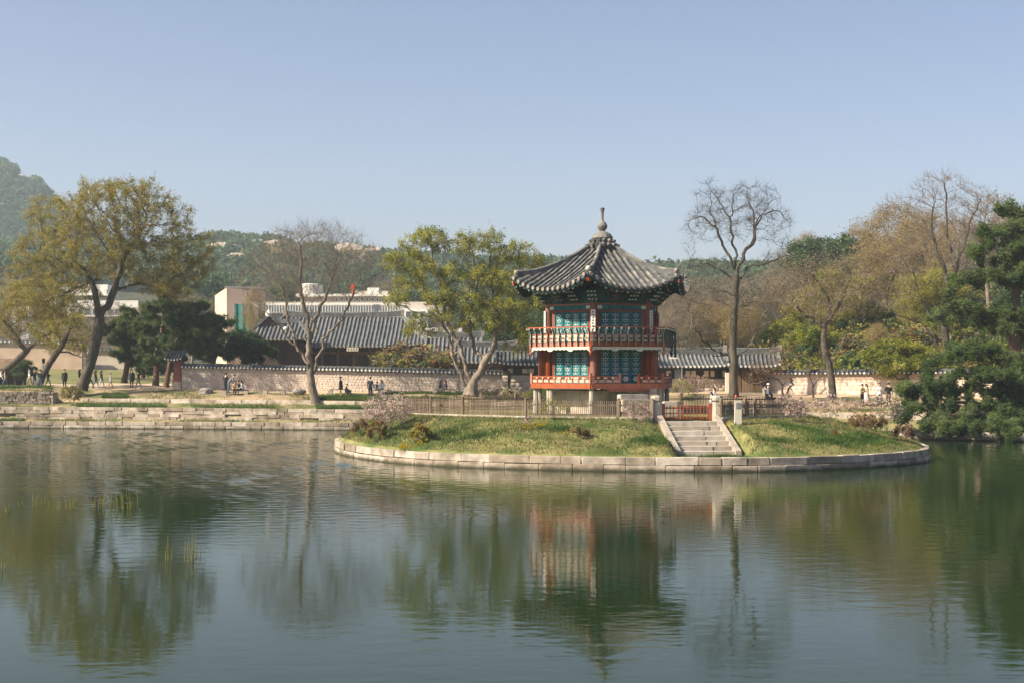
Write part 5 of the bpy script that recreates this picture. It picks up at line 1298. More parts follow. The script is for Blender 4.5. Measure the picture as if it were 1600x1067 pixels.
# bare tree with a leaning stem against the cream wall
tree('bare_tree', 'dark bare tree with a twisted forked stem in front of the long cream wall', 'tree', 115,
     [[(1301, 622), (1300, 600), (1297, 575), (1290, 550), (1287, 525), (1290, 505)],
      [(1290, 540), (1282, 510), (1270, 495), (1252, 488), (1242, 478), (1240, 462)], [(1297, 578), (1305, 560), (1318, 535), (1335, 510), (1352, 492), (1370, 478)], [(1290, 505), (1296, 480), (1285, 455), (1272, 435), (1265, 410)], [(1290, 505), (1310, 480), (1320, 455), (1330, 430)]],
     [(1285, 430, 50, 40), (1240, 440, 35, 35), (1330, 435, 45, 38), (1290, 470, 70, 30), (1365, 455, 30, 22), (1225, 470, 25, 18)], 52, n=1200, step=.36, kill=.52, rbase=.30, r0=.010, twigs=(5, .7), twig_r=.010, bark='bark', twigm='twig', up=.04, jit=.3, wig=.1,
     leaf=dict(kind='leaf', n=4500, size=.07, mat=['leafbrown', 'leaftan']))
# small crooked tree in front of the gate and the cream wall
tree('small_tree', 'small crooked two-stemmed bare tree on the path beside the plank gate', 'tree', 112, [[(1222, 622), (1223, 602), (1215, 592), (1200, 588), (1188, 580)], [(1223, 604), (1232, 590), (1240, 570)], [(1240, 622), (1240, 600), (1232, 580), (1225, 560), (1218, 545)], [(1215, 592), (1190, 596), (1172, 600)]],
     [(1200, 575, 35, 14), (1235, 555, 25, 18), (1180, 590, 20, 10), (1215, 550, 25, 18)], 53, n=200, step=.3, kill=.5, rbase=.13, twigs=(3, .5), bark='bark', twigm='twig', jit=.3, leaf=dict(kind='leaf', n=900, size=.06, mat=['leafrust']), split_r=.03)
tree('small_tree', 'tiny rusty sapling in front of the middle of the cream wall', 'tree', 113, [[(1271, 621), (1270, 600), (1264, 585)], [(1270, 603), (1280, 588)]], [(1265, 580, 14, 12), (1280, 585, 12, 12)], 54, n=60, step=.3, kill=.5, rbase=.07, twigs=(3, .5), leaf=dict(kind='leaf', n=300, size=.05, mat=['leafbrown']), split_r=.03)

# pines
def pine(name, label, D, trunks, blobs, seed, nt=7000, dark=True, **kw):
    k = dict(n=420, step=.42, kill=.7, rbase=.28, r0=.012, twigs=(3, .45), twig_r=.010, bark='barkred', twigm='bark', up=.02, shell=.0, split_r=.04, flare=.3,
             leaf=dict(kind='needle', n=nt, size=.26, m=9, w=.022, mat=['leafpinedark'] if dark else ['leafpine', 'leafpine', 'leafpinedark'], spread=.14))
    k.update(kw); return tree(name, label, 'tree', D, trunks, blobs, seed, **k)
pine('pine_tree', 'slim green pine with its trunk bare at the base left of the paired pine trunks', 140, [[(194, 598), (197, 580), (199, 560), (202, 535), (200, 505)]], [(195, 505, 28, 10), (215, 525, 30, 10), (185, 535, 24, 9), (200, 488, 18, 8), (222, 548, 20, 8), (185, 555, 18, 8), (210, 562, 20, 8), (178, 520, 18, 8), (230, 510, 20, 9)], 61, nt=9000, dark=False)
pine('pine_tree', 'tall pine of the pair beside the orange side gate, the straighter left trunk', 137, [[(243, 602), (244, 580), (247, 555), (252, 525), (255, 490)]], [(250, 482, 30, 11), (275, 505, 34, 10), (228, 510, 30, 10), (240, 535, 30, 9), (270, 535, 30, 9), (255, 465, 20, 8), (235, 560, 28, 9), (262, 562, 26, 8), (285, 520, 30, 10)], 62, nt=11000, dark=False)
pine('pine_tree', 'bending pine of the pair nearest the orange side gate, its trunk curved to the right', 134, [[(259, 605), (262, 585), (268, 560), (276, 535), (285, 505), (288, 480)]], [(295, 480, 34, 11), (320, 500, 34, 10), (275, 500, 26, 9), (300, 520, 40, 10), (330, 525, 28, 9), (290, 545, 30, 9), (315, 545, 30, 9), (270, 545, 24, 8)], 63, nt=11000, rbase=.26, dark=False)
pine('pine_tree', 'broad very dark pine behind the grey wall, left of the tiled hall wing', 139, [[(330, 598), (332, 570), (338, 545), (345, 515)]], [(340, 505, 34, 10), (370, 528, 40, 12), (330, 530, 36, 10), (395, 545, 30, 9), (350, 550, 45, 10), (318, 555, 26, 8)], 64, nt=9000)
pine('pine_tree', 'low dark pine in front of the hall wing eaves behind the grey wall', 137, [[(378, 598), (380, 570), (385, 545)]], [(385, 540, 35, 10), (410, 548, 22, 8), (365, 555, 30, 8), (395, 560, 26, 6)], 65, nt=6500)
pine('pine_tree', 'small round pine between the slim pine and the big budding tree, behind the lawn', 158, [[(222, 590), (223, 570), (226, 550)]], [(225, 545, 26, 14), (245, 560, 20, 12), (205, 560, 18, 12), (228, 575, 24, 9), (262, 575, 22, 12)], 66, nt=5000)
# tall pine at the right edge
pine('pine_tree', 'tall dark green pine filling the right edge with its trunk rising behind the low pine', 108, [[(1590, 612), (1588, 580), (1586, 540), (1584, 500), (1590, 450), (1598, 400), (1602, 350)], [(1586, 520), (1560, 512), (1530, 505), (1500, 498)], [(1590, 450), (1560, 440), (1530, 420)], [(1584, 500), (1610, 480), (1640, 470)]],
     [(1570, 325, 26, 17), (1600, 345, 40, 20), (1560, 365, 36, 18), (1530, 395, 34, 16), (1590, 390, 45, 21), (1560, 425, 55, 20), (1520, 440, 40, 16), (1600, 440, 45, 21), (1500, 478, 34, 13), (1540, 488, 45, 17), (1590, 490, 45, 18), (1570, 515, 50, 14), (1650, 420, 60, 78), (1640, 500, 50, 39)], 67,
     nt=21000, dark=False, rbase=.5, n=900, maxn=4500, leaf=dict(kind='needle', n=30000, size=.24, m=11, w=.02, mat=['leafpine', 'leafpine', 'leafpinedark'], spread=.16))
pine('pine_tree', 'younger pine with leaning pale trunks above the cream wall left of the tall pine', 130, [[(1502, 575), (1512, 545), (1525, 525), (1540, 505)], [(1512, 545), (1505, 525), (1495, 505)], [(1470, 578), (1485, 540), (1488, 500)]], [(1505, 500, 34, 9), (1535, 495, 40, 10), (1470, 495, 24, 7)], 68, nt=5000, dark=False, bark='barkpale', rbase=.3)
# low pine spreading over the water
pine('leaning_pine', 'low wide pine leaning from the right shore over the water in layered green pads', 99, [[(1600, 665), (1580, 650), (1555, 640), (1525, 630), (1495, 628), (1465, 625)], [(1555, 640), (1530, 610), (1520, 585), (1505, 560)], [(1580, 650), (1560, 620, 2), (1560, 590, 2), (1550, 565, 2)], [(1525, 630), (1490, 648, -2), (1455, 655, -2), (1425, 645, -2)], [(1580, 650), (1550, 668, -3), (1515, 675, -3)], [(1495, 628), (1450, 610, 1), (1415, 605, 1)]],
     [(1520, 548, 50, 14, 2), (1480, 562, 40, 12, 2), (1570, 560, 45, 14, 2), (1540, 582, 60, 14), (1475, 592, 40, 10), (1580, 595, 45, 16), (1425, 612, 34, 14), (1470, 622, 40, 12), (1405, 632, 26, 12, -1), (1430, 655, 40, 16, -2), (1480, 645, 45, 13, -1), (1545, 640, 55, 16, -1), (1590, 640, 40, 21), (1500, 668, 60, 14, -3), (1560, 675, 55, 16, -3), (1610, 670, 50, 23, -3), (1620, 600, 40, 39), (1500, 610, 50, 12, 1), (1460, 640, 40, 12, 0), (1530, 660, 60, 12, -2), (1585, 615, 45, 14, 1)], 69,
     nt=24000, dark=False, rbase=.34, n=1000, maxn=4500, leaf=dict(kind='needle', n=36000, size=.22, m=11, w=.019, mat=['leafpine', 'leafpine', 'leafpinedark'], spread=.14))
# small pruned tree in front of the cream wall by the people
tree('maple_tree', 'small umbrella-shaped green maple leaning over the people by the cream wall', 'tree', 116, [[(1414, 620), (1416, 605), (1418, 592), (1414, 580)], [(1418, 592), (1400, 588), (1385, 585)], [(1416, 588), (1432, 580), (1450, 575)]], [(1410, 570, 40, 9), (1385, 582, 26, 7), (1440, 572, 34, 8)], 70, n=200, step=.32, kill=.5, rbase=.14, twigs=(3, .45), leaf=dict(kind='leaf', n=8000, size=.09, mat=['leafgreen', 'leafmaple'], spread=.12, flat=1.5), split_r=.03)
tree('bare_tree', 'tall fine-twigged bare tree rising above the tan trees left of the tall pine', 'tree', 134,
     [[(1480, 590), (1480, 560), (1478, 530), (1475, 500), (1482, 470)], [(1482, 470), (1478, 430), (1462, 390), (1455, 350), (1462, 310)], [(1475, 500), (1490, 450), (1495, 410), (1510, 370), (1525, 330), (1535, 300)], [(1470, 575), (1460, 530), (1440, 505), (1410, 495), (1390, 488)], [(1495, 410), (1480, 370, 2), (1478, 320, 2), (1475, 285)], [(1478, 530), (1455, 500), (1440, 470), (1425, 420)]],
     [(1475, 310, 60, 42), (1520, 320, 35, 35), (1430, 340, 40, 40), (1480, 380, 65, 40), (1410, 400, 35, 40), (1530, 370, 30, 30), (1390, 470, 40, 25), (1390, 330, 25, 30)], 71, n=1700, step=.45, kill=.65, rbase=.36, twigs=(5, .9), twig_r=.010, bark='bark', twigm='twig', up=.3, jit=.14, maxn=5500, split_r=.05)

# ------------------------------------------------------------------ wood behind the right-hand wall: a few grown trees, each copied
def proto(kind, seed):
    rng = random.Random(seed); base = (0, 0, 0)
    if kind == 'bare':
        tr = [[(0, 0, 0), (.2, 0, 2.5), (.1, .1, 4.5)], [(.1, .1, 4.5), (-1.2, .3, 7), (-2, .2, 9)], [(.1, .1, 4.5), (1.1, -.3, 7.5), (1.6, 0, 10)]]
        bl = [((0, 0, 9), None, (4.5, 4.5, 4.2)), ((-2.5, 0, 7), None, (3, 3, 2.5)), ((2.5, 0, 7.5), None, (3, 3, 2.8))]
        return grow('t', tr, bl, seed, n=900, step=.5, kill=.75, rbase=.22, twigs=(6, 1.2), twig_r=.016, bark='barkpale', twigm='twig', up=.1, leaf=dict(kind='leaf', n=2500, size=.10, mat=['leafbrown'], spread=.3), split_r=.06, maxn=2600)
    if kind == 'tan':
        tr = [[(0, 0, 0), (0, 0, 4), (.2, 0, 6)], [(.2, 0, 6), (-1.5, 0, 9)], [(.2, 0, 6), (1.5, 0, 10)]]
        bl = [((0, 0, 11), None, (5, 5, 4.5)), ((-2.5, 0, 8), None, (3.5, 3, 3)), ((3, 0, 8.5), None, (3, 3, 3))]
        return grow('t', tr, bl, seed, n=900, step=.55, kill=.8, rbase=.24, twigs=(6, 1.2), twig_r=.015, bark='bark', twigm='twigtan', up=.12, leaf=dict(kind='leaf', n=16000, size=.11, mat=['leaftan', 'leafbrown', 'leaftan'], spread=.3), split_r=.07, maxn=2600)
    if kind == 'olive':
        tr = [[(0, 0, 0), (.2, 0, 3), (.1, 0, 4.5)], [(.1, 0, 4.5), (-1.8, 0, 7.5)], [(.1, 0, 4.5), (1.6, .3, 8)], [(.2, 0, 3), (2, -.4, 5.2)]]
        bl = [((-2, 0, 8.2), None, (2.6, 2.6, 1.7)), ((1.8, .2, 9), None, (2.8, 2.6, 1.9)), ((0, 0, 11), None, (2.6, 2.6, 1.7)), ((2.8, -.4, 5.8), None, (2.0, 2, 1.2)), ((-2.8, .4, 5.6), None, (1.8, 1.8, 1.1))]
        return grow('t', tr, bl, seed, n=700, step=.5, kill=.8, rbase=.24, twigs=(4, .9), twig_r=.012, bark='bark', twigm='twig', up=.06, leaf=dict(kind='leaf', n=17000, size=.12, mat=['leafolive', 'leafgreen', 'leafolive'], spread=.28, flat=1), split_r=.06, maxn=2600)
    if kind == 'ever':
        tr = [[(0, 0, 0), (.1, 0, 3), (0, 0, 7)]]
        bl = [((0, 0, 8.5), None, (3.2, 3.2, 2.6)), ((-1.8, 0, 6), None, (2.6, 2.6, 1.8)), ((1.9, .3, 6.4), None, (2.6, 2.6, 1.8)), ((0, -.8, 4.4), None, (3, 3, 1.4))]
        return grow('t', tr, bl, seed, n=380, step=.55, kill=.95, rbase=.3, twigs=(3, .7), twig_r=.014, bark='bark', twigm='bark', leaf=dict(kind='leaf', n=15000, size=.17, mat=['leafdark', 'leafpinedark', 'leafdark'], spread=.35, flat=1), split_r=.07, shell=.1, maxn=1800)
    if kind == 'maple':
        tr = [[(0, 0, 0), (.1, 0, 1.5), (0, 0, 2.4)], [(0, 0, 2.4), (-1.5, 0, 3.6)], [(0, 0, 2.4), (1.6, 0, 3.7)]]
        bl = [((-1.5, 0, 3.8), None, (1.8, 1.8, .9)), ((1.6, 0, 4.0), None, (1.9, 1.9, .9)), ((0, 0, 5), None, (2, 2, .9)), ((0, -1, 3.2), None, (2.4, 1.6, .6))]
        return grow('t', tr, bl, seed, n=260, step=.4, kill=.7, rbase=.16, twigs=(3, .5), leaf=dict(kind='leaf', n=11000, size=.115, mat=['leafmaple', 'leafmaple', 'leafgreen'], spread=.2, flat=1.5), split_r=.05)
    if kind == 'bush':
        tr = [[(0, 0, 0), (0, 0, .5)], [(0, 0, .3), (-.8, 0, 1.2)], [(0, 0, .3), (.8, .2, 1.2)], [(0, 0, .3), (0, -.6, 1.3)]]
        bl = [((0, 0, 1.3), None, (1.8, 1.4, 1.1))]
        return grow('t', tr, bl, seed, n=220, step=.3, kill=.5, rbase=.08, twigs=(4, .5), leaf=dict(kind='leaf', n=7000, size=.10, mat=['leafrust', 'leafbrown', 'leafolive', 'leafdark'], spread=.15), split_r=.04)
PR = {k: [proto(k, s) for s in ss] for k, ss in dict(bare=(81, 82, 83), tan=(84, 85), olive=(90, 91), ever=(86, 87), maple=(88,), bush=(89,)).items()}
def wood(kind, px, top, D, label, hgt, width=1.0, name=None, zb=None, group='trees of the wood behind the walls'):
    v = PR[kind]; me = v[int(px * 7 + D) % len(v)]; b = ground(px, D)
    if zb is not None: b.z = zb
    s = (Z(top, D) - b.z) / hgt
    t = thing(name or dict(bare='bare_tree', tan='tan_tree', olive='budding_tree', ever='evergreen_tree', maple='maple_tree', bush='shrub')[kind], b, label, 'shrub' if kind == 'bush' else 'tree', group)
    for k in ('trunk', 'branches', 'crown'):
        if k in me: o = bpy.data.objects.new(k, me[k]); COL.objects.link(o); o.parent = t
    t.scale = (s * width, s * width, s); t.rotation_euler = (0, 0, (px * 1.7) % 6.28); return t
H_ = dict(olive=12.7, bare=13.2, tan=15.6, ever=11, maple=5.9, bush=2.4)
for (k, px, top, D, w_, lab) in [
    ('bare', 1048, 425, 165, 1.2, 'grey-brown bare tree showing between the pavilion eaves and the tall bare tree'), ('bare', 1090, 432, 158, 1.3, 'brown twiggy tree just left of the tall bare trunk behind the service building'),
    ('bare', 1128, 428, 170, 1.2, 'thin brown tree crown directly behind the tall bare trunk'), ('bare', 1180, 425, 155, 1.3, 'reddish brown bare tree just right of the tall bare trunk above the plank gate'),
    ('bare', 1222, 418, 162, 1.2, 'pale trunked bare tree above the cream wall start'), ('olive', 1205, 445, 172, 1.1, 'olive budding tree deep behind the plank gate'), ('tan', 1105, 470, 150, 1.0, 'low tan thicket tree behind the service building roof'),
    ('bare', 1062, 470, 148, 1.1, 'low brown tree right behind the pavilion balcony corner'), ('tan', 1155, 470, 148, 1.1, 'low tan tree behind the roof of the plank gate'),
    ('ever', 1275, 372, 205, 1.3, 'dark evergreen on the rise with the widest blue-green crown'), ('ever', 1325, 368, 200, 1.2, 'dark evergreen right of the widest blue-green crown'), ('ever', 1362, 385, 192, 1.1, 'shaded evergreen between the blue-green crowns and the tan trees'),
    ('ever', 1245, 400, 195, 1.0, 'small evergreen at the left end of the blue-green crowns'), ('tan', 1262, 365, 230, .9, 'pale tan treetop peeking over the evergreens'), ('bare', 1232, 385, 225, .9, 'bare treetop on the skyline left of the evergreens'), ('tan', 1340, 352, 235, .9, 'pale bare treetop on the skyline right of the evergreens'),
    ('olive', 1300, 420, 165, 1.2, 'yellowish budding tree in the middle of the wood below the evergreens'), ('olive', 1345, 430, 160, 1.1, 'olive budding tree in the middle of the wood above the cream wall'), ('olive', 1265, 450, 150, 1.1, 'greenish thin tree behind the twisted bare tree'),
    ('tan', 1400, 318, 190, 1.15, 'tall golden tan tree with the roundest crown'), ('tan', 1445, 330, 182, 1.0, 'tall golden tan tree behind the fine-twigged bare tree'), ('tan', 1385, 370, 170, 1.0, 'golden tree left of the roundest tan crown'), ('tan', 1500, 345, 176, 1.0, 'tan tree between the fine-twigged tree and the tall pine'),
    ('bare', 1545, 300, 170, 1.0, 'bare treetop showing just left of the tall pine top'), ('tan', 1580, 330, 178, 1.2, 'tan tree behind the tall pine'), ('olive', 1425, 430, 150, 1.0, 'olive leafing tree below the golden crowns'), ('olive', 1470, 420, 152, 1.1, 'olive tree below the golden crowns beside the fine-twigged stem'),
    ('maple', 1262, 512, 140, 1.2, 'bright yellow-green maple left of the twisted bare tree'), ('maple', 1312, 520, 142, 1.0, 'yellow-green maple just right of the twisted bare stem'), ('ever', 1255, 540, 132, 1.0, 'dark green round evergreen above the cream wall left of the twisted bare tree'), ('ever', 1225, 552, 131, .9, 'dark evergreen bush over the left end of the cream wall'),
    ('ever', 1330, 548, 131, 1.1, 'dark evergreen bush over the middle of the cream wall'), ('maple', 1400, 530, 128, 1.5, 'wide yellow-green maple above the cream wall near the standing people'), ('maple', 1445, 540, 132, 1.2, 'yellow-green maple above the cream wall beside the pines'),
    ('tan', 1370, 505, 140, .8, 'small orange-tan tree above the yellow-green maple'), ('bush', 1345, 530, 140, 1.6, 'orange brown shrub on the rise left of the wide maple'), ('bush', 1425, 515, 142, 1.5, 'russet shrub on the rise above the wide maple'), ('bush', 1530, 545, 135, 2.0, 'yellow brown shrub under the pines'),
    ('ever', 1310, 490, 160, 1.0, 'mid green evergreen half way up the wood'), ('ever', 1285, 500, 165, .9, 'pale green evergreen beside the mid green one'), ('ever', 1490, 470, 165, .9, 'evergreen half hidden by the fine-twigged stem'), ('ever', 1600, 430, 150, 1.4, 'dark evergreen behind the tall pine at the right edge'),
    ('maple', 1230, 500, 150, 1.2, 'fresh green low tree above the plank gate'), ('maple', 1350, 470, 165, 1.5, 'fresh green tree half way up the wood'), ('ever', 1215, 490, 160, .9, 'mid green evergreen behind the bare trees above the plank gate'), ('maple', 1470, 500, 145, 1.6, 'yellow-green tree under the golden crowns'), ('olive', 1240, 460, 175, 1.0, 'pale yellow budding tree left of the twisted bare tree'),
    ('maple', 1300, 455, 180, 1.7, 'light green tree in front of the evergreens'), ('tan', 1660, 330, 170, 1.2, 'tan tree beyond the right edge'), ('bare', 900, 470, 160, 1.1, 'brown tree hidden by the left side of the pavilion'), ('tan', 940, 455, 175, 1.1, 'tan tree hidden behind the middle of the pavilion'), ('ever', 985, 470, 168, 1.1, 'evergreen hidden behind the right side of the pavilion'), ('bare', 965, 450, 195, 1.1, 'bare tree high on the slope hidden by the pavilion'), ('olive', 920, 480, 150, .9, 'olive tree low behind the pavilion'), ('bare', 1030, 455, 185, 1.1, 'brown tree behind the pavilion balcony corner higher on the slope'), ('olive', 880, 440, 215, 1.1, 'olive tree far behind the pavilion roof'), ('ever', 1720, 380, 150, 1.3, 'evergreen beyond the right edge behind the pines'), ('olive', 1780, 420, 140, 1.2, 'olive tree beyond the right edge near the shore'), ('bare', 1010, 440, 165, 1.1, 'brown tree behind the pavilion'), ('ever', 870, 470, 170, 1.2, 'green tree behind the pavilion left side'), ('ever', 830, 440, 190, 1.2, 'evergreen behind the leafing tree and the pavilion roof'), ('ever', 800, 480, 165, 1.1, 'low evergreen behind the leafing tree')]:
    wood(k, px, top, D, lab, H_[k], w_)
# undergrowth and young growth filling the slope under those trees
def undergrowth():
    rng = np.random.default_rng(33); Vs = []; mi = []; T = []; tn = 150
    zones = [(850, 1230, [0, 0, 1, 3, 2]), (1210, 1345, [2, 2, 3, 1, 4]), (1330, 1500, [1, 3, 4, 2]), (1480, 1720, [3, 2, 1, 4])]
    for _ in range(720):
        a, b, kinds = zones[rng.integers(4)]; px = rng.uniform(a, b); D = 128 + rng.uniform(0, 1) ** 1.4 * 130; kk = int(rng.choice(kinds))
        r = rng.uniform(1.3, 2.6) * (1 + (D - 128) / 160); v0, v1, v2 = crown_tris(tn, rng, r, r * rng.uniform(.6, 1.0), .17)
        Vs.append(np.stack([v0, v1, v2], 1).reshape(-1, 3) + np.array([X(px, D), D, gz(px, D) + r * .3])); mi += [kk] * tn; T.append(np.clip(rng.normal(rng.uniform(.25, .75), .2, tn), 0, 1))
    V = np.concatenate(Vs); tag(link('undergrowth', mesh_np('undergrowth', V, [np.arange(len(V)).reshape(-1, 3)], [M[x] for x in ('leafbrown', 'leafolive', 'leafdark', 'leaftan', 'leafmaple')], mi, tint=np.concatenate(T))), kind='stuff')
undergrowth()
# low trees at the far left and centre behind the buildings
for (k, px, top, D, w_, lab) in [('tan', 398, 452, 200, .5, 'slim pale willow like tree in front of the beige block'), ('bare', 300, 455, 190, 1.0, 'grey brown tree behind the pines at the left'), ('bare', 260, 470, 200, 1.0, 'grey tree behind the paired pines'), ('tan', 220, 480, 215, 1.0, 'dull tan tree between the white building and the pines'), ('bare', 118, 505, 190, 1.2, 'grey twiggy tree behind the beige wall'), ('bare', 135, 492, 160, .9, 'grey twiggy tree on the lawn behind the leaning trees'), ('olive', 205, 488, 168, .8, 'thin olive tree on the lawn right of the big dark trunk'), ('bare', 178, 470, 185, .9, 'bare tree in front of the white low building'), ('bare', 20, 480, 200, 1.2, 'grey twiggy tree at the far left behind the beige wall'),
    ('bare', 700, 500, 190, .9, 'thin tree behind the small tiled roofs'), ('ever', 445, 440, 260, .9, 'dark tree between the beige block and the white building'), ('ever', 640, 455, 260, 1.0, 'dark tree right of the white building'), ('bare', 610, 430, 270, 1.0, 'grey tree on the slope behind the white building'), ('ever', 330, 430, 280, 1.1, 'dark tree behind the beige block left corner'), ('ever', 300, 425, 300, 1.2, 'dark tree on the slope above the pines')]:
    wood(k, px, top, D, lab, H_[k], w_, group='trees behind the halls')
for (px, top, D, w_, lab) in [(640, 545, 139, 1.6, 'rusty hedge shrub behind the sunlit wall beside the long hall'), (680, 548, 138, 1.5, 'brown hedge shrub behind the sunlit wall under the leafing tree'), (655, 556, 136, 1.6, 'dull brown shrub just above the sunlit wall coping')]: wood('bush', px, top, D, lab, 2.4, w_, group='shrubs behind the wall')
wood('ever', 37, 560, 140, 'dark rounded evergreen bush beside the kiosk', 11, 1.3, 'evergreen_bush', group='bushes beside the kiosk')
# ------------------------------------------------------------------ shrubs and flowers
def shrub(label, D, px, py, top, rx, mats, n, seed, z=None, twn=4, size=.05, leafn=None, twigm='twig', stem=None, rd=.8, cat='shrub', name='shrub'):
    b = at(px, py, D); b.z = z if z is not None else b.z
    h = Z(top, D) - b.z; w = rx * D / F; rng = random.Random(seed)
    st = [[b, b + Vector((0, 0, h * .25))]]
    for i in range(7):
        a = i * .9 + rng.random(); st.append([b + Vector((0, 0, .02)), b + Vector((math.cos(a) * w * .35, math.sin(a) * w * .3, h * .4)), b + Vector((math.cos(a) * w * .65, math.sin(a) * w * .5, h * .75))])
    me = grow('s', st, [((b.x, b.y, b.z + h * .58), None, (w, w * rd, h * .42))], seed, n=n, step=.16, kill=.24, rbase=stem or .035, r0=.006, twigs=(twn, .24), twig_r=.006, twigm=twigm, bark='bark', up=.05, split_r=.02, shell=.2, maxn=1800, wig=.02,
              leaf=dict(kind='leaf', n=leafn or n * 12, size=size, mat=mats, spread=.05))
    return plant(name, label, cat, b, me, names=('trunk', 'branches', 'crown'))
def I(px, D): return iz(X(px, D), D)
def shr(label, px, D, top, rx, mats, n, seed, **kw):
    z = kw.pop('z', None)
    if z is None: z = I(px, D)
    py = HY + (HC - z) * F / D; return shrub(label, D, px, py, top, rx, mats, n, seed, z - .03, **kw)
shr('pink blossoming azalea sapling at the left end of the island above the reddish shrubs', 608, 77.5, 612, 44, ['blossom', 'blossom', 'leafbrown'], 420, 101, leafn=4200, size=.042, name='blossom_sapling')
shr('reddish brown low shrub at the far left tip of the island', 566, 79.5, 656, 18, ['leafrust', 'leafbrown'], 140, 102)
shr('reddish brown rounded shrub second from the left tip of the island', 588, 76.0, 658, 16, ['leafrust', 'leafolive'], 180, 103)
shr('olive brown rounded shrub above the yellow daffodils on the left slope', 656, 73.2, 663, 19, ['leafrust', 'leafolive', 'leafolive'], 220, 104, leafn=3600)
shr('pale brown rounded shrub low on the middle of the grass slope', 904, 70.8, 668, 14, ['leafbrown', 'leaftan'], 150, 105)
shr('yellowish green airy shrub in front of the pavilion fence', 866, 74.6, 621, 25, ['leafolive', 'leafgreen'], 260, 106, leafn=900, size=.035)
shr('pink flowering bush in front of the fence left of the square gate post', 995, 73.9, 628, 24, ['blossom', 'leafbrown', 'blossom'], 160, 107, leafn=1500, size=.035)
shr('thin pink flowered sapling low on the slope left of the steps', 995, 71.6, 652, 10, ['blossom'], 40, 108, leafn=200, size=.03)
shr('thin blossoming sapling in front of the dark fence right of the marker post', 1222, 74.4, 612, 14, ['blossom', 'leafbrown'], 70, 109, leafn=420, size=.04)
shr('pink blossoming bush against the end of the dark fence', 1243, 76.2, 620, 22, ['blossom', 'blossom', 'leafbrown'], 150, 110, leafn=1500, size=.04)
shr('tall thin bare shrub on the right slope of the island', 1296, 75.5, 612, 20, ['leafbrown', 'blossom'], 130, 111, leafn=420)
shr('brown twiggy shrub with a green foot on the right slope', 1355, 75.5, 646, 32, ['leafrust', 'leafbrown', 'leaftan'], 330, 112, leafn=3600)
shr('reddish shrub at the right tip of the island', 1412, 76, 663, 20, ['leafrust', 'leafrust', 'leafbrown'], 160, 113)
shr('bare pinkish shrub between the right slope and the low pine', 1385, 84, 610, 30, ['leafbrown', 'blossom'], 220, 114, leafn=900, z=1.2)
shr('twiggy shrub beside the thin bare one at its foot on the right slope', 1293, 73.3, 672, 13, ['leaftan', 'leafbrown'], 90, 115)
shr('sparse bare sapling on the grass left of the middle', 690, 74.5, 625, 10, ['leafbrown'], 40, 116, leafn=60)
shr('sparse grey twigs on the slope above the daffodils in the middle', 815, 72.5, 648, 13, ['leafbrown', 'blossom'], 60, 117, leafn=160)
for (px, D, top, rx, mats, n, sd_, lab, kw) in [
    (1085, 119, 585, 34, ['leafbrown', 'blossom', 'leaftan'], 260, 121, 'wide pinkish bush in front of the service building right of the pavilion', dict(leafn=3000)),
    (1063, 117, 590, 20, ['leafgreen', 'leafbrown'], 120, 122, 'greenish bush at the foot of the tall lamp post', {}),
    (112, 122.5, 601, 20, ['leafolive', 'leafbrown', 'leafolive'], 300, 123, 'big olive brown bush at the end of the dark rubble wall', dict(leafn=4500)),
    (765, 120, 601, 26, ['blossom', 'leafbrown'], 160, 124, 'pink blossoming bush at the foot of the leafing tree', dict(leafn=1300)),
    (800, 119, 601, 24, ['blossom', 'leafbrown', 'leafgreen'], 150, 125, 'pink and green bush by the wall end left of the pavilion', dict(leafn=1300)),
    (840, 117, 605, 24, ['leafmaple'], 150, 126, 'low green bush in front of the service building left of the pavilion', dict(leafn=2500)),
    (1330, 108, 622, 30, ['blossom', 'leafbrown'], 180, 127, 'pink flowering thicket on the bank below the cream wall', dict(leafn=1200)),
    (1275, 109, 624, 26, ['blossom', 'leafbrown'], 150, 128, 'pale pink thicket on the bank left of the flowering thicket', dict(leafn=900)),
    (1560, 128, 560, 60, ['leafolive', 'leaftan'], 300, 129, 'yellowish undergrowth bush above the cream wall at the right', dict(leafn=4000, size=.09))]:
    z = gz(px, D); shr(lab, px, D, top, rx, mats, n, sd_, z=z, **kw)
def flowers(label, spots, seed):
    r = random.Random(seed); g = None; cx = sum(s[0] for s in spots) / len(spots); D0 = spots[0][1]
    g = thing('daffodil_patch', (X(cx, D0), D0, I(cx, D0)), label, 'flowers', 'daffodils on the island slope')
    stem, pet = MB(), MB()
    for px, D, n in spots:
        for i in range(n):
            x, y = X(px, D) + r.gauss(0, .22), D + r.gauss(0, .22); z = iz(x, y); h = r.uniform(.16, .3)
            stem.tube([(x, y, z - .02), (x + r.gauss(0, .02), y, z + h)], .008, 3); c = Vector((x, y - .02, z + h))
            for k in range(5):
                a, b = k * 1.257, k * 1.257 + .9; pet.add([c, c + Vector((math.cos(a) * .05, -.01, math.sin(a) * .05)), c + Vector((math.cos(b) * .05, -.01, math.sin(b) * .05))], [(0, 1, 2)])
            pet.lathe([(.012, 0), (.02, .03)], c, 5)
    stem.obj('stem', M['grassgreen'], g); tag(pet.obj('petals', M['daffodil'], g), kind='stuff')
flowers('yellow daffodils below the olive brown rounded shrub on the left slope', [(625, 72.6, 16), (657, 72.3, 12), (633, 72.5, 8)], 1)
flowers('line of yellow daffodils on the middle of the grass slope', [(812, 72.4, 8), (824, 72.6, 14), (838, 72.8, 12), (845, 73, 10)], 2)
flowers('few pale daffodils on the grass just right of the steps', [(1136, 73.5, 10)], 3)
flowers('single daffodil cluster low on the left centre slope', [(880, 71, 5)], 4)

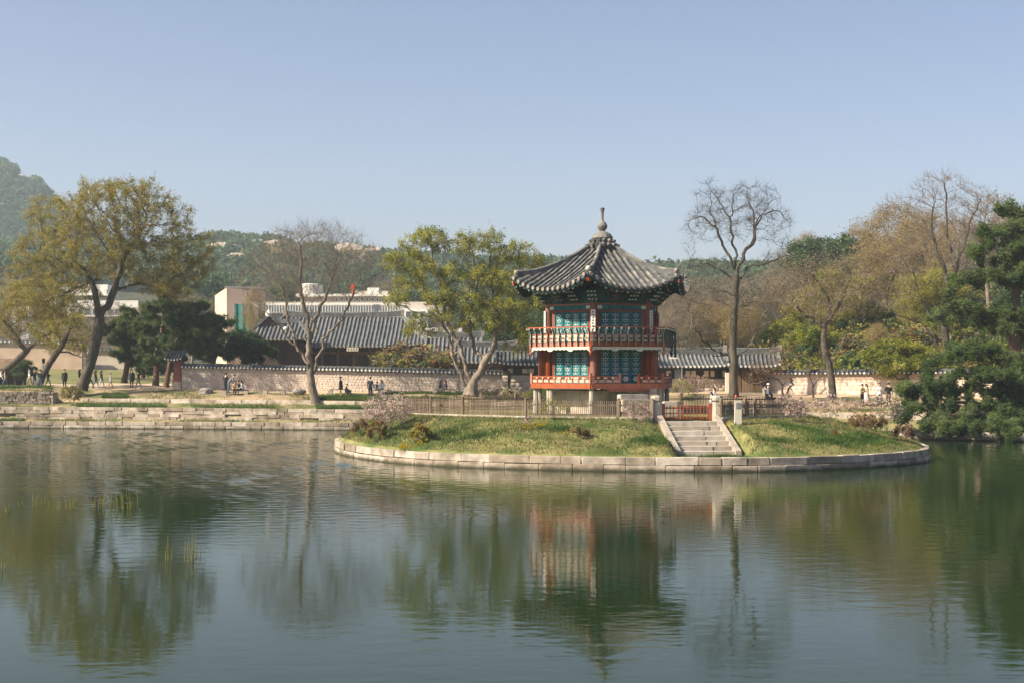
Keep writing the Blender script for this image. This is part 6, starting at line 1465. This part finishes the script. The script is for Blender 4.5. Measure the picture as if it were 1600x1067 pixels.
# ------------------------------------------------------------------ grass
def blades(name, pts, mats, h=(.06, .16), w=.018, seed=1, lean=.6):
    rng = np.random.default_rng(seed); p = np.asarray(pts, float); n = len(p); a = rng.uniform(0, 2 * np.pi, n)
    u = np.stack([np.cos(a), np.sin(a), np.zeros(n)], 1) * w; hh = rng.uniform(*h, (n, 1)); t = p + np.stack([rng.normal(scale=lean, size=n), rng.normal(scale=lean, size=n), np.ones(n)], 1) * hh
    V = np.stack([p - u - [0, 0, .02], p + u - [0, 0, .02], t], 1).reshape(-1, 3); T = rng.random(n)
    tag(link(name, mesh_np(name, V, [np.arange(3 * n).reshape(-1, 3)], mats, tint=T)), kind='stuff')
rng = np.random.default_rng(5); pts = []
for _ in range(90000):
    a = rng.uniform(-math.pi, math.pi)
    if .5 < a < 2.7 and rng.random() < .8: continue
    t = float(np.interp(math.degrees(a), ST[:, 0], ST[:, 1])); s = math.sqrt(rng.uniform((t - .06) ** 2, .985 ** 2)); r = rimr(a) * s - .22 * (s > .9)
    x, y = IC.x + r * math.cos(a), IC.y + r * math.sin(a)
    v = Vector((x, y, 0)) - Vector((STEP_T.x, STEP_T.y, 0)); q, ww = v.dot(sdir), abs(v.dot(sside))
    if ww < 1.75 and -1 < q < slen + .4: continue
    pts.append((x, y, iz(x, y)))
blades('grass', pts, [M['grass']], (.05, .17), .02, 1)
def patch(cx, cy, rx, ry, n, zf, seed):
    r = np.random.default_rng(seed); out = []
    for _ in range(n):
        a, s = r.uniform(0, 6.283), abs(r.normal(0, .55)); x, y = cx + math.cos(a) * rx * s, cy + math.sin(a) * ry * s; out.append((x, y, zf(x, y)))
    return out
pts = []
for (px, D, rx, ry, n) in [(1322, 72.4, 2.0, 1.0, 5000), (1295, 70.8, 1.2, .7, 2500), (1360, 73.5, 1.3, .9, 3000), (1128, 69.0, 1.25, .35, 2600), (1012, 69.3, 1.4, .7, 1500), (1045, 69.2, .8, .5, 1200), (1250, 74, 1.6, 1.0, 2500), (880, 72.5, 1.5, .7, 1200), (750, 72.5, 2, .9, 1200), (1210, 70.2, 1.2, .7, 1200), (700, 74, 1.6, .9, 1500)]:
    pts += patch(X(px, D), D, rx * 1.2, ry * 1.2, int(n * .7), iz, int(px))
blades('grass', pts, [M['grassgreen']], (.10, .26), .022, 2)
def gxy(x, y): return gz(800 + x / y * F, y)
pts = []
r_ = np.random.default_rng(9)
for _ in range(26000):
    px = r_.uniform(-60, 800); pr = prof(px)
    k = r_.choice([2, 4, 6], p=[.25, .4, .35]); a, b = (pr[1][0], pr[2][0]) if k == 2 else (pr[3][0], pr[4][0]) if k == 4 else (pr[5][0], pr[6][0])
    D = r_.uniform(a, b); g_ = .5 + .5 * math.sin(px * .031 + k * 2) + .3 * math.sin(px * .11)
    if r_.random() > g_: continue
    pts.append((X(px, D), D, gz(px, D)))
blades('grass', pts, [M['grass']], (.06, .2), .03, 3)
pts = []
for (px0, px1, k, n) in [(120, 260, 3, 2500), (300, 430, 3, 1500), (495, 600, 3, 7000), (160, 200, 5, 1500), (495, 560, 5, 5000), (560, 700, 5, 4000), (-60, 82, 6, 6000), (600, 800, 6, 6000), (0, 40, 1, 600)]:
    for _ in range(n):
        px = r_.uniform(px0, px1); pr = prof(px); D = pr[k][0] + abs(r_.normal(0, .35)) * (pr[k + 1][0] - pr[k][0]) * .8 + .1; pts.append((X(px, D), D, gz(px, D)))
blades('grass', pts, [M['grassgreen']], (.10, .32), .032, 4)

# ------------------------------------------------------------------ reeds in the water
def reed(px, D, n, spread, h, seed, label, lean=.06):
    r = random.Random(seed); b = Vector((X(px, D), D, 0)); g = thing('reed_clump', b, label, 'reeds', 'reeds standing in the pond')
    for i in range(n):
        x, y = b.x + r.uniform(-1, 1) * spread, b.y + r.uniform(-.3, .3); hh = h * r.uniform(.45, 1.1); lx = r.gauss(0, lean) + (.35 * hh if r.random() < .07 else 0)
        MB().tube([(x, y, -.3), (x + lx * .3, y, hh * .5), (x + lx, y + r.gauss(0, .05), hh)], [.013, .010, .003], 4).obj('reed', M['reed'], g)
def DW(py): return HC * F / (py - HY)
for i, (px, py, n, sp, h, lab) in enumerate([(11, 800, 4, .12, .34, 'short pair of reeds at the far left'), (30, 790, 3, .25, .2, 'tiny reed stubs right of the far left pair'), (53, 790, 2, .05, .5, 'bent taller reed with its tip folded over'), (66, 788, 2, .04, .55, 'single straight reed beside the bent one'), (79, 792, 1, .04, .25, 'single short reed stub'),
        (95, 795, 5, .16, .42, 'loose reed tuft left of the white reflection'), (110, 793, 4, .12, .45, 'reed tuft of brown stems left of the dense clump'), (151, 792, 7, .30, .5, 'thin green reed row left of the dense clump'), (195, 795, 18, .52, .72, 'densest reed clump with golden stems'), (266, 873, 3, .05, .72, 'near reed trio standing alone'), (296, 875, 5, .14, .85, 'near reed clump with the tallest stem'), (313, 868, 2, .08, .5, 'near reed pair leaning right'), (3, 888, 2, .05, .4, 'reed at the lower left edge'), (456, 689, 12, 1.2, .5, 'faint reed row far out near the island tip')]):
    reed(px, DW(py), n, sp, h, 300 + i, lab, .22 if 'leaning' in lab else .06)

# ------------------------------------------------------------------ benches and rocks
def bench(px, py, D, w, label, back=False):
    z = gz(px, D); x = X(px, D); g = thing('bench', (x, D, z), label, 'bench', 'plank benches along the wall')
    for s in (-1, 1): MB().obox((x + s * (w / 2 - .2) - .18, D - .25, z - .1), (.36, 0, 0), (0, .5, 0), (0, 0, .46)).obj('leg', M['paving'], g)
    for k in range(3): MB().obox((x - w / 2 + .1, D - .24 + k * .165, z + .37), (w - .2, 0, 0), (0, .15, 0), (0, 0, .06)).obj('seat_plank', M['brown'], g)
    return z + .43
BW = 123.6
bench(368, 604, 125.5, 2.3, 'bench crowded with seated visitors by the grey wall'); bench(429, 605, 125.3, 2.0, 'empty plank bench on stone blocks by the grey wall')
bench(531, 607, 124.6, 2.0, 'bench with one person bent low behind the standing man'); bench(594, 609, 124.0, 2.0, 'bench with two seated people in front of the sunlit wall'); bench(694, 610, 123.4, 2.0, 'bench with two dark haired people facing each other')
for (px, py, D, r, lab, sd_) in [(323, 603, 126.5, .62, 'blue grey boulder at the left foot of the grey wall', 1), (467, 606, 125.0, .62, 'grey boulder near the bare tree by the wall', 2), (610, 608, 124, .35, 'small rock beside the seated pair bench', 3)]:
    rock('boulder', (X(px, D), D, gz(px, D) + r * .3), r, lab, 'rock', M['rock'], sd_, 2, (1, .8, .6))
for (px, D, r, lab, sd_) in [(1500, 101, .9, 'pale boulder under the low pine beside the dark gap', 5), (1468, 102, .6, 'pale small boulder under the left pads of the low pine', 6), (1452, 100.5, .45, 'small pale stone at the left under the low pine', 7), (1545, 102.5, .8, 'pale split boulder under the low pine right of the dark gap', 8), (1415, 99.3, .5, 'pale flat rock showing at the left tip of the low pine', 9), (1580, 100, .6, 'pale rock behind the low pine at the right edge', 10)]:
    rock('boulder', (X(px, D), D, gz(px, D) + r * .35), r, lab, 'rock', M['palerock'], sd_, 2, (1, .8, .75))

# ------------------------------------------------------------------ people
SK = mat('skin', (.50, .32, .23), (.58, .38, .28)); 
CL = {}
def cloth(c):
    if c not in CL: CL[c] = mat('cloth', tuple(x * .85 for x in c), tuple(min(.85, x * 1.15) for x in c), scale=6)
    return CL[c]
BLK_, NAVY, WHT, GRY, DEN, TAN, KHK, PNK = (.015, .015, .017), (.02, .025, .045), (.70, .67, .63), (.20, .20, .21), (.09, .13, .19), (.42, .30, .17), (.30, .25, .18), (.62, .42, .42)
def person(px, D, label, top, bot, pose='stand', face=-90, h=1.68, hair=BLK_, long=False, skirt=None, hat=None, coat=False, z=None, bag=None, seed=0, arms=None):
    r = random.Random(seed + int(px * 10)); z0 = gz(px, D) if z is None else z; k = h / 1.7; x0 = X(px, D)
    a = R(face); fx = Vector((math.cos(a), math.sin(a), 0)); sx = Vector((-fx.y, fx.x, 0))
    def J(f, s, zz): return Vector((x0, D, z0)) + (fx * f + sx * s + UZ * zz) * k
    st = pose
    hip, lean = (.92, .0) if st in ('stand', 'walk') else (.50, .0) if st == 'sit' else (.30, .05)
    if st == 'bend': hip, lean = .90, .42
    if st in ('sit', 'crouch'): lean = .10
    th = 1.40 - .92 + hip
    j = {}
    j['pel'] = J(0, 0, hip); j['sp'] = J(lean * .35, 0, hip + .22); j['ch'] = J(lean * .8, 0, hip + .42 - lean * .1); j['nk'] = J(lean * 1.05 + .01, 0, hip + .56 - lean * .2)
    j['hb'] = J(lean * 1.15 + .04, 0, hip + .63 - lean * .25); j['hm'] = J(lean * 1.2 + .045, 0, hip + .70 - lean * .28); j['ht'] = J(lean * 1.2 + .03, 0, hip + .78 - lean * .3)
    V = ['pel', 'sp', 'ch', 'nk', 'hb', 'hm', 'ht']; Ed = [('pel', 'sp'), ('sp', 'ch'), ('ch', 'nk'), ('nk', 'hb'), ('hb', 'hm'), ('hm', 'ht')]
    rad = dict(pel=.15, sp=.135, ch=.155, nk=.055, hb=.075, hm=.098, ht=.06); tg = dict(pel='bot', sp='top', ch='top', nk='skin', hb='skin', hm='skin', ht='skin')
    arms = arms or ('swing' if st == 'walk' else 'lap' if st in ('sit', 'crouch') else r.choice(('down', 'down', 'fold')))
    for s, n_ in ((-1, 'l'), (1, 'r')):
        sh = j['ch'] + sx * (.185 * s * k) + UZ * .03 * k; sw = s if arms == 'swing' else 0
        if arms in ('down', 'swing'): el, wr, ha = sh + sx * .05 * s * k - UZ * .28 * k + fx * (-.10 * sw) * k, sh + sx * .05 * s * k - UZ * .52 * k + fx * (.05 - .16 * sw) * k, sh + sx * .05 * s * k - UZ * .62 * k + fx * (.08 - .16 * sw) * k
        elif arms == 'fold': el, wr, ha = sh + sx * .07 * s * k - UZ * .25 * k + fx * .05 * k, sh - sx * .07 * s * k - UZ * .16 * k + fx * .25 * k, sh - sx * .12 * s * k - UZ * .10 * k + fx * .28 * k
        else: el, wr, ha = sh + sx * .05 * s * k - UZ * .24 * k + fx * .08 * k, sh - sx * .02 * s * k - UZ * .36 * k + fx * .28 * k, sh - sx * .05 * s * k - UZ * .38 * k + fx * .36 * k
        for nm, p, rr, t in (('sh' + n_, sh, .07, 'top'), ('el' + n_, el, .052, 'top'), ('wr' + n_, wr, .036, 'top'), ('ha' + n_, ha, .038, 'skin')): j[nm] = p; V.append(nm); rad[nm] = rr; tg[nm] = t
        Ed += [('ch', 'sh' + n_), ('sh' + n_, 'el' + n_), ('el' + n_, 'wr' + n_), ('wr' + n_, 'ha' + n_)]
        hj = j['pel'] + sx * .095 * s * k - UZ * .05 * k
        if st == 'sit': kn, an, to = J(.42, .11 * s, .50), J(.40, .11 * s, .09), J(.55, .12 * s, .04)
        elif st == 'crouch': kn, an, to = J(.36, .16 * s, .48), J(.10, .13 * s, .09), J(.26, .14 * s, .04)
        else:
            w_ = .22 * s if st == 'walk' else .02 * s; kn, an, to = J(w_ * .6 + .04, .10 * s, .49), J(w_ * 1.1 - (.08 if w_ < 0 else 0), .10 * s, .085 + (.06 if st == 'walk' and w_ < 0 else 0)), J(w_ * 1.1 + .14, .12 * s, .035)
        for nm, p, rr, t in (('hj' + n_, hj, .095, 'bot'), ('kn' + n_, kn, .066, 'bot'), ('an' + n_, an, .045, 'bot'), ('to' + n_, to, .038, 'shoe')): j[nm] = p; V.append(nm); rad[nm] = rr; tg[nm] = t
        Ed += [('pel', 'hj' + n_), ('hj' + n_, 'kn' + n_), ('kn' + n_, 'an' + n_), ('an' + n_, 'to' + n_)]
    ix = {n_: i for i, n_ in enumerate(V)}
    me = bpy.data.meshes.new('sk'); me.from_pydata([j[v] for v in V], [(ix[a_], ix[b_]) for a_, b_ in Ed], [])
    o = bpy.data.objects.new('sk', me); COL.objects.link(o); m = o.modifiers.new('s', 'SKIN'); m.use_smooth_shade = True
    sk = me.skin_vertices[0].data
    for v in V: q = rad[v] * k; sk[ix[v]].radius = (q, q)
    sk[0].use_root = True
    o.modifiers.new('u', 'SUBSURF').levels = 1
    dg = bpy.context.evaluated_depsgraph_get(); body = bpy.data.meshes.new_from_object(o.evaluated_get(dg)); bpy.data.objects.remove(o); body.name = 'person'
    body.materials.clear()
    for mm in (SK, cloth(top), cloth(bot), M['black']): body.materials.append(mm)
    K = np.array([j[v] for v in V]); mid = []; tags = []
    for a_, b_ in Ed:
        for t in (.25, .5, .75): mid.append(j[a_].lerp(j[b_], t)); tags.append(tg[b_] if t > .45 or tg[a_] == tg[b_] else tg[a_])
    K = np.concatenate([K, np.array(mid)]); tags = [tg[v] for v in V] + tags; code = dict(skin=0, top=1, bot=2, shoe=3)
    for pl in body.polygons: pl.material_index = code[tags[int(np.argmin(((K - np.array(pl.center)) ** 2).sum(1)))]]; pl.use_smooth = True
    t = thing('person', (x0, D, z0), label, 'person'); link('body', body, t)
    # hair cap, open towards the face
    hm = MB(); c = j['hm'] + UZ * .018 * k; rr = .112 * k; rows = []
    for i in range(6):
        ph = i / 5 * (1.75 if not long else 2.0)
        for q in range(12):
            th_ = q / 12 * 2 * math.pi; cf = math.cos(th_); dn = max(0, cf) * .75; p_ = ph * (1 - dn * .45)
            hm.v.append(tuple(c + (fx * (math.sin(p_) * cf - .12) + sx * math.sin(p_) * math.sin(th_)) * rr + UZ * (math.cos(p_) * rr * 1.1)))
    for i in range(5):
        for q in range(12): hm.f.append([i * 12 + q, i * 12 + (q + 1) % 12, (i + 1) * 12 + (q + 1) % 12, (i + 1) * 12 + q]); hm.m.append(0)
    if long: hm.tube([c - fx * .06 * k, c - fx * .10 * k - UZ * .15 * k, c - fx * .11 * k - UZ * .36 * k], [.10 * k, .105 * k, .05 * k], 8)
    hm.obj('hair', cloth(hair), t, True)
    nb = MB().prism([j['hm'] + fx * .085 * k + UZ * .02 * k, j['hm'] + fx * .118 * k - UZ * .02 * k, j['hm'] + fx * .09 * k - UZ * .025 * k], sx * .02 * k).obj('nose', SK, t)
    if hat: MB().lathe([(.17 * k, .0), (.17 * k, .015), (.11 * k, .02), (.105 * k, .09 * k), (.02, .11 * k)], j['ht'] - UZ * .03, 12).obj('hat', cloth(hat), t)
    if skirt:
        c0 = j['pel']; MB().tube([c0 + UZ * .16 * k, c0, c0 - UZ * .45 * k, c0 - UZ * (.80 if st != 'crouch' else .25) * k], [.13 * k, .19 * k, .30 * k, .36 * k], 14).obj('skirt', cloth(skirt), t, True)
    if coat: c0 = j['pel']; MB().tube([j['ch'] + UZ * .02, j['sp'], c0 - UZ * .05, c0 - UZ * .28 * k], [.165 * k, .16 * k, .18 * k, .20 * k], 12).obj('coat', cloth(top), t, True)
    if bag: p = j['sp'] - fx * .20 * k + UZ * .08; MB().box(p, (.30, .15, .40), sx).obj('backpack', cloth(bag), t)
    return t
PG = 134.5
for i, a in enumerate([
    (2, PG, 'person in white top and black trousers at the far left edge', WHT, BLK_, 'walk', 0, 1.70, {}), (8.5, PG - .5, 'person in tan top and pale jeans beside the far left edge', TAN, DEN, 'walk', 170, 1.62, dict(long=True)),
    (46.5, PG, 'person in white shirt and beige trousers walking left of the lamp post', WHT, KHK, 'walk', 180, 1.78, dict(bag=NAVY)), (54, PG + .6, 'person in dark top and jeans beside the white shirted walker', BLK_, DEN, 'stand', -60, 1.74, {}), (63, PG - .8, 'person in grey jacket and jeans in front of the lamp post', GRY, DEN, 'stand', 90, 1.66, dict(bag=NAVY)),
    (75, PG - .4, 'person in dark jacket striding right of the lamp post with one arm raised', NAVY, GRY, 'walk', 0, 1.60, dict(arms='fold', long=True)), (101, PG - 1.5, 'man in black jacket and dark jeans standing alone facing the pond', BLK_, NAVY, 'stand', -90, 1.78, dict(coat=True)),
    (124.5, PG + .8, 'person half hidden behind the big leaning trunk', BLK_, TAN, 'stand', 0, 1.70, dict(long=True)), (141.5, PG - .6, 'person in cream jacket and black trousers just right of the big trunk', (.60, .54, .44), BLK_, 'walk', 0, 1.66, {}), (149.5, PG - .8, 'person in black jacket and pale jeans in the group right of the big trunk', BLK_, DEN, 'walk', 10, 1.66, dict(long=True)), (158.5, PG - 1, 'person in black open jacket and white trousers at the end of the group', BLK_, (.45, .45, .45), 'walk', 0, 1.64, dict(long=True)),
    (173, PG - 1.5, 'child in pale blue top walking alone', (.40, .46, .55), KHK, 'walk', 180, 1.42, {}), (206, PG - 1.5, 'person in black suit and white shirt near the pine trunks', NAVY, BLK_, 'stand', -90, 1.78, dict(coat=True)), (216.5, PG - 1.7, 'person in black top and grey trousers beside the suited one', BLK_, GRY, 'walk', 180, 1.64, dict(long=True)), (270, PG - 1, 'person in pale top standing in the orange gate opening', WHT, KHK, 'stand', 0, 1.6, {}),
    (357, 126.6, 'person in grey jacket and jeans leaning beside the crowded bench', GRY, DEN, 'bend', 20, 1.74, {}), (352.5, 126.9, 'person in black standing at the left of the crowded bench', BLK_, BLK_, 'stand', 60, 1.70, {}), (367, 125.4, 'seated person in tan jacket on the crowded bench', TAN, BLK_, 'sit', -80, 1.66, dict(long=True)), (375, 125.5, 'seated person in black on the crowded bench', BLK_, NAVY, 'sit', 200, 1.66, {}), (379.5, 125.4, 'seated person in white and navy at the right end of the crowded bench', (.42, .44, .48), NAVY, 'sit', 190, 1.68, dict(long=True)),
    (532.5, 123.2, 'man in black jacket and tan trousers standing by the bench behind the bare tree', BLK_, TAN, 'stand', 180, 1.70, dict(coat=True)), (540, 124.2, 'person in black bending low on the bench behind the standing man', BLK_, NAVY, 'crouch', 0, 1.5, {}), (578.5, 122.6, 'person in dark coat standing in front of the sunlit wall', NAVY, BLK_, 'stand', 90, 1.70, dict(coat=True)),
    (587.5, 124, 'seated person in grey on the bench before the sunlit wall', GRY, GRY, 'sit', -30, 1.5, dict(bag=GRY)), (597, 123.9, 'seated person in white with long dark hair on the bench before the sunlit wall', WHT, (.45, .47, .52), 'sit', -100, 1.66, dict(long=True)), (687, 123.4, 'long haired seated person in black at the left of the facing pair', BLK_, GRY, 'sit', 0, 1.64, dict(long=True)), (698, 123.4, 'long haired seated person in dark grey at the right of the facing pair', (.06, .065, .08), DEN, 'sit', 180, 1.64, dict(long=True)),
    (1112, 112.5, 'person in white blouse with long black hair behind the octagonal gate post', WHT, (.5, .48, .52), 'walk', 180, 1.68, dict(long=True, bag=GRY)), (1116, 113, 'person in lilac and black beside the white bloused one', (.35, .33, .42), BLK_, 'walk', 180, 1.64, dict(long=True)),
    (1194, 113, 'person in grey jacket at the left end of the cream wall', (.26, .25, .24), KHK, 'stand', 20, 1.66, dict(long=True)), (1200, 112.6, 'person in blue grey jacket and light cap by the cream wall', (.13, .15, .19), GRY, 'stand', 0, 1.68, dict(hat=WHT)), (1206, 112.8, 'person in black trousers leaning forward beside the plank gate', GRY, BLK_, 'bend', 180, 1.5, {}),
    (1347, 109.5, 'man in tan vest and black trousers before the cream wall', TAN, BLK_, 'stand', -50, 1.72, {}), (1354, 110.2, 'person in dark top and a long pink skirt beside the man in the tan vest', KHK, PNK, 'stand', 200, 1.58, dict(skirt=PNK, long=True)), (1374, 110.4, 'person in a white dress before the cream wall', WHT, WHT, 'stand', -90, 1.55, dict(skirt=(.68, .63, .62))), (1375, 109.0, 'person in black crouching in front of the white dress', BLK_, BLK_, 'crouch', 90, 1.5, {}), (1388.5, 109.0, 'man all in black standing with folded arms before the cream wall', BLK_, BLK_, 'stand', 90, 1.76, dict(arms='fold')), (1408, 110.5, 'person half hidden by the low pine and the small maple', GRY, NAVY, 'stand', 0, 1.5, {})]):
    px, D, lab, top, bot, pose, face, h, kw = a
    person(px, D, lab, top, bot, pose, face, h, seed=i, **kw)
